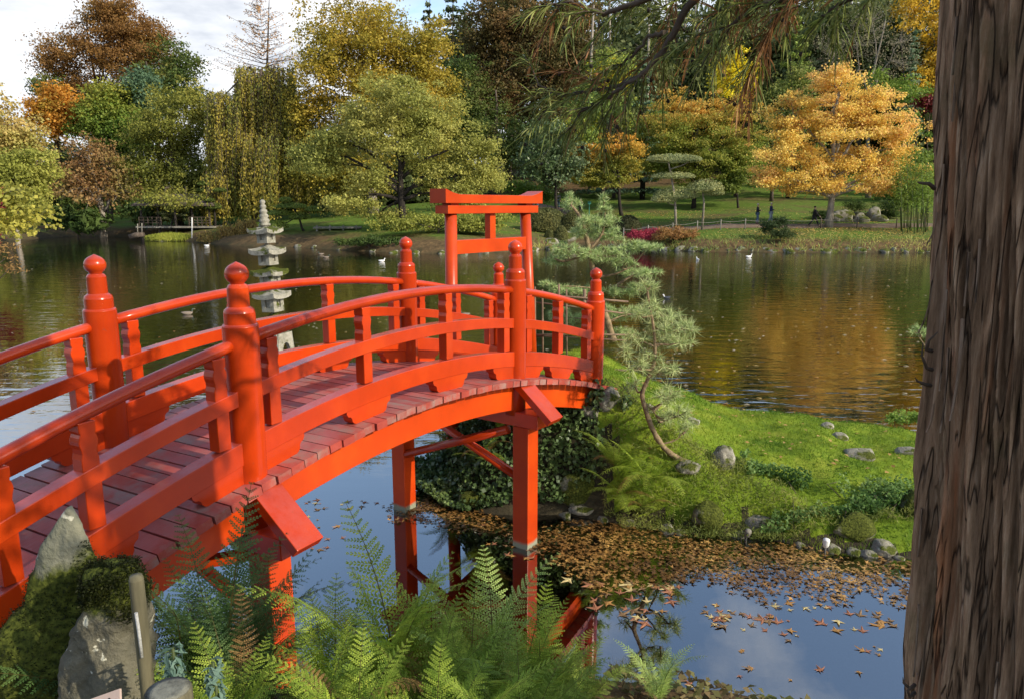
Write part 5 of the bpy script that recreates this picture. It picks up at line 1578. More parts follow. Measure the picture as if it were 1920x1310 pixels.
# ------------------------------------------------------------------ standing stones, stake, log, sign
def shaped_stone(label, rings, mat, seed, Y, name='standing_stone', depth=0.55, lean=0.0, moss=None):
    """rings: (v, u_left, u_right) silhouettes at distance Y, bottom to top"""
    n = 72; V = []; F = []
    nr = 80
    vs = np.array([r[0] for r in rings], float); ul = np.array([r[1] for r in rings], float); ur = np.array([r[2] for r in rings], float)
    o = np.argsort(vs)
    vv = np.linspace(vs.max(), vs.min(), nr)
    L_ = np.interp(vv, vs[o], ul[o]); R_ = np.interp(vv, vs[o], ur[o])
    for i in range(nr):
        a = at(L_[i], vv[i], Y=Y); b = at(R_[i], vv[i], Y=Y)
        hw = (b[0] - a[0]) / 2; cx = (a[0] + b[0]) / 2
        for k in range(n):
            th = 2 * PI * k / n
            c_, s_ = math.cos(th), math.sin(th)
            q = (abs(c_) ** 2.6 + abs(s_) ** 2.6) ** (-1 / 2.6)
            V.append((cx + c_ * q * hw, Y + s_ * q * max(hw * depth, 0.015) + lean * (vv[0] - vv[i]), a[2]))
    V = np.array(V)
    nz_ = (fbm(V * 4.0 + seed, 4, seed) - 0.5)[:, None] * 0.16 + (fbm(V * 14 + seed, 3, seed) - 0.5)[:, None] * 0.05
    cen = V.reshape(nr, n, 3).mean(1, keepdims=True).repeat(n, 1).reshape(-1, 3)
    dv = V - cen; dv[:, 2] = 0
    nz_ = nz_ + (np.abs(fbm(V * 2.2 + seed * 2, 2, seed + 7) - 0.5)[:, None] * -0.10) + (fbm(V * 40, 2, seed) - .5)[:, None] * 0.012
    V = V + dv / (np.linalg.norm(dv, axis=1, keepdims=True) + 1e-6) * nz_ * np.clip(np.linalg.norm(dv, axis=1, keepdims=True) / 0.15, 0.1, 1)
    for i in range(nr - 1):
        for k in range(n):
            k2 = (k + 1) % n
            F.append((i * n + k, i * n + k2, (i + 1) * n + k2, (i + 1) * n + k))
    nb = len(V)
    V = np.concatenate([V, V[(nr - 1) * n:].mean(0, keepdims=True)])
    Ft = [(nb, (nr - 1) * n + k, (nr - 1) * n + (k + 1) % n) for k in range(n)]
    me = bpy.data.meshes.new(name); me.from_pydata([tuple(map(float, v)) for v in V], [], F + Ft)
    me.polygons.foreach_set('use_smooth', [True] * len(me.polygons)); me.update()
    ca = me.color_attributes.new('col', 'FLOAT_COLOR', 'POINT')
    for i, v in enumerate(V):
        w_ = moss(v) if moss else 0.5
        ca.data[i].color = (w_, w_, w_, 1)
    o = put(name, me, None, mat)
    me.update()
    nr_ = np.zeros(len(me.vertices) * 3, np.float32); me.vertices.foreach_get('normal', nr_); nr_ = nr_.reshape(-1, 3)
    wv = np.array([moss(v) if moss else 0.5 for v in V]) + (fbm(V * 6 + seed, 3, seed + 2) - 0.5) * 0.9
    front = (nr_[:, 1] < 0.25) | (nr_[:, 2] > 0.4)
    pool = np.where((wv > 0.60) & front)[0]
    k_ = RNG.choice(pool, 9000)
    C = V[k_] + RNG.normal(0, 0.008, (len(k_), 3)) + nr_[k_] * 0.001
    Vm, Fm, cm = leaf_cloud(C, 0.012, 0.4, nr_[k_], pick_cols(C, [(0.005, 0.007, 0.001), (0.013, 0.017, 0.003), (0.035, 0.038, 0.006)], 7, 7), 0.3, 1.0)
    tag(put('moss', big_mesh('moss', Vm, Fm, cm), o, LEAF), kind='stuff')
    return tag(o, label, 'stone')


STANDMOSS = mossy_mat('standing_stone', 0.50, 0.0, 3.0, grey=((0.12, 0.125, 0.085), (0.27, 0.26, 0.185)), attr=True)
STANDMOSS2 = mossy_mat('second_stone', 0.50, 0.25, 4.5, grey=((0.075, 0.07, 0.048), (0.18, 0.165, 0.115)), attr=True)
shaped_stone('tall pointed standing stone with lichen top and dark moss at lower left', [(1480, -90, 190), (1310, -40, 178), (1220, -10, 170), (1160, 12, 168), (1110, 38, 166), (1060, 66, 170), (1020, 85, 160), (985, 104, 148), (960, 120, 138), (950, 128, 131)], STANDMOSS, 3, 2.75, moss=lambda v: min(1, max(0, 0.5 + (1.88 - v[2]) * 2.2 + (v[0] + 1.98) * 0.9)))
shaped_stone('shorter blocky mossy stone leaning against the pointed one', [(1480, 90, 330), (1310, 108, 292), (1220, 122, 282), (1160, 138, 276), (1110, 143, 268), (1080, 148, 260), (1062, 160, 250), (1054, 185, 235)], STANDMOSS2, 9, 2.55, depth=0.8, moss=lambda v: 0.36 + 0.30 * min(1, max(0, (v[2] - 1.80) * 8)) + 0.22 * (v[0] > -1.36 + 0.2 * (v[2] - 1.6)))

GREYROPE = noise_mat('pale_cord', [(0.3, (0.3, 0.3, 0.28)), (0.7, (0.5, 0.5, 0.47))], 60, 0.9, 0.4)
sp_ = at(255, 1080, Y=2.25); zg = gz(sp_[0], sp_[1])
STAKE = noise_mat('weathered_stake', [(0.3, (0.06, 0.055, 0.032)), (0.7, (0.18, 0.16, 0.095))], 18, 0.9, 0.5, stretch=(1, 1, 0.15), bdist=0.004)
t = thing('wooden_stake', 'weathered round wooden stake with a pale strip nailed to it', 'stake', (sp_[0], sp_[1], zg))
m = MB(); m.lathe([(0.023, zg - 0.3), (0.023, sp_[2] - 0.01), (0.023, sp_[2] - 0.01), (0.019, sp_[2] + 0.004), (0.002, sp_[2] + 0.005)], 16, c=(sp_[0], sp_[1], 0)); m.build('stake', STAKE, t)
a, b = at(255, 1148, Y=2.215), at(266, 1232, Y=2.215)
m = MB(); m.tube([tuple(a), tuple((a + b) / 2 + np.array([.001, 0, 0])), tuple(b)], 0.0055, 6); m.build('pale_strip', GREYROPE, t)
lp = at(315, 1292, Y=1.95); zg = gz(lp[0], lp[1])
ENDGR = noise_mat('log_end', [(0.3, (0.10, 0.10, 0.08)), (0.7, (0.24, 0.24, 0.19))], 30, 0.95, 0.4)
t = thing('log_post', 'short round log post with grey cut top at the bottom edge', 'post', (lp[0], lp[1], zg))
m = MB(); m.lathe([(0.066, zg - 0.2), (0.066, lp[2] - 0.006), (0.062, lp[2])], 28, c=(lp[0], lp[1], 0)); m.build('shaft', STAKE, t)
m = MB(); m.lathe([(0.062, lp[2] + 0.0005), (0.04, lp[2] + 0.003), (0.002, lp[2] + 0.003)], 28, c=(lp[0], lp[1], 0)); m.build('cut_top', ENDGR, t)
# corner of a small sign with the edge of its lettering
SIGN = noise_mat('sign_board', [(0.3, (0.36, 0.27, 0.22)), (0.7, (0.47, 0.36, 0.30))], 10, 0.6, 0.1)
INK = noise_mat('sign_ink', [(0.3, (0.01, 0.01, 0.01)), (0.7, (0.02, 0.02, 0.02))], 10, 0.6, 0)
c0 = at(226, 1290, Y=1.85)
t = thing('plant_sign', 'corner of a small pink brown sign with dark lettering at the bottom edge', 'sign', (c0[0], c0[1], gz(c0[0], c0[1])))
SM = Matrix.Translation(Vector(c0)) @ Matrix.Rotation(R(-21), 4, 'Y') @ Matrix.Rotation(R(-38), 4, 'X')
m = MB(); m.box((-0.075, -0.0, -0.05), (0.15, 0.008, 0.10), SM); m.build('board', SIGN, t)
m = MB()
for (x, z, l, an) in [(-0.028, -0.021, 0.014, 50), (-0.034, -0.0195, 0.009, -20), (-0.046, -0.021, 0.012, 70), (-0.066, -0.022, 0.013, 40), (-0.085, -0.021, 0.012, -60)]:
    m.box((0, 0, 0), (l, 0.002, 0.0035), SM @ Matrix.Translation(Vector((x, -0.0055, z))) @ Matrix.Rotation(R(an), 4, 'Y'))
m.build('lettering', INK, t)
m = MB(); m.box((c0[0] - 0.06, c0[1] + 0.03, (c0[2] - 0.08 + gz(c0[0], c0[1])) / 2 - 0.05), (0.02, 0.02, max(0.05, c0[2] - gz(c0[0], c0[1]) + 0.0))); m.build('post', GREYWOOD, t)


# ------------------------------------------------------------------ cedar at the right: trunk, peeling bark, overhanging boughs
def bark_mat():
    m, nt, out = mat_new('cedar_bark')
    p = N(nt, 'ShaderNodeBsdfPrincipled', i_Roughness=0.9); p.inputs['Specular IOR Level'].default_value = 0.2
    t = N(nt, 'ShaderNodeTexCoord'); a = N(nt, 'ShaderNodeAttribute', attribute_name='col')
    mp = N(nt, 'ShaderNodeMapping'); mp.inputs['Scale'].default_value = (1, 1, 0.075)
    nt.links.new(t.outputs['Object'], mp.inputs[0])
    n1 = N(nt, 'ShaderNodeTexNoise', i_Scale=44.0, i_Detail=8.0, i_Roughness=0.75); nt.links.new(mp.outputs[0], n1.inputs['Vector'])
    r1 = ramp(nt, n1.outputs[0], [(0.30, (0.085, 0.058, 0.036)), (0.43, (0.27, 0.19, 0.125)), (0.55, (0.43, 0.315, 0.215)), (0.68, (0.62, 0.52, 0.41))])
    n2 = N(nt, 'ShaderNodeTexNoise', i_Scale=9.0, i_Detail=4.0, i_Roughness=0.6); nt.links.new(mp.outputs[0], n2.inputs['Vector'])
    r2 = ramp(nt, n2.outputs[0], [(0.56, (0, 0, 0)), (0.70, (0.75, 0.75, 0.75))])
    mx = N(nt, 'ShaderNodeMix', data_type='RGBA'); mx.inputs[7].default_value = (0.42, 0.18, 0.08, 1)
    nt.links.new(r2.outputs[0], mx.inputs[0]); nt.links.new(r1.outputs[0], mx.inputs[6])
    n3 = N(nt, 'ShaderNodeTexNoise', i_Scale=3.0, i_Detail=6.0, i_Roughness=0.7); nt.links.new(t.outputs['Object'], n3.inputs['Vector'])
    r3 = ramp(nt, n3.outputs[0], [(0.55, (0, 0, 0)), (0.72, (0.6, 0.6, 0.6))])
    mx2 = N(nt, 'ShaderNodeMix', data_type='RGBA'); mx2.inputs[7].default_value = (0.11, 0.12, 0.05, 1)
    nt.links.new(r3.outputs[0], mx2.inputs[0]); nt.links.new(mx.outputs[2], mx2.inputs[6])
    mm = N(nt, 'ShaderNodeMix', data_type='RGBA', blend_type='MULTIPLY', i_0=1.0)
    nt.links.new(mx2.outputs[2], mm.inputs[6]); nt.links.new(a.outputs[0], mm.inputs[7])
    nt.links.new(mm.outputs[2], p.inputs['Base Color'])
    # long fissures between the fibres
    n5 = N(nt, 'ShaderNodeTexNoise', i_Scale=17.0, i_Detail=3.0, i_Roughness=0.55, i_Distortion=0.3); nt.links.new(mp.outputs[0], n5.inputs['Vector'])
    s5 = N(nt, 'ShaderNodeMath', operation='SUBTRACT', i_1=0.5); nt.links.new(n5.outputs[0], s5.inputs[0])
    a5 = N(nt, 'ShaderNodeMath', operation='ABSOLUTE'); nt.links.new(s5.outputs[0], a5.inputs[0])
    r5 = ramp(nt, a5.outputs[0], [(0.0, (0.2, 0.2, 0.2)), (0.022, (1, 1, 1))])
    m5 = N(nt, 'ShaderNodeMix', data_type='RGBA', blend_type='MULTIPLY', i_0=1.0)
    nt.links.new(mm.outputs[2], m5.inputs[6]); nt.links.new(r5.outputs[0], m5.inputs[7]); nt.links.new(m5.outputs[2], p.inputs['Base Color'])
    h5 = N(nt, 'ShaderNodeMath', operation='MULTIPLY_ADD', i_1=0.8); nt.links.new(r5.outputs[0], h5.inputs[0]); nt.links.new(n1.outputs[0], h5.inputs[2])
    b = N(nt, 'ShaderNodeBump', i_Strength=1.0, i_Distance=0.016); nt.links.new(h5.outputs[0], b.inputs['Height']); nt.links.new(b.outputs[0], p.inputs['Normal'])
    nt.links.new(p.outputs[0], out.inputs[0])
    return m


CEDARBARK = bark_mat()
TX, TY = 1.437, 1.92


def trunk_axis(z):
    dz_ = z - 2.94
    return np.array([TX - 0.075 * dz_, TY]), 0.285 - 0.018 * dz_ + 0.05 * max(0, 1.9 - z) ** 2


cedar = thing('cedar_tree', 'large cedar with stringy peeling bark filling the right edge', 'tree', (TX + 0.13, TY, gz(TX, TY)))
nth, nzz = 310, 240
zs = np.concatenate([np.linspace(0.9, 4.4, 230), np.linspace(4.45, 13.5, 24)])
th = np.linspace(0, 2 * PI, nth, endpoint=False)
TH, ZZ = np.meshgrid(th, zs)
cs_ = np.stack([np.cos(TH).ravel() * 7.5, np.sin(TH).ravel() * 7.5, (ZZ.ravel() + 0.10 * np.sin(TH.ravel() * 3)) * 0.75], -1)
tw = TH.ravel() + ZZ.ravel() * 0.09
c1 = np.stack([np.cos(tw) * 5.5, np.sin(tw) * 5.5, ZZ.ravel() * 0.45], -1)
c2 = np.stack([np.cos(tw) * 16, np.sin(tw) * 16, ZZ.ravel() * 1.3], -1)
c3 = np.stack([np.cos(tw) * 34, np.sin(tw) * 34, ZZ.ravel() * 3.0], -1)
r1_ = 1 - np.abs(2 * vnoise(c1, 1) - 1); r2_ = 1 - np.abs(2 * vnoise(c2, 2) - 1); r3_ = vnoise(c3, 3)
c4 = np.stack([np.cos(tw) * 60, np.sin(tw) * 60, ZZ.ravel() * 7.0], -1)
r4_ = vnoise(c4, 5)
disp = 0.040 * (vnoise(c1, 1) - 0.5) * 2 + 0.034 * (r2_ ** 1.6 - 0.5) + 0.020 * (r3_ - 0.5) + 0.008 * (r4_ - .5)
ax_ = np.array([trunk_axis(z)[0] for z in zs]); ar_ = np.array([trunk_axis(z)[1] for z in zs])
ar_ = np.maximum(ar_, 0.06)
RR = ar_.repeat(nth) + disp * np.clip(ar_.repeat(nth) / 0.25, 0.3, 1)
V = np.stack([ax_[:, 0].repeat(nth) + np.cos(TH.ravel()) * RR, ax_[:, 1].repeat(nth) + np.sin(TH.ravel()) * RR, ZZ.ravel()], -1)
ii, jj = np.meshgrid(np.arange(len(zs) - 1), np.arange(nth), indexing='ij')
F = np.stack([ii * nth + jj, ii * nth + (jj + 1) % nth, (ii + 1) * nth + (jj + 1) % nth, (ii + 1) * nth + jj], -1).reshape(-1, 4)
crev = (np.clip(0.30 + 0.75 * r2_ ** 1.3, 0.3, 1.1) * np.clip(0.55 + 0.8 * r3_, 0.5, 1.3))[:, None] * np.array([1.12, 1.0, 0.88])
put('trunk', big_mesh('trunk', V, F, crev, True), cedar, CEDARBARK)
# loose strips and snags along the lit edge
for k in range(34):
    z0 = RNG.uniform(1.6, 4.1); a_ = R(RNG.uniform(140, 262)) if k > 16 else R(RNG.uniform(150, 200)); l = RNG.uniform(0.06, 0.28)
    q, r = trunk_axis(z0); P_ = []
    m = MB(); Vv = []; ns = 7
    w_ = RNG.uniform(0.002, 0.006); curl = RNG.uniform(0, 0.03) if RNG.random() < 0.4 else 0.004
    for i in range(ns):
        f = i / (ns - 1); z = z0 - l * f
        q, r = trunk_axis(z); rr_ = r + 0.010 + curl * f ** 2.5
        for s_ in (-1, 1):
            aa = a_ + s_ * w_ / r * (1 - 0.6 * f)
            Vv.append((q[0] + math.cos(aa) * rr_, q[1] + math.sin(aa) * rr_, z))
    nV = len(Vv)
    Vv += [(x + math.cos(a_) * 0.004, y + math.sin(a_) * 0.004, z) for x, y, z in Vv]
    Fv = []
    for i in range(ns - 1):
        Fv.append((2 * i, 2 * i + 2, 2 * i + 3, 2 * i + 1)); Fv.append((nV + 2 * i, nV + 2 * i + 1, nV + 2 * i + 3, nV + 2 * i + 2))
        Fv.append((2 * i, nV + 2 * i, nV + 2 * i + 2, 2 * i + 2)); Fv.append((2 * i + 1, 2 * i + 3, nV + 2 * i + 3, nV + 2 * i + 1))
    put('bark_strip', big_mesh('bark_strip', np.array(Vv), np.array(Fv), np.ones((len(Vv), 3)) * RNG.uniform(0.7, 1.0)), cedar, CEDARBARK)
for (u, v, l, an) in [(1738, 690, 0.075, 112), (1737, 655, 0.05, 75), (1735, 720, 0.045, 150), (1742, 345, 0.04, 175), (1706, 1290, 0.06, 125), (1706, 1305, 0.05, 105)]:
    p = at(u, v, Y=1.86); m = MB()
    e = p + np.array([math.cos(R(an)) * l, -0.02, math.sin(R(an)) * l])
    m.tube([p + np.array([.03, 0.03, -.01]), p, (p + e) / 2 + np.array([-.008, 0, 0.0]), e], [0.006, 0.0045, 0.003, 0.001], 6); m.build('snag', BARK, cedar)


def cord(p, d, L, w, droop, out, col, c):
    d = d / (np.linalg.norm(d) + 1e-9)
    pts = [p]
    q = p.copy(); dd = d.copy()
    for i in range(3):
        dd = dd + np.array([0, 0, -droop * (i + 1) * 0.33]); dd /= np.linalg.norm(dd)
        q = q + dd * L / 3; pts.append(q.copy())
    sd = np.cross(d, rnd_unit(1)[0]); sd /= np.linalg.norm(sd) + 1e-9
    ws = [w * 0.6, w, w * 0.8, w * 0.1]
    n = sum(len(x) for x in out['V'])
    out['V'].append(np.array([pt + sd * ww * sg for pt, ww in zip(pts, ws) for sg in (-1, 1)]))
    out['F'] += [(n + 2 * i, n + 2 * i + 1, n + 2 * i + 3, n + 2 * i + 2) for i in range(3)]
    out['C'].append(np.tile(c, (8, 1)))


CED = np.array([(0.08, 0.115, 0.018), (0.16, 0.20, 0.04), (0.26, 0.28, 0.075)])
CEDB = np.array([(0.20, 0.085, 0.03), (0.34, 0.17, 0.06)])
boughs = [
    ([(1560, -150, 2.9), (1400, -70, 3.1), (1290, 10, 3.2), (1248, 90, 3.3), (1205, 140, 3.35), (1150, 178, 3.4), (1095, 208, 3.45), (1078, 235, 3.5)], 30, 0.16),
    ([(1600, -150, 2.8), (1480, -30, 3.1), (1455, 45, 3.2), (1428, 95, 3.25), (1405, 145, 3.3)], 20, 0.22),
    ([(1500, -140, 3.1), (1350, -50, 3.3), (1210, 0, 3.4), (1130, 28, 3.5), (1070, 5, 3.55), (1025, 12, 3.6)], 30, 0.12),
    ([(1205, 140, 3.35), (1150, 165, 3.45), (1100, 172, 3.5), (1045, 180, 3.55), (1010, 160, 3.6)], 18, 0.1),
    ([(1650, -150, 2.7), (1560, -60, 2.9), (1500, -10, 3.0), (1420, 10, 3.1), (1360, 60, 3.2), (1330, 110, 3.3)], 22, 0.15),
    ([(1248, 60, 3.3), (1215, 70, 3.4), (1180, 110, 3.45), (1150, 130, 3.5)], 14, 0.05),
    ([(1700, -120, 2.5), (1640, -30, 2.7), (1590, 0, 2.8), (1540, 30, 2.9)], 10, 0.0),
    ([(1420, -60, 3.3), (1370, -10, 3.4), (1340, 30, 3.5), (1290, 60, 3.5), (1260, 40, 3.5)], 18, 0.1),
]
for path, ntw, pb_ in boughs:
    P_ = [at(u, v, Y=Y) for u, v, Y in path]
    seg = []
    for i in range(len(P_) - 1):
        for q in range(6): seg.append(P_[i] + (P_[i + 1] - P_[i]) * q / 6 + RNG.normal(0, .004, 3))
    seg.append(P_[-1])
    m = MB(); nS = len(seg)
    if path[0][1] < -100:
        q, r = trunk_axis(5.2); root = np.array([q[0] - 0.2, q[1] + .05, 5.0])
        rt = [root, (root + seg[0]) / 2 + np.array([0, 0, .12])] + seg
        m.tube(rt, list(np.linspace(0.022, 0.003, len(rt))), 7)
    else:
        m.tube(seg, list(np.linspace(0.011, 0.003, nS)), 6)
    out = {'V': [], 'F': [], 'C': []}
    cones = MB()
    ntw = int(ntw * 0.56)
    for k in range(ntw):
        f = (k + RNG.random()) / ntw; i = min(int(f * (nS - 1)), nS - 2)
        p = seg[i] + (seg[i + 1] - seg[i]) * RNG.random()
        tg = seg[i + 1] - seg[i]; tg /= np.linalg.norm(tg) + 1e-9
        lat = np.cross(tg, rnd_unit(1)[0]); lat /= np.linalg.norm(lat) + 1e-9
        d = tg * RNG.uniform(0.4, 1.0) + lat * RNG.uniform(0.3, 0.9) + np.array([0, 0, -0.2]); d /= np.linalg.norm(d)
        L = RNG.uniform(0.12, 0.30)
        tw_ = [p, p + d * L * 0.5, p + d * L + np.array([0, 0, -0.05 * L / .3])]
        m.tube(tw_, [0.0035, 0.0025, 0.0015], 4, caps=False)
        brown = RNG.random() < pb_
        for s_ in range(7):
            ff = (s_ + 0.6) / 7; pp = tw_[0] + (tw_[1] - tw_[0]) * min(1, ff * 2) + (tw_[2] - tw_[1]) * max(0, ff * 2 - 1)
            base = (CEDB if brown or RNG.random() < 0.06 else CED)
            for c_ in range(5):
                dd = d * RNG.uniform(0.5, 1.1) + rnd_unit(1)[0] * 0.55 + np.array([0, 0, -0.12])
                t_ = RNG.random() * (len(base) - 1); j = min(int(t_), len(base) - 2)
                cl = (base[j] + (base[j + 1] - base[j]) * (t_ - j)) * RNG.uniform(0.75, 1.25)
                cord(pp, dd, RNG.uniform(0.07, 0.16), RNG.uniform(0.0018, 0.0032), RNG.uniform(0.15, 0.55), out, None, cl)
        if RNG.random() < 0.6:
            cp = tw_[2] + RNG.normal(0, .02, 3); cones.lathe([(0.001, -0.009), (0.007, -0.006), (0.009, 0), (0.006, 0.007), (0.001, 0.009)], 7, c=tuple(cp))
    br = m.build('branch', BARK, cedar)
    me = big_mesh('foliage', np.concatenate(out['V']), np.array(out['F']), np.concatenate(out['C']))
    fo = put('foliage', me, br, NEEDLE)
    if cones.V: tag(put('seed_cones', cones.mesh('seed_cones'), br, BARK_DARK), kind='stuff')
# cedar crown out of view; low lobes added to shade stones and left bridge
lob = [(np.array([2.15, 0.85, 4.6]), np.array([0.9, 0.8, 0.75])), (np.array([3.3, 0.6, 5.6]), np.array([1.2, 1.0, 1.0])), (np.array([1.0, 2.2, 9.5]), np.array([1.9, 1.9, 2.0])), (np.array([0.85, 2.2, 12.2]), np.array([1.2, 1.2, 2.0]))]
P, ow, cl, li = crown_points(lob, 10000, 130, 0.4, 0.6)
V, F, cc = leaf_cloud(P, 0.16, 0.3, ow, pick_cols(P, [tuple(c) for c in CED], 3, 1.0), 0.2, 0.9, 0.6)
put('crown', big_mesh('crown', V, F, cc), cedar, NEEDLE)


# ------------------------------------------------------------------ pines on the island
def needle_tuft(out, p, d, n, L, w, spread, pal):
    d = d / (np.linalg.norm(d) + 1e-9)
    u = d * (1 - spread) + rnd_unit(n) * spread * 1.35
    u /= np.linalg.norm(u, axis=1, keepdims=True)
    l = L * RNG.uniform(0.7, 1.15, n)[:, None]
    sd = np.cross(u, rnd_unit(n)); sd /= np.linalg.norm(sd, axis=1, keepdims=True)
    b = p + u * 0.002
    tip = p + u * l + np.array([0, 0, -1.0]) * (l ** 2) * 0.6
    out.append((np.stack([b - sd * w, b + sd * w, tip], 1).reshape(-1, 3), np.repeat(pal[0] + (pal[1] - pal[0]) * RNG.random((n, 1)), 3, 0)))


def pine(label, Y, stems, pads, L, w, tufts_per, nneed, pal, name='pine_tree', tuft_up=0.8, spread=0.6, r0=0.05):
    b = at(*stems[0][0][0][:2], Y=Y)
    t = thing(name, label, 'tree', tuple(b))
    m = MB(); nodes = []
    for st, ra, rb in stems:
        P_ = [at(q[0], q[1], Y=Y + (q[2] if len(q) > 2 else 0)) for q in st]
        S_ = []
        for i in range(len(P_) - 1):
            p0 = P_[max(i - 1, 0)]; p1 = P_[i]; p2 = P_[i + 1]; p3 = P_[min(i + 2, len(P_) - 1)]
            for q in range(5):
                f = q / 5
                S_.append(0.5 * ((2 * p1) + (-p0 + p2) * f + (2 * p0 - 5 * p1 + 4 * p2 - p3) * f * f + (-p0 + 3 * p1 - 3 * p2 + p3) * f ** 3))
        S_.append(P_[-1])
        rads = list(np.linspace(ra, rb, len(S_)) * RNG.uniform(0.9, 1.12, len(S_)))
        m.tube(S_, rads, 9); nodes += S_
    NP = np.array(nodes)
    out = []
    for pd in pads:
        u, v, ru, rv = pd[:4]; dY = pd[4] if len(pd) > 4 else RNG.uniform(-.25, .25)
        c = at(u, v, Y=Y + dY); s_ = pxm(Y)
        j = int(np.argmin(np.linalg.norm(NP - c, axis=1) + np.maximum(0, NP[:, 2] - c[2]) * 1.5))
        mid = (NP[j] + c) / 2 + np.array([0, 0, -0.02]) + RNG.normal(0, .02, 3)
        m.tube([NP[j], mid, c + np.array([0, 0, -rv * s_ * .3])], [0.014, 0.010, 0.007], 5, caps=False)
        nt = max(5, int(tufts_per * ru * rv / 600))
        for k in range(nt):
            q = rnd_unit(1)[0] * RNG.random() ** 0.4
            p = c + q * np.array([ru * s_, ru * s_ * 0.8, rv * s_])
            if RNG.random() < 0.5: m.tube([c + np.array([0, 0, -rv * s_ * .3]), (c + p) / 2 + np.array([0, 0, -.012]), p], [0.006, 0.004, 0.003], 4, caps=False)
            d = q * np.array([0.8, 0.8, 0.4]) + np.array([0, 0, tuft_up])
            needle_tuft(out, p, d, nneed, L, w, spread, pal)
    V = np.concatenate([o[0] for o in out]); C = np.concatenate([o[1] for o in out])
    put('needles', big_mesh('needles', V, np.arange(len(V)).reshape(-1, 3), C), t, NEEDLE)['kind'] = 'stuff'
    m.build('trunk', PINE_BARK, t)


PAL_A = np.array([(0.24, 0.35, 0.11), (0.54, 0.64, 0.28)])
pine('layered pale green pine behind the bamboo trellis', 10.6,
     [([(1150, 640), (1130, 575), (1115, 520), (1104, 470), (1098, 440), (1086, 405), (1070, 385)], 0.055, 0.018), ([(1104, 470), (1128, 440), (1134, 410), (1132, 378)], 0.02, 0.008), ([(1115, 520), (1150, 515), (1185, 500)], 0.022, 0.01), ([(1104, 475), (1060, 490), (1040, 485)], 0.022, 0.01), ([(1150, 540), (1180, 520), (1200, 512)], 0.02, 0.008)],
     [(1067, 368, 8, 8), (1072, 385, 20, 9), (1132, 376, 8, 10), (1132, 392, 14, 7), (1105, 415, 26, 10), (1140, 415, 20, 10), (1095, 436, 30, 11), (1140, 440, 38, 13), (1178, 462, 28, 10), (1212, 464, 28, 9), (1060, 466, 28, 13), (1045, 488, 28, 10), (1095, 475, 28, 12), (1140, 478, 38, 13), (1170, 492, 24, 9), (1188, 513, 34, 9), (1215, 512, 26, 8), (1160, 545, 40, 10), (1200, 540, 26, 9), (1060, 545, 34, 9), (1035, 535, 20, 8), (1100, 545, 30, 9),
      (1050, 590, 30, 12, 0.5), (1085, 600, 30, 10, 0.4), (1160, 590, 34, 12, 0.3), (1195, 585, 26, 11, 0.2), (1130, 580, 24, 10, .4), (1160, 625, 30, 10, .3)],
     0.095, 0.0040, 50, 32, PAL_A)
PAL_B = np.array([(0.26, 0.35, 0.11), (0.58, 0.64, 0.30)])
bB = isl_hit(1288, 862)
pine('leaning pine with curved snaking trunk rooted in the near bank of the island', float(bB[1]),
     [([(1292, 868), (1262, 853), (1240, 832), (1222, 800), (1210, 765), (1204, 738), (1214, 712), (1226, 680), (1228, 645), (1224, 605), (1218, 575), (1214, 545)], 0.034, 0.010), ([(1208, 755), (1225, 770), (1235, 790)], 0.010, 0.005), ([(1228, 650), (1205, 640), (1185, 630)], 0.010, 0.005), ([(1228, 690), (1250, 702), (1262, 696)], 0.010, 0.005), ([(1240, 832), (1265, 825), (1280, 812)], 0.010, 0.004), ([(1226, 620), (1255, 618), (1280, 615)], 0.010, 0.004)],
     [(1214, 540, 20, 12, 0), (1222, 575, 26, 12), (1195, 590, 22, 10), (1255, 590, 26, 11), (1280, 615, 28, 12), (1240, 615, 30, 14), (1195, 632, 24, 11), (1250, 642, 34, 12), (1180, 655, 20, 12), (1215, 668, 26, 11), (1280, 640, 22, 10), (1195, 690, 20, 11), (1262, 690, 20, 9), (1240, 700, 16, 8), (1190, 720, 18, 9), (1250, 745, 22, 14), (1270, 775, 24, 16), (1245, 780, 18, 14), (1290, 800, 18, 12), (1260, 730, 16, 9)],
     0.125, 0.0030, 26, 26, PAL_B, spread=0.75, r0=0.03)
pine('grey green pine sprig showing left of the cedar trunk', 9.6, [([(1760, 690), (1735, 650), (1722, 630)], 0.012, 0.006)], [(1725, 622, 16, 10), (1745, 640, 14, 10)], 0.09, 0.003, 60, 20, PAL_A)
tree('waterside_shrub', 'bright green leafy shrub at the far edge of the turf by the cedar trunk', 'shrub', 10.3, [(1700, 778, 26, 9), (1680, 784, 18, 6), (1725, 780, 20, 10)], (1705,), [(0.10, 0.17, 0.02), (0.20, 0.27, 0.05)], 1100, 40, 0.07, 0.04, 0.6, 0.01, lobes=None)

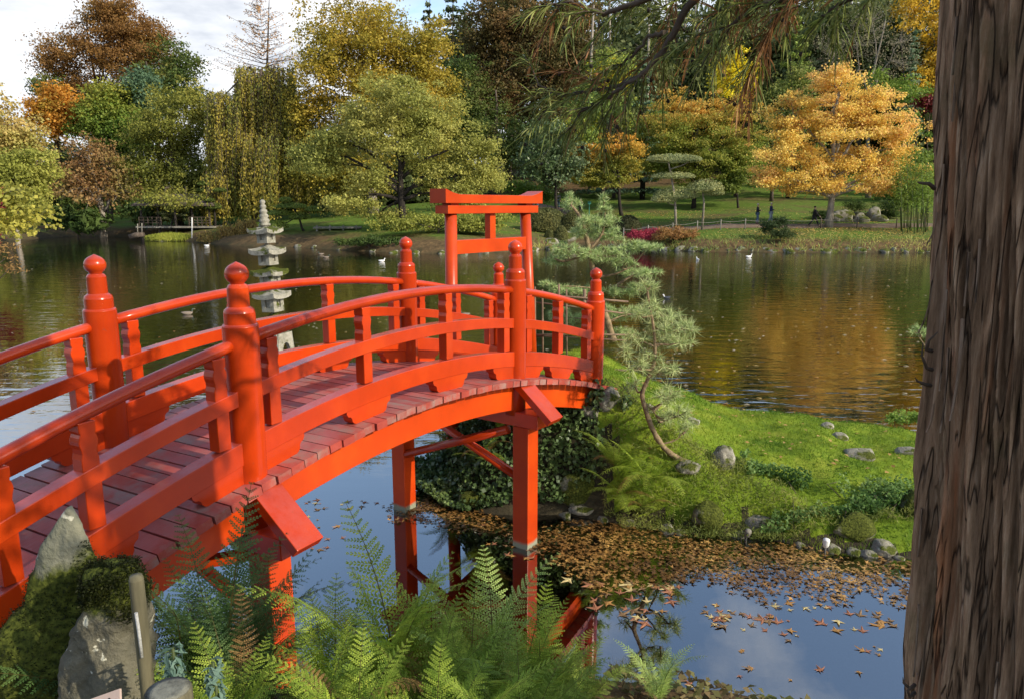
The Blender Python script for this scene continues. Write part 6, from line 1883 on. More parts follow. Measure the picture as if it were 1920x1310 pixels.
# ------------------------------------------------------------------ bamboo trellis
tb = at(1090, 700, Y=9.9)
t = thing('bamboo_trellis', 'lashed bamboo trellis fence behind the far end of the bridge', 'fence', tuple(tb))
YT = 9.95
for u, v0, v1, r in [(1003, 538, 700, 0.014), (1017, 543, 700, 0.014), (1048, 533, 705, 0.016), (1062, 543, 700, 0.013), (1096, 543, 690, 0.023), (1111, 543, 690, 0.018)]:
    m = MB(); m.tube([at(u, v0, Y=YT), at(u + 1, v1, Y=YT)], r, 8); m.build('upright_pole', BAMBOO, t)
for u0, v0, u1, v1, dY, r in [(990, 552, 1178, 566, -0.025, 0.014), (995, 566, 1185, 590, 0.028, 0.012), (990, 628, 1193, 628, -0.025, 0.012), (1000, 630, 1175, 638, 0.028, 0.010), (1000, 692, 1175, 694, -0.025, 0.014)]:
    m = MB(); m.tube([at(u0, v0, Y=YT + dY), at((u0 + u1) / 2, (v0 + v1) / 2 - 1, Y=YT + dY), at(u1, v1, Y=YT + dY)], r, 8); m.build('cross_pole', BAMBOO, t)

# ------------------------------------------------------------------ leaves on the water
def maple_leaf(lobes_=5, seed=0):
    rs = np.random.default_rng(seed); pts = []
    for k in range(lobes_):
        a = -PI * 0.78 + 2 * PI * 0.78 * k / (lobes_ - 1)
        L = (0.62 + 0.38 * math.cos(a)) * rs.uniform(0.9, 1.1)
        pts.append((math.cos(a - 0.16) * L * 0.62, math.sin(a - 0.16) * L * 0.62))
        pts.append((math.cos(a) * L, math.sin(a) * L))
        pts.append((math.cos(a + 0.16) * L * 0.62, math.sin(a + 0.16) * L * 0.62))
        if k < lobes_ - 1:
            b = a + PI * 0.78 / (lobes_ - 1)
            pts.append((math.cos(b) * 0.26, math.sin(b) * 0.26))
    pts.append((-0.22, 0.03)); pts.append((-0.5, 0.015)); pts.append((-0.5, -0.015)); pts.append((-0.22, -0.03))
    return pts


def leaf_mats():
    out = []
    for q, (a, b) in enumerate([((0.24, 0.12, 0.03), (0.38, 0.21, 0.06)), ((0.22, 0.08, 0.04), (0.34, 0.16, 0.08)), ((0.42, 0.33, 0.12), (0.55, 0.46, 0.22)), ((0.13, 0.08, 0.035), (0.24, 0.15, 0.07))]):
        out.append(noise_mat('dead_leaf', [(0.3, a), (0.7, b)], 30, 0.6, 0.2))
    return out


LM_ = leaf_mats()
ml = []
for q in range(8):
    pts = maple_leaf(5, q); rs = np.random.default_rng(q + 90)
    m = MB(); c = [(0, 0, 0.05)] + [(x, y, 0.10 * (x * x + y * y) * rs.uniform(0.2, 1.6)) for x, y in pts]
    m.add(c, [(0, i + 1, (i + 1) % len(pts) + 1) for i in range(len(pts))])
    me = m.mesh('floating_leaf'); me.materials.append(LM_[q % 4]); ml.append(me)


def in_poly(poly, x, y):
    return sdf(np.array(poly, float), np.asarray(x, float), np.asarray(y, float)) < 0


regions = [([(1060, 1085), (1280, 1095), (1260, 1180), (1120, 1150)], 46, 0.085, 'orange maple leaves floating in a loose drift'), ([(1280, 1100), (1500, 1130), (1690, 1140), (1690, 1190), (1540, 1180), (1340, 1200)], 60, 0.075, 'fallen maple leaf floating on the sky reflection'),
           ([(560, 930), (700, 920), (740, 1000), (560, 1040)], 30, 0.06, 'fallen leaf floating left of the far pier'), ([(1250, 1190), (1700, 1180), (1690, 1290), (1280, 1290)], 22, 0.05, 'small fallen leaf floating on open water by the cedar'), ([(900, 970), (1000, 990), (1050, 1060), (890, 1040)], 34, 0.06, 'brown leaf drifting by the foot of the far pier')]
labs = {}
for poly, cnt, sz, lab in regions:
    us = [q[0] for q in poly]; vs = [q[1] for q in poly]; k = 0
    while k < cnt:
        u, v = RNG.uniform(min(us), max(us)), RNG.uniform(min(vs), max(vs))
        if k % 4 and RNG.random() < 0.75: u, v = lu + RNG.normal(0, 22), lv + RNG.normal(0, 9)
        if not in_poly(poly, [u], [v])[0]: continue
        lu, lv = u, v
        p = at(u, v, z=0.004)
        o = bpy.data.objects.new('floating_leaf', ml[RNG.integers(8)]); COL.objects.link(o)
        o.location = (p[0], p[1], 0.004); o.rotation_euler = (R(RNG.uniform(-6, 6)), R(RNG.uniform(-6, 6)), RNG.uniform(0, 6.28))
        s_ = sz * RNG.uniform(0.4, 1.3); o.scale = (s_, s_, s_)
        tag(o, lab if 'leaves' not in lab else 'orange maple leaf floating in the loose drift below the pier', 'leaf', lab.replace('fallen leaf', 'fallen leaves').replace('maple leaf', 'maple leaves').replace('brown leaf', 'brown leaves'))
        k += 1

carpet = [(715, 955), (800, 925), (900, 968), (1000, 985), (1160, 985), (1300, 1010), (1420, 1012), (1530, 1040), (1640, 1045), (1715, 1055), (1715, 1150), (1640, 1120), (1560, 1125), (1480, 1135), (1380, 1115), (1260, 1108), (1150, 1098), (1070, 1078), (1030, 1040), (950, 1008), (880, 1000), (800, 990), (730, 978)]
cw = np.array([at(u, v, z=0.0)[:2] for u, v in carpet])
n = 15000
P = np.stack([RNG.uniform(cw[:, 0].min(), cw[:, 0].max(), n), RNG.uniform(cw[:, 1].min(), cw[:, 1].max(), n)], -1)
dd = sdf(cw, P[:, 0], P[:, 1]) + (fbm(np.stack([P[:, 0] * 2.5, P[:, 1] * 2.5, P[:, 0] * 0], -1), 3, 3) - 0.5) * 0.5
k = (dd < 0.02) & (RNG.random(n) < np.clip(0.35 - dd * 3.0, 0.12, 1)); P = P[k]; n = len(P)
base = [np.array(maple_leaf(5, 100 + q)) for q in range(5)]
kk = len(base[0])
sz = RNG.uniform(0.018, 0.052, n); an = RNG.uniform(0, 6.28, n); tx, ty = RNG.normal(0, .16, n), RNG.normal(0, .16, n)
B = np.stack(base)[RNG.integers(0, 5, n)] * sz[:, None, None]
X = B[..., 0] * np.cos(an)[:, None] - B[..., 1] * np.sin(an)[:, None]; Y_ = B[..., 0] * np.sin(an)[:, None] + B[..., 1] * np.cos(an)[:, None]
Z_ = 0.006 + RNG.uniform(0, .012, n)[:, None] + X * tx[:, None] + Y_ * ty[:, None]
V = np.stack([X + P[:, :1], Y_ + P[:, 1:2], np.maximum(Z_, 0.001)], -1).reshape(-1, 3)
cc = np.repeat(pick_cols(np.concatenate([P, P[:, :1] * 0], 1), [(0.035, 0.018, 0.006), (0.085, 0.042, 0.011), (0.14, 0.072, 0.018), (0.23, 0.13, 0.035)], 3, 2.0) * RNG.uniform(0.5, 1.35, (n, 1)), kk, 0)
lc = put('leaf_carpet', big_mesh('leaf_carpet', V, np.arange(n * kk).reshape(n, kk), cc), None, leaf_mat('wet_leaf', trans=0.05, rough=0.45, spec=0.4))
tag(lc, 'mat of brown fallen leaves floating along the island shore', kind='stuff')
# small flecks on the open pond
n = 1500
uv = np.stack([RNG.uniform(0, 1740, n), 500 + 290 * RNG.random(n) ** 1.2], -1)
P = np.array([at(u, v, z=0.004) for u, v in uv])
inI = sdf(ISL, P[:, 0], P[:, 1]) < 0.05; P = P[~inI]
cl = fbm(np.stack([P[:, 0] * .3, P[:, 1] * .15, P[:, 0] * 0], -1), 3, 6); P = P[cl + RNG.normal(0, .08, len(P)) > 0.52]
n = len(P); s_ = RNG.uniform(0.035, 0.08, n)[:, None, None]; an = RNG.uniform(0, 6.28, n)
sh = np.array([(1, 0), (0.2, 0.5), (-0.8, 0.1), (-0.1, -0.45)])[None] * s_
X = sh[..., 0] * np.cos(an)[:, None] - sh[..., 1] * np.sin(an)[:, None]; Y_ = sh[..., 0] * np.sin(an)[:, None] + sh[..., 1] * np.cos(an)[:, None]
V = np.stack([X + P[:, :1], Y_ + P[:, 1:2], np.full_like(X, 0.005) + np.array([0, .012, 0, .012])], -1).reshape(-1, 3)
cc = np.repeat(np.array([(0.5, 0.36, 0.12), (0.55, 0.48, 0.3), (0.4, 0.22, 0.06)])[RNG.integers(0, 3, n)], 4, 0)
tag(put('drifting_leaves', big_mesh('drifting_leaves', V, np.arange(4 * n).reshape(-1, 4), cc), None, LEAF), 'small fallen leaves scattered over the open pond', kind='stuff')

n = 170
P = np.stack([RNG.uniform(1.0, 5.5, n), RNG.uniform(7.6, 10.6, n)], -1); h, d = isl_h(P[:, 0], P[:, 1]); P, h = P[d > .3], h[d > .3]
C = np.stack([P[:, 0], P[:, 1], h + 0.03], -1)
V, F, cc = leaf_cloud(C, 0.055, 0.7, np.tile([0, 0, 1.0], (len(C), 1)), pick_cols(C, [(0.20, 0.10, 0.03), (0.36, 0.24, 0.08)], 5, 2), 1.0, 0.5)
tag(put('turf_leaves', big_mesh('turf_leaves', V, F, cc), None, LEAF), 'scattered fallen leaves on the island turf', kind='stuff')

# two weathered lamp stubs in the leaf litter
for (u, v, lab, col, h_) in [(1398, 1008, 'grey garden spotlight with drooping hood in the leaf litter', GREYWOOD, 0.13), (1546, 1030, 'small white garden spotlight on a short stem in the leaf litter', WHITE, 0.15)]:
    p = at(u, v + 8, z=0.0); t = thing('garden_spotlight', lab, 'lamp', tuple(p))
    PM = Matrix.Translation(Vector(p)) @ Matrix.Rotation(R(20), 4, 'Z')
    m = MB(); m.tube([PM @ Vector((0, 0, -.06)), PM @ Vector((0, 0, h_ * .55))], 0.012, 8); m.build('stem', WIRE, t)
    m = MB(); m.lathe([(0.020, 0), (0.032, 0.02), (0.033, 0.075), (0.030, 0.085), (0.010, 0.095)], 14, M=PM @ Matrix.Translation(Vector((0, 0, h_ * .5))) @ Matrix.Rotation(R(25 if h_ < .14 else 8), 4, 'X')); m.build('lamp_head', col, t)
    m = MB(); m.tube([PM @ Vector((-.05, 0.0, -.03)), PM @ Vector((-.06, 0, .06)), PM @ Vector((-.03, 0, .12)), PM @ Vector((0, 0, .12))], 0.004, 6); m.build('cable', WIRE, t)

# ------------------------------------------------------------------ far bank furniture
def strip(name, pts, width, label, mat, dz=0.03):
    V = []; F = []; nc = 6
    P_ = []
    for i in range(len(pts) - 1):
        for q in range(14): P_.append(np.array(pts[i]) + (np.array(pts[i + 1]) - np.array(pts[i])) * q / 14)
    P_.append(np.array(pts[-1])); P_ = np.array(P_)
    for _ in range(8): P_[1:-1] = (P_[:-2] + P_[1:-1] * 2 + P_[2:]) / 4
    for i in range(len(P_)):
        t_ = P_[min(i + 1, len(P_) - 1)] - P_[max(i - 1, 0)]; t_ /= np.linalg.norm(t_)
        nrm = np.array([-t_[1], t_[0]])
        for j in range(nc + 1):
            q = P_[i] + nrm * (j / nc - .5) * width
            V.append((q[0], q[1], gz(q[0], q[1]) + dz + (0.03 if 0 < j < nc else -0.06)))
    for i in range(len(P_) - 1):
        for j in range(nc):
            a = i * (nc + 1) + j; F.append((a, a + nc + 1, a + nc + 2, a + 1))
    o = put(name, big_mesh(name, np.array(V), np.array(F), None, True), None, mat)
    return tag(o, label, kind='structure'), P_


path_pts = [at(u, 400, Y=Y)[:2] for u, Y in [(905, 98), (960, 93), (1010, 87), (1060, 80), (1120, 71), (1180, 66), (1260, 64), (1400, 63), (1560, 63), (1740, 63), (1950, 61)]]
pth, PL = strip('path', path_pts, 2.3, 'brown gravel path along the far bank', PATH, 0.06)

t = thing('rope_fence', 'low post and rope fence along the far path', 'fence', (*at(1350, 415, Y=61)[:2], gz(*at(1350, 415, Y=61)[:2])))
tops = []
for u in [1170, 1216, 1262, 1308, 1352, 1398, 1472, 1540, 1608, 1682, 1735]:
    p = at(u, 412, Y=61.4); z = gz(p[0], p[1]); m = MB(); m.tube([(p[0], p[1], z - .2), (p[0], p[1], z + 0.85)], [0.05, 0.045], 7); m.build('post', GREYWOOD if u < 1400 else BARK, t); tops.append((p[0], p[1], z + 0.72))
for i in range(len(tops) - 1):
    a, b = np.array(tops[i]), np.array(tops[i + 1]); m = MB(); m.tube([a + (b - a) * f - np.array([0, 0, 0.10 * 4 * f * (1 - f)]) for f in np.linspace(0, 1, 7)], 0.018, 5, caps=False); m.build('rope', GREYWOOD, t)

# garden rocks by the path with low shrubs
for (u, v, a, c_, sd_, lab) in [(1592, 388, .75, .55, 61, 'grey triangular rock at the top left of the rock garden'), (1612, 384, .7, .5, 62, 'small pale rock high in the rock garden'), (1582, 397, 1.0, .75, 63, 'broad rounded rock at the left of the rock garden'), (1614, 400, .62, .55, 64, 'small upright rock in the middle of the rock garden'), (1640, 398, .85, .85, 65, 'tall square topped rock at the right of the rock garden'), (1648, 408, .8, .45, 66, 'low rock right of the tall square one'), (1616, 412, .9, .4, 67, 'low flat rock at the path edge of the rock garden'), (1588, 411, .7, .32, 68, 'flat rock at the left path edge of the rock garden'), (1565, 405, 1.0, .6, 69, 'rock half hidden behind the orange maple trunk'), (1632, 380, .6, .45, 70, 'pale rock at the back of the rock garden')]:
    p = at(u, v, Y=66 + (410 - v) * 0.10); z = gz(p[0], p[1])
    rock(lab, (p[0], p[1], z + c_ * .30), (a, a * .8, c_), sd_, FARROCK, sd_ * .7, sub=ICO3)
for (u, v, ru, rv, lab) in [(1660, 385, 30, 9, 'low dark creeping juniper behind the garden rocks'), (1600, 385, 20, 6, 'creeping juniper between the garden rocks'), (1665, 405, 14, 8, 'reddish low shrub at the right end of the rock garden'), (1545, 410, 18, 5, 'dark low shrub at the left end of the rock garden')]:
    tree('creeping_juniper', lab, 'shrub', 68, [(u, v, ru, rv), (u + 12, v + 2, ru * .6, rv * .8)], (u,), DKGREEN, 1500, 34, 0.4, 0.2, 0.3, 0.06, bark=BARK_DARK)

# stones and tufts along the far waterline
for k, u in enumerate(list(range(1080, 1745, 22))):
    p = at(u, 470, z=0.0); a = RNG.uniform(.3, .75)
    q = np.array([u]); hit = gnd_hit(u, 466)
    rock('mossy stone edging the far right waterline', (hit[0], hit[1] - .1, 0.05), (a, a * .6, RNG.uniform(.18, .36)), 200 + k, FARROCK, RNG.uniform(0, 3), group='stones edging the far right waterline', sub=ICO3)
for k, u in enumerate([560, 590, 640, 700, 740, 780, 830, 870, 905, 1000, 1030]):
    hit = gnd_hit(u, 474 if u > 650 else 463, 40, 80); a = RNG.uniform(.3, .6)
    rock('small stone along the waterline below the oak', (hit[0], hit[1] - .1, 0.03), (a, a * .6, RNG.uniform(.14, .26)), 300 + k, FARROCK, RNG.uniform(0, 3), group='stones along the waterline below the oak', sub=ICO3)
rock('big mossy boulder on the bank below the clipped mounds', gnd_hit(1062, 450, 50, 75) + np.array([0, 0, .1]), (1.0, .8, .6), 401, FARROCK, .4, sub=ICO3)
rock('low pale rock left of the bank boulder', gnd_hit(1035, 455, 50, 75), (.8, .5, .35), 402, FARROCK, .9, sub=ICO3)
n = 9000
us = RNG.uniform(1000, 1760, n); P = np.array([at(u, 470, Y=55)[:2] for u in us])
P[:, 1] = RNG.uniform(50, 60, n); P[:, 0] = (us - 960) / FPX * P[:, 1] * 1.0
h, d = ground_h(P[:, 0], P[:, 1]); k = (d > -0.05) & (d < 3.2) & (RNG.random(n) < np.exp(-d / 1.4)); P, h = P[k], h[k]; n = len(P)
C = np.stack([P[:, 0], P[:, 1], np.maximum(h, 0.02) + 0.14], -1)
V, F, cc = leaf_cloud(C, 0.5, 0.10, np.tile([0, -1.0, 0.2], (n, 1)), pick_cols(C, [(0.06, 0.09, 0.02), (0.14, 0.17, 0.04), (0.26, 0.25, 0.06)], 5, 0.5), 0.1, 0.5, 1.2)
tag(put('bank_tufts', big_mesh('bank_tufts', V, F, cc), None, LEAF), 'grass tufts along the far right waterline', kind='stuff')
# fallen leaves on the far lawn
n = 16000
P = np.stack([RNG.uniform(-2, 42, n), RNG.uniform(52, 78, n)], -1); h, d = ground_h(P[:, 0], P[:, 1])
w_ = np.exp(-((P[:, 0] - 26) / 8) ** 2 - ((P[:, 1] - 60) / 6) ** 2) + 0.35 * np.exp(-((P[:, 0] - 13) / 8) ** 2 - ((P[:, 1] - 78) / 8) ** 2) + 0.05
k = (d > 0.3) & (RNG.random(n) < w_); P, h = P[k], h[k]; n = len(P)
C = np.stack([P[:, 0], P[:, 1], h + 0.03], -1)
V, F, cc = leaf_cloud(C, 0.16, 0.8, np.tile([0, 0, 1.0], (n, 1)), pick_cols(C, [(0.16, 0.08, 0.03), (0.40, 0.24, 0.06), (0.5, 0.38, 0.14)], 5, 0.5), 1.0, 0.5)
tag(put('fallen_leaves', big_mesh('fallen_leaves', V, F, cc), None, LEAF), 'fallen leaves strewn over the far lawn', kind='stuff')


# ---- people
def flat_mat(name, c, rough=0.8):
    return noise_mat(name, [(0.3, tuple(x * .8 for x in c)), (0.7, c)], 14, rough, 0.2)


SKIN = flat_mat('skin', (0.42, 0.26, 0.19), 0.55)


def skin_mesh(name, V, E, Rd, mat, parent, root=0, lvl=2):
    me = bpy.data.meshes.new(name); me.from_pydata(V, E, []); me.update()
    o = bpy.data.objects.new(name, me); COL.objects.link(o); me.materials.append(mat); o.parent = parent
    sk = o.modifiers.new('skin', 'SKIN'); sk.use_smooth_shade = True
    sv = me.skin_vertices[0].data
    for i, r in enumerate(Rd): sv[i].radius = (r if isinstance(r, tuple) else (r, r))
    sv[root].use_root = True
    su = o.modifiers.new('smooth', 'SUBSURF'); su.levels = lvl; su.render_levels = lvl
    return o


def person(label, u, Y, face, jacket, trousers, hair, stride=0.0, hands='chest', hat=False, H=1.72):
    p = at(u, 410, Y=Y); z = gz(p[0], p[1]) + 0.08
    t = thing('person', label, 'person', (p[0], p[1], z), rotz=face)
    s = H / 1.72
    hip, kn, an = 0.90 * s, 0.49 * s, 0.07 * s
    st = stride
    # local: x = right, -y = forward
    V = [(0, 0, .95 * s), (0, 0, 1.12 * s), (0, 0, 1.34 * s), (0, .0, 1.45 * s), (0, -.01, 1.53 * s), (0, -.02, 1.60 * s), (0, -.01, 1.69 * s)]
    Rd = [(.15, .11), (.14, .10), (.17, .105), .055, .055, (.075, .09), (.06, .07)]
    E = [(0, 1), (1, 2), (2, 3), (3, 4), (4, 5), (5, 6)]
    arms = []
    for sx in (1, -1):
        if hands == 'chest': e = (sx * .27, .02, 1.10 * s); h = (sx * .09, -.26, 1.14 * s)
        elif hands == 'one' and sx == 1: e = (sx * .27, .0, 1.12 * s); h = (sx * .12, -.24, 1.2 * s)
        else: e = (sx * .27, .03 + sx * st * .12, 1.10 * s); h = (sx * .28, -.06 + sx * st * .3, .86 * s)
        sh = (sx * .19, 0, 1.38 * s)
        n0 = len(V); V += [sh, e, h]; Rd += [.06, .045, .033]; E += [(2, n0), (n0, n0 + 1), (n0 + 1, n0 + 2)]
        # palm with short fingers
        f = np.array(h) - np.array(e); f /= np.linalg.norm(f)
        pl = tuple(np.array(h) + f * .06); n1 = len(V); V.append(pl); Rd.append((.035, .02)); E.append((n0 + 2, n1))
        for q in range(4):
            V.append(tuple(np.array(pl) + f * (.06 + .012 * (q in (1, 2))) + np.array([(q - 1.5) * .017, 0, -.01]))); Rd.append(.009); E.append((n1, len(V) - 1))
        V.append(tuple(np.array(h) + f * .05 + np.array([-sx * .04, 0, .02]))); Rd.append(.01); E.append((n0 + 2, len(V) - 1))
        arms.append((sh, e, h))
    legs = []
    for sx in (1, -1):
        hp = (sx * .09, 0, hip); k = (sx * .095, -st * sx * .22 - .03, kn); a = (sx * .09, -st * sx * .40 + (.06 if sx * st < 0 else 0), an + (.05 if sx * st < 0 else 0)); toe = (sx * .10, a[1] - .16, .035 * s)
        n0 = len(V); V += [hp, k, a, toe]; Rd += [.085, .058, .042, .035]; E += [(0, n0), (n0, n0 + 1), (n0 + 1, n0 + 2), (n0 + 2, n0 + 3)]
        legs.append((hp, k, a, toe))
    skin_mesh('body', V, E, Rd, SKIN, t)
    # nose
    # jacket
    V = [(0, 0, .88 * s), (0, 0, 1.12 * s), (0, 0, 1.35 * s), (0, 0, 1.45 * s)]; Rd = [(.185, .14), (.175, .135), (.20, .135), (.085, .085)]; E = [(0, 1), (1, 2), (2, 3)]
    for sh, e, h in arms:
        n0 = len(V); hh = tuple(np.array(e) + (np.array(h) - np.array(e)) * .9); V += [sh, e, hh]; Rd += [.082, .066, .052]; E += [(2, n0), (n0, n0 + 1), (n0 + 1, n0 + 2)]
    skin_mesh('jacket', V, E, Rd, jacket, t)
    V = [(0, 0, .93 * s)]; Rd = [(.165, .125)]; E = []
    for hp, k, a, toe in legs:
        n0 = len(V); a2 = tuple(np.array(a) + np.array([0, 0, .02])); V += [hp, k, a2]; Rd += [.105, .078, .062]; E += [(0, n0), (n0, n0 + 1), (n0 + 1, n0 + 2)]
    skin_mesh('trousers', V, E, Rd, trousers, t)
    for hp, k, a, toe in legs:
        skin_mesh('shoe', [(a[0], a[1] + .04, a[2] - .02), (a[0], a[1] - .06, a[2] - .03), (toe[0], toe[1], .04)], [(0, 1), (1, 2)], [.05, .048, .042], DARKWOOD, t, lvl=1)
    m = MB(); m.lathe([(.088, -0.02), (.095, .03), (.085, .075), (.055, .108), (.01, .122)], 14, c=(0, .012, 1.60 * s)); m.build('hair' if not hat else 'hat', hair, None).parent = t
    m = MB(); m.lathe([(.004, -.012), (.012, -.006), (.010, .008), (.002, .014)], 6, c=(0, -.112, 1.60 * s)); m.build('nose', SKIN, None).parent = t
    for sx in (1, -1):
        m = MB(); m.lathe([(.003, -.02), (.014, -.01), (.015, .012), (.003, .025)], 6, c=(sx * .083, -.01, 1.60 * s)); m.build('ear', SKIN, None).parent = t
        m = MB(); m.lathe([(.002, -.009), (.009, 0), (.002, .009)], 6, c=(sx * .03, -.100, 1.625 * s)); m.build('eye', DARKWOOD, None).parent = t
    return t


NAVY = flat_mat('dark_jacket', (0.022, 0.024, 0.032)); BLUE = flat_mat('blue_jacket', (0.02, 0.03, 0.10)); DENIM = flat_mat('denim', (0.05, 0.09, 0.16)); BLACKC = flat_mat('black_cloth', (0.012, 0.012, 0.014)); GREYC = flat_mat('pale_cloth', (0.42, 0.42, 0.40)); LDENIM = flat_mat('light_denim', (0.22, 0.27, 0.32))
HAIRW = flat_mat('pale_hair', (0.55, 0.5, 0.42)); HAIRD = flat_mat('dark_hair', (0.03, 0.02, 0.015)); TAN = flat_mat('tan_cloth', (0.35, 0.27, 0.16))
person('person in dark jacket and jeans standing on the path holding something at the chest', 1420, 63.5, R(70), NAVY, DENIM, HAIRW, 0.1)
person('person in blue jacket and pale jeans beside the darker dressed one', 1445, 64.2, R(60), BLUE, LDENIM, HAIRW, 0.2)
person('person all in black walking alone on the path with one arm across the chest', 1527, 61.9, R(80), BLACKC, BLACKC, HAIRD, 1.0, 'one')
person('person in tan jacket and pale trousers just right of the torii', 1008, 84, R(150), TAN, LDENIM, HAIRW, 0.3, 'down', H=1.66)
person('person in dark coat and blue jeans standing on the far path', 1046, 82, R(20), NAVY, DENIM, HAIRW, 0.1, 'down', H=1.75)
person('person in black jacket behind the pine top', 1088, 76, R(20), BLACKC, BLACKC, HAIRD, 0.1, 'chest')
p = at(1105, 385, Y=77); t = thing('park_sign', 'small green post sign beside the person in black', 'sign', (p[0], p[1], gz(p[0], p[1])))
SGN = noise_mat('green_paint', [(0.3, (0.03, 0.16, 0.12)), (0.7, (0.05, 0.22, 0.17))], 8, 0.6, 0.1)
m = MB(); m.box((p[0], p[1], gz(p[0], p[1]) + .6), (.07, .07, 1.2)); m.build('post', SGN, t)
m = MB(); m.box((p[0], p[1] - .04, gz(p[0], p[1]) + 1.25), (.34, .03, .26)); m.build('panel', SGN, t)

# ---- pavilion on stilts, left bank
def pav_pt(u, v, dy=0): return at(u, v, Y=77 + dy)
pb0 = pav_pt(335, 430); t = thing('garden_pavilion', 'dark wooden waterside pavilion with low roof and railed deck', 'pavilion', (pb0[0], pb0[1], 0))
x0, x1 = pav_pt(274, 400)[0], pav_pt(405, 400)[0]
zr, ze, zf = pav_pt(300, 371)[2], pav_pt(300, 384)[2], pav_pt(300, 424)[2]
y0_, y1_ = 75.5, 79.5
m = MB(); xm0, xm1 = x0 + 1.0, x1 - 1.0; ym = (y0_ + y1_) / 2
m.add([(x0 - .5, y0_ - .5, ze), (x1 + .5, y0_ - .5, ze), (x1 + .5, y1_ + .5, ze), (x0 - .5, y1_ + .5, ze), (xm0, ym, zr + .35), (xm1, ym, zr + .35), (x0 - .5, y0_ - .5, ze - .15), (x1 + .5, y0_ - .5, ze - .15), (x1 + .5, y1_ + .5, ze - .15), (x0 - .5, y1_ + .5, ze - .15)],
      [(0, 1, 5, 4), (1, 2, 5), (2, 3, 4, 5), (3, 0, 4), (0, 6, 7, 1), (1, 7, 8, 2), (2, 8, 9, 3), (3, 9, 6, 0), (6, 9, 8, 7)])
THATCH = noise_mat('roof_thatch', [(0.3, (0.05, 0.04, 0.03)), (0.7, (0.12, 0.095, 0.075))], 5, 0.95, 0.5)
m.build('roof', THATCH, t)
m = MB(); m.box(((x0 + x1) / 2, ym, zf - .08), (x1 - x0 + .6, y1_ - y0_ + .6, .16)); m.build('deck', GREYWOOD, t)
for x in np.linspace(x0 + .15, x1 - .15, 5):
    for y in (y0_ + .15, y1_ - .15):
        m = MB(); m.box((x, y, (ze - .12 - .6) / 2), (.16, .16, ze - .12 + .6)); m.build('post', DARKWOOD, t)
for xa, xb in ((x0, x0 + 2.2), (x0 + 5.0, x1)):
    m = MB()
    for z in (zf + .35, zf + .6, zf + .9): m.box(((xa + xb) / 2, y0_ - .1, z), (xb - xa, .06, .06))
    for x in np.linspace(xa, xb, 6): m.box((x, y0_ - .1, zf + .45), (.07, .07, .9))
    m.build('railing', BARK, t)
# jetty post, log and low platform
p = at(359, 436, Y=72); t_ = tag((lambda m: m.build('mooring_post', WHITE))(MB().tube([at(359, 442, Y=72) + np.array([0, 0, -.5]), at(360, 425, Y=72), at(360, 408, Y=72)], [.06, .055, .05], 8)), 'pale upright post standing in the water by the grassy islet', 'post')
m = MB(); m.tube([at(243, 444, Y=71), at(255, 441, Y=71), at(270, 440, Y=71)], [.22, .26, .2], 8); tag(m.build('floating_log', BARK), 'dark log lying in the water by the left bank', 'log')
for u, vt, lab in [(258, 420, 'thin stake left of the pavilion steps'), (266, 419, 'second thin stake nearest the pavilion steps')]:
    m = MB(); m.tube([at(u, 440, Y=73), at(u, vt, Y=73)], .05, 6); tag(m.build('thin_stake', GREYWOOD), lab, 'stake')
b0, b1 = at(590, 427, Y=66), at(676, 425, Y=66)
t = thing('low_footbridge', 'low grey wooden platform on the bank right of the layered pine', 'platform', ((b0[0] + b1[0]) / 2, 66, gz((b0[0] + b1[0]) / 2, 66)))
m = MB(); m.box(((b0[0] + b1[0]) / 2, 66, b0[2]), (b1[0] - b0[0], 1.2, .14)); m.build('deck', GREYWOOD, t)
for x in np.linspace(b0[0] + .3, b1[0] - .3, 4):
    zg_ = gz(x, 66); m = MB(); m.box((x, 65.6, (b0[2] + .15 + zg_) / 2), (.14, .14, max(.2, b0[2] + .25 - zg_))); m.build('post', GREYWOOD, t)
# grassy islet
pI = at(322, 452, z=0.0)
rock('low grassy islet mound in front of the pavilion', (pI[0], pI[1], -0.05), (2.3, 1.2, 0.45), 77, MOSSROCK, 0.1, name='grassy_islet', cat='islet', sub=ICO3)
n = 5000; a_ = RNG.uniform(0, 6.28, n); r_ = RNG.random(n) ** .5
C = np.stack([pI[0] + np.cos(a_) * r_ * 2.5, pI[1] + np.sin(a_) * r_ * 1.3, 0.15 + 0.35 * (1 - r_ ** 2) + RNG.uniform(0, .15, n)], -1)
V, F, cc = leaf_cloud(C, 0.5, 0.10, np.tile([0, -1.0, .2], (n, 1)), pick_cols(C, [(0.12, 0.15, 0.02), (0.26, 0.27, 0.04), (0.20, 0.18, 0.05)], 4, .5), 0.1, 0.6, 1.0)
tag(put('islet_grass', big_mesh('islet_grass', V, F, cc), None, LEAF), 'long yellow green grass on the little islet', kind='stuff')

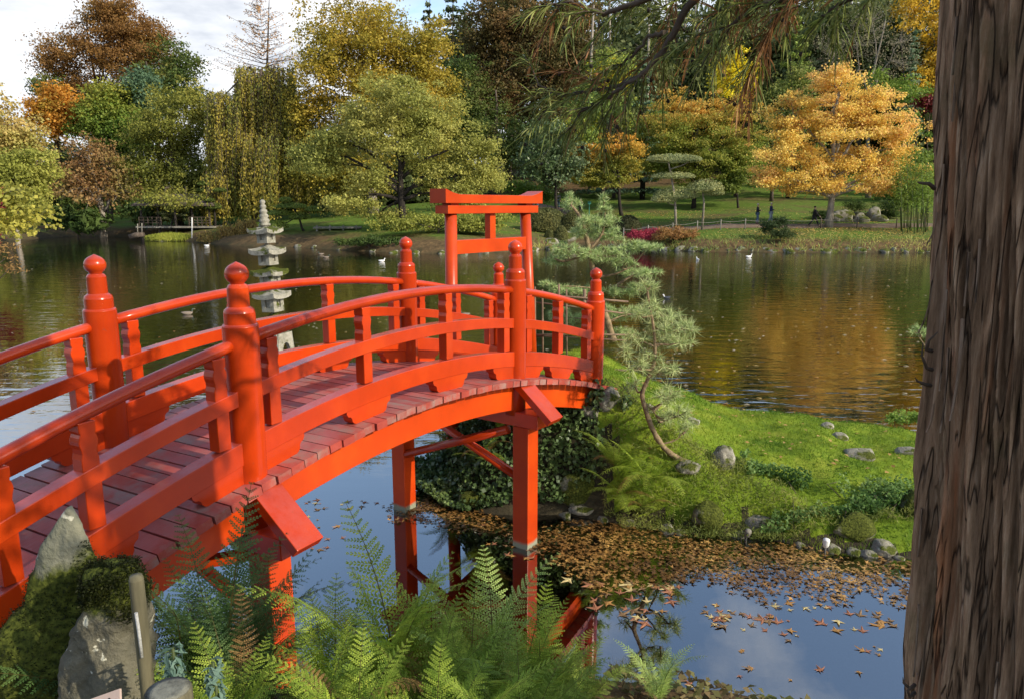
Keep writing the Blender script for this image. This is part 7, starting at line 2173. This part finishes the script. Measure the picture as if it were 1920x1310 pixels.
# ---- water birds
def bird(label, u, v, heading, colb, colh, size=1.0, cat='duck', name='duck', group=None):
    p = at(u, v, z=0.0); t = thing(name, label, cat, tuple(p), group, rotz=heading)
    s = size * 0.52
    m = MB(); prof = []
    rings = [(-.24, .012, .10), (-.20, .04, .085), (-.12, .085, .06), (0, .105, .05), (.10, .09, .055), (.17, .05, .075), (.20, .015, .09)]
    V = []; F = []; n = 12
    for x, r, zc in rings:
        for k in range(n):
            a = 2 * PI * k / n; V.append((x * s, math.cos(a) * r * s, (zc + math.sin(a) * r * .8) * s))
    for i in range(len(rings) - 1):
        for k in range(n):
            k2 = (k + 1) % n; F.append((i * n + k, (i + 1) * n + k, (i + 1) * n + k2, i * n + k2))
    F += [tuple(range(n)), tuple(reversed(range((len(rings) - 1) * n, len(rings) * n)))]
    m.add(V, F, True); m.build('body', colb, None).parent = t
    m = MB(); m.tube([(.13 * s, 0, .09 * s), (.17 * s, 0, .15 * s), (.185 * s, 0, .20 * s), (.215 * s, 0, .225 * s), (.245 * s, 0, .215 * s)], [.04 * s, .032 * s, .036 * s, .036 * s, .012 * s], 10); m.build('head', colh, None).parent = t
    m = MB(); m.tube([(.24 * s, 0, .213 * s), (.30 * s, 0, .203 * s)], [.014 * s, .008 * s], 8); m.build('beak', TAN, None).parent = t
    return t


DUCKB = flat_mat('duck_brown', (0.20, 0.16, 0.12)); DUCKH = flat_mat('duck_head', (0.05, 0.07, 0.05)); DARKB = flat_mat('coot', (0.04, 0.045, 0.055))
bird('brown duck swimming between the two left posts with a wake', 352, 590, R(20), DUCKB, DUCKH, 1.5)
bird('dark coot swimming right of the pines', 1250, 560, R(190), DARKB, WHITE, 1.25, 'coot', 'coot')
bird('white gull resting on the water below the crimson maple mound', 1404, 483, R(10), WHITE, WHITE, 1.8, 'gull', 'gull')
bird('white gull left of the larger resting gull', 1308, 488, R(100), WHITE, WHITE, 1.5, 'gull', 'gull')
bird('brown duck left of the torii by the oak bank', 602, 478, R(190), DUCKB, DUCKH, 1.7)
bird('second brown duck just right of the other by the oak bank', 612, 484, R(10), DUCKB, DUCKH, 1.7)
bird('white gull on the water in front of the oak bank', 716, 491, R(10), WHITE, WHITE, 1.7, 'gull', 'gull')
bird('pale duck near the weeping shrub', 388, 462, R(10), WHITE, DUCKB, 1.9)
bird('brown duck swimming behind the bridge crest', 872, 592, R(200), DUCKB, DUCKH, 1.3)
bird('white gull standing on the grassy islet', 323, 443, R(10), WHITE, WHITE, 1.8, 'gull', 'gull')
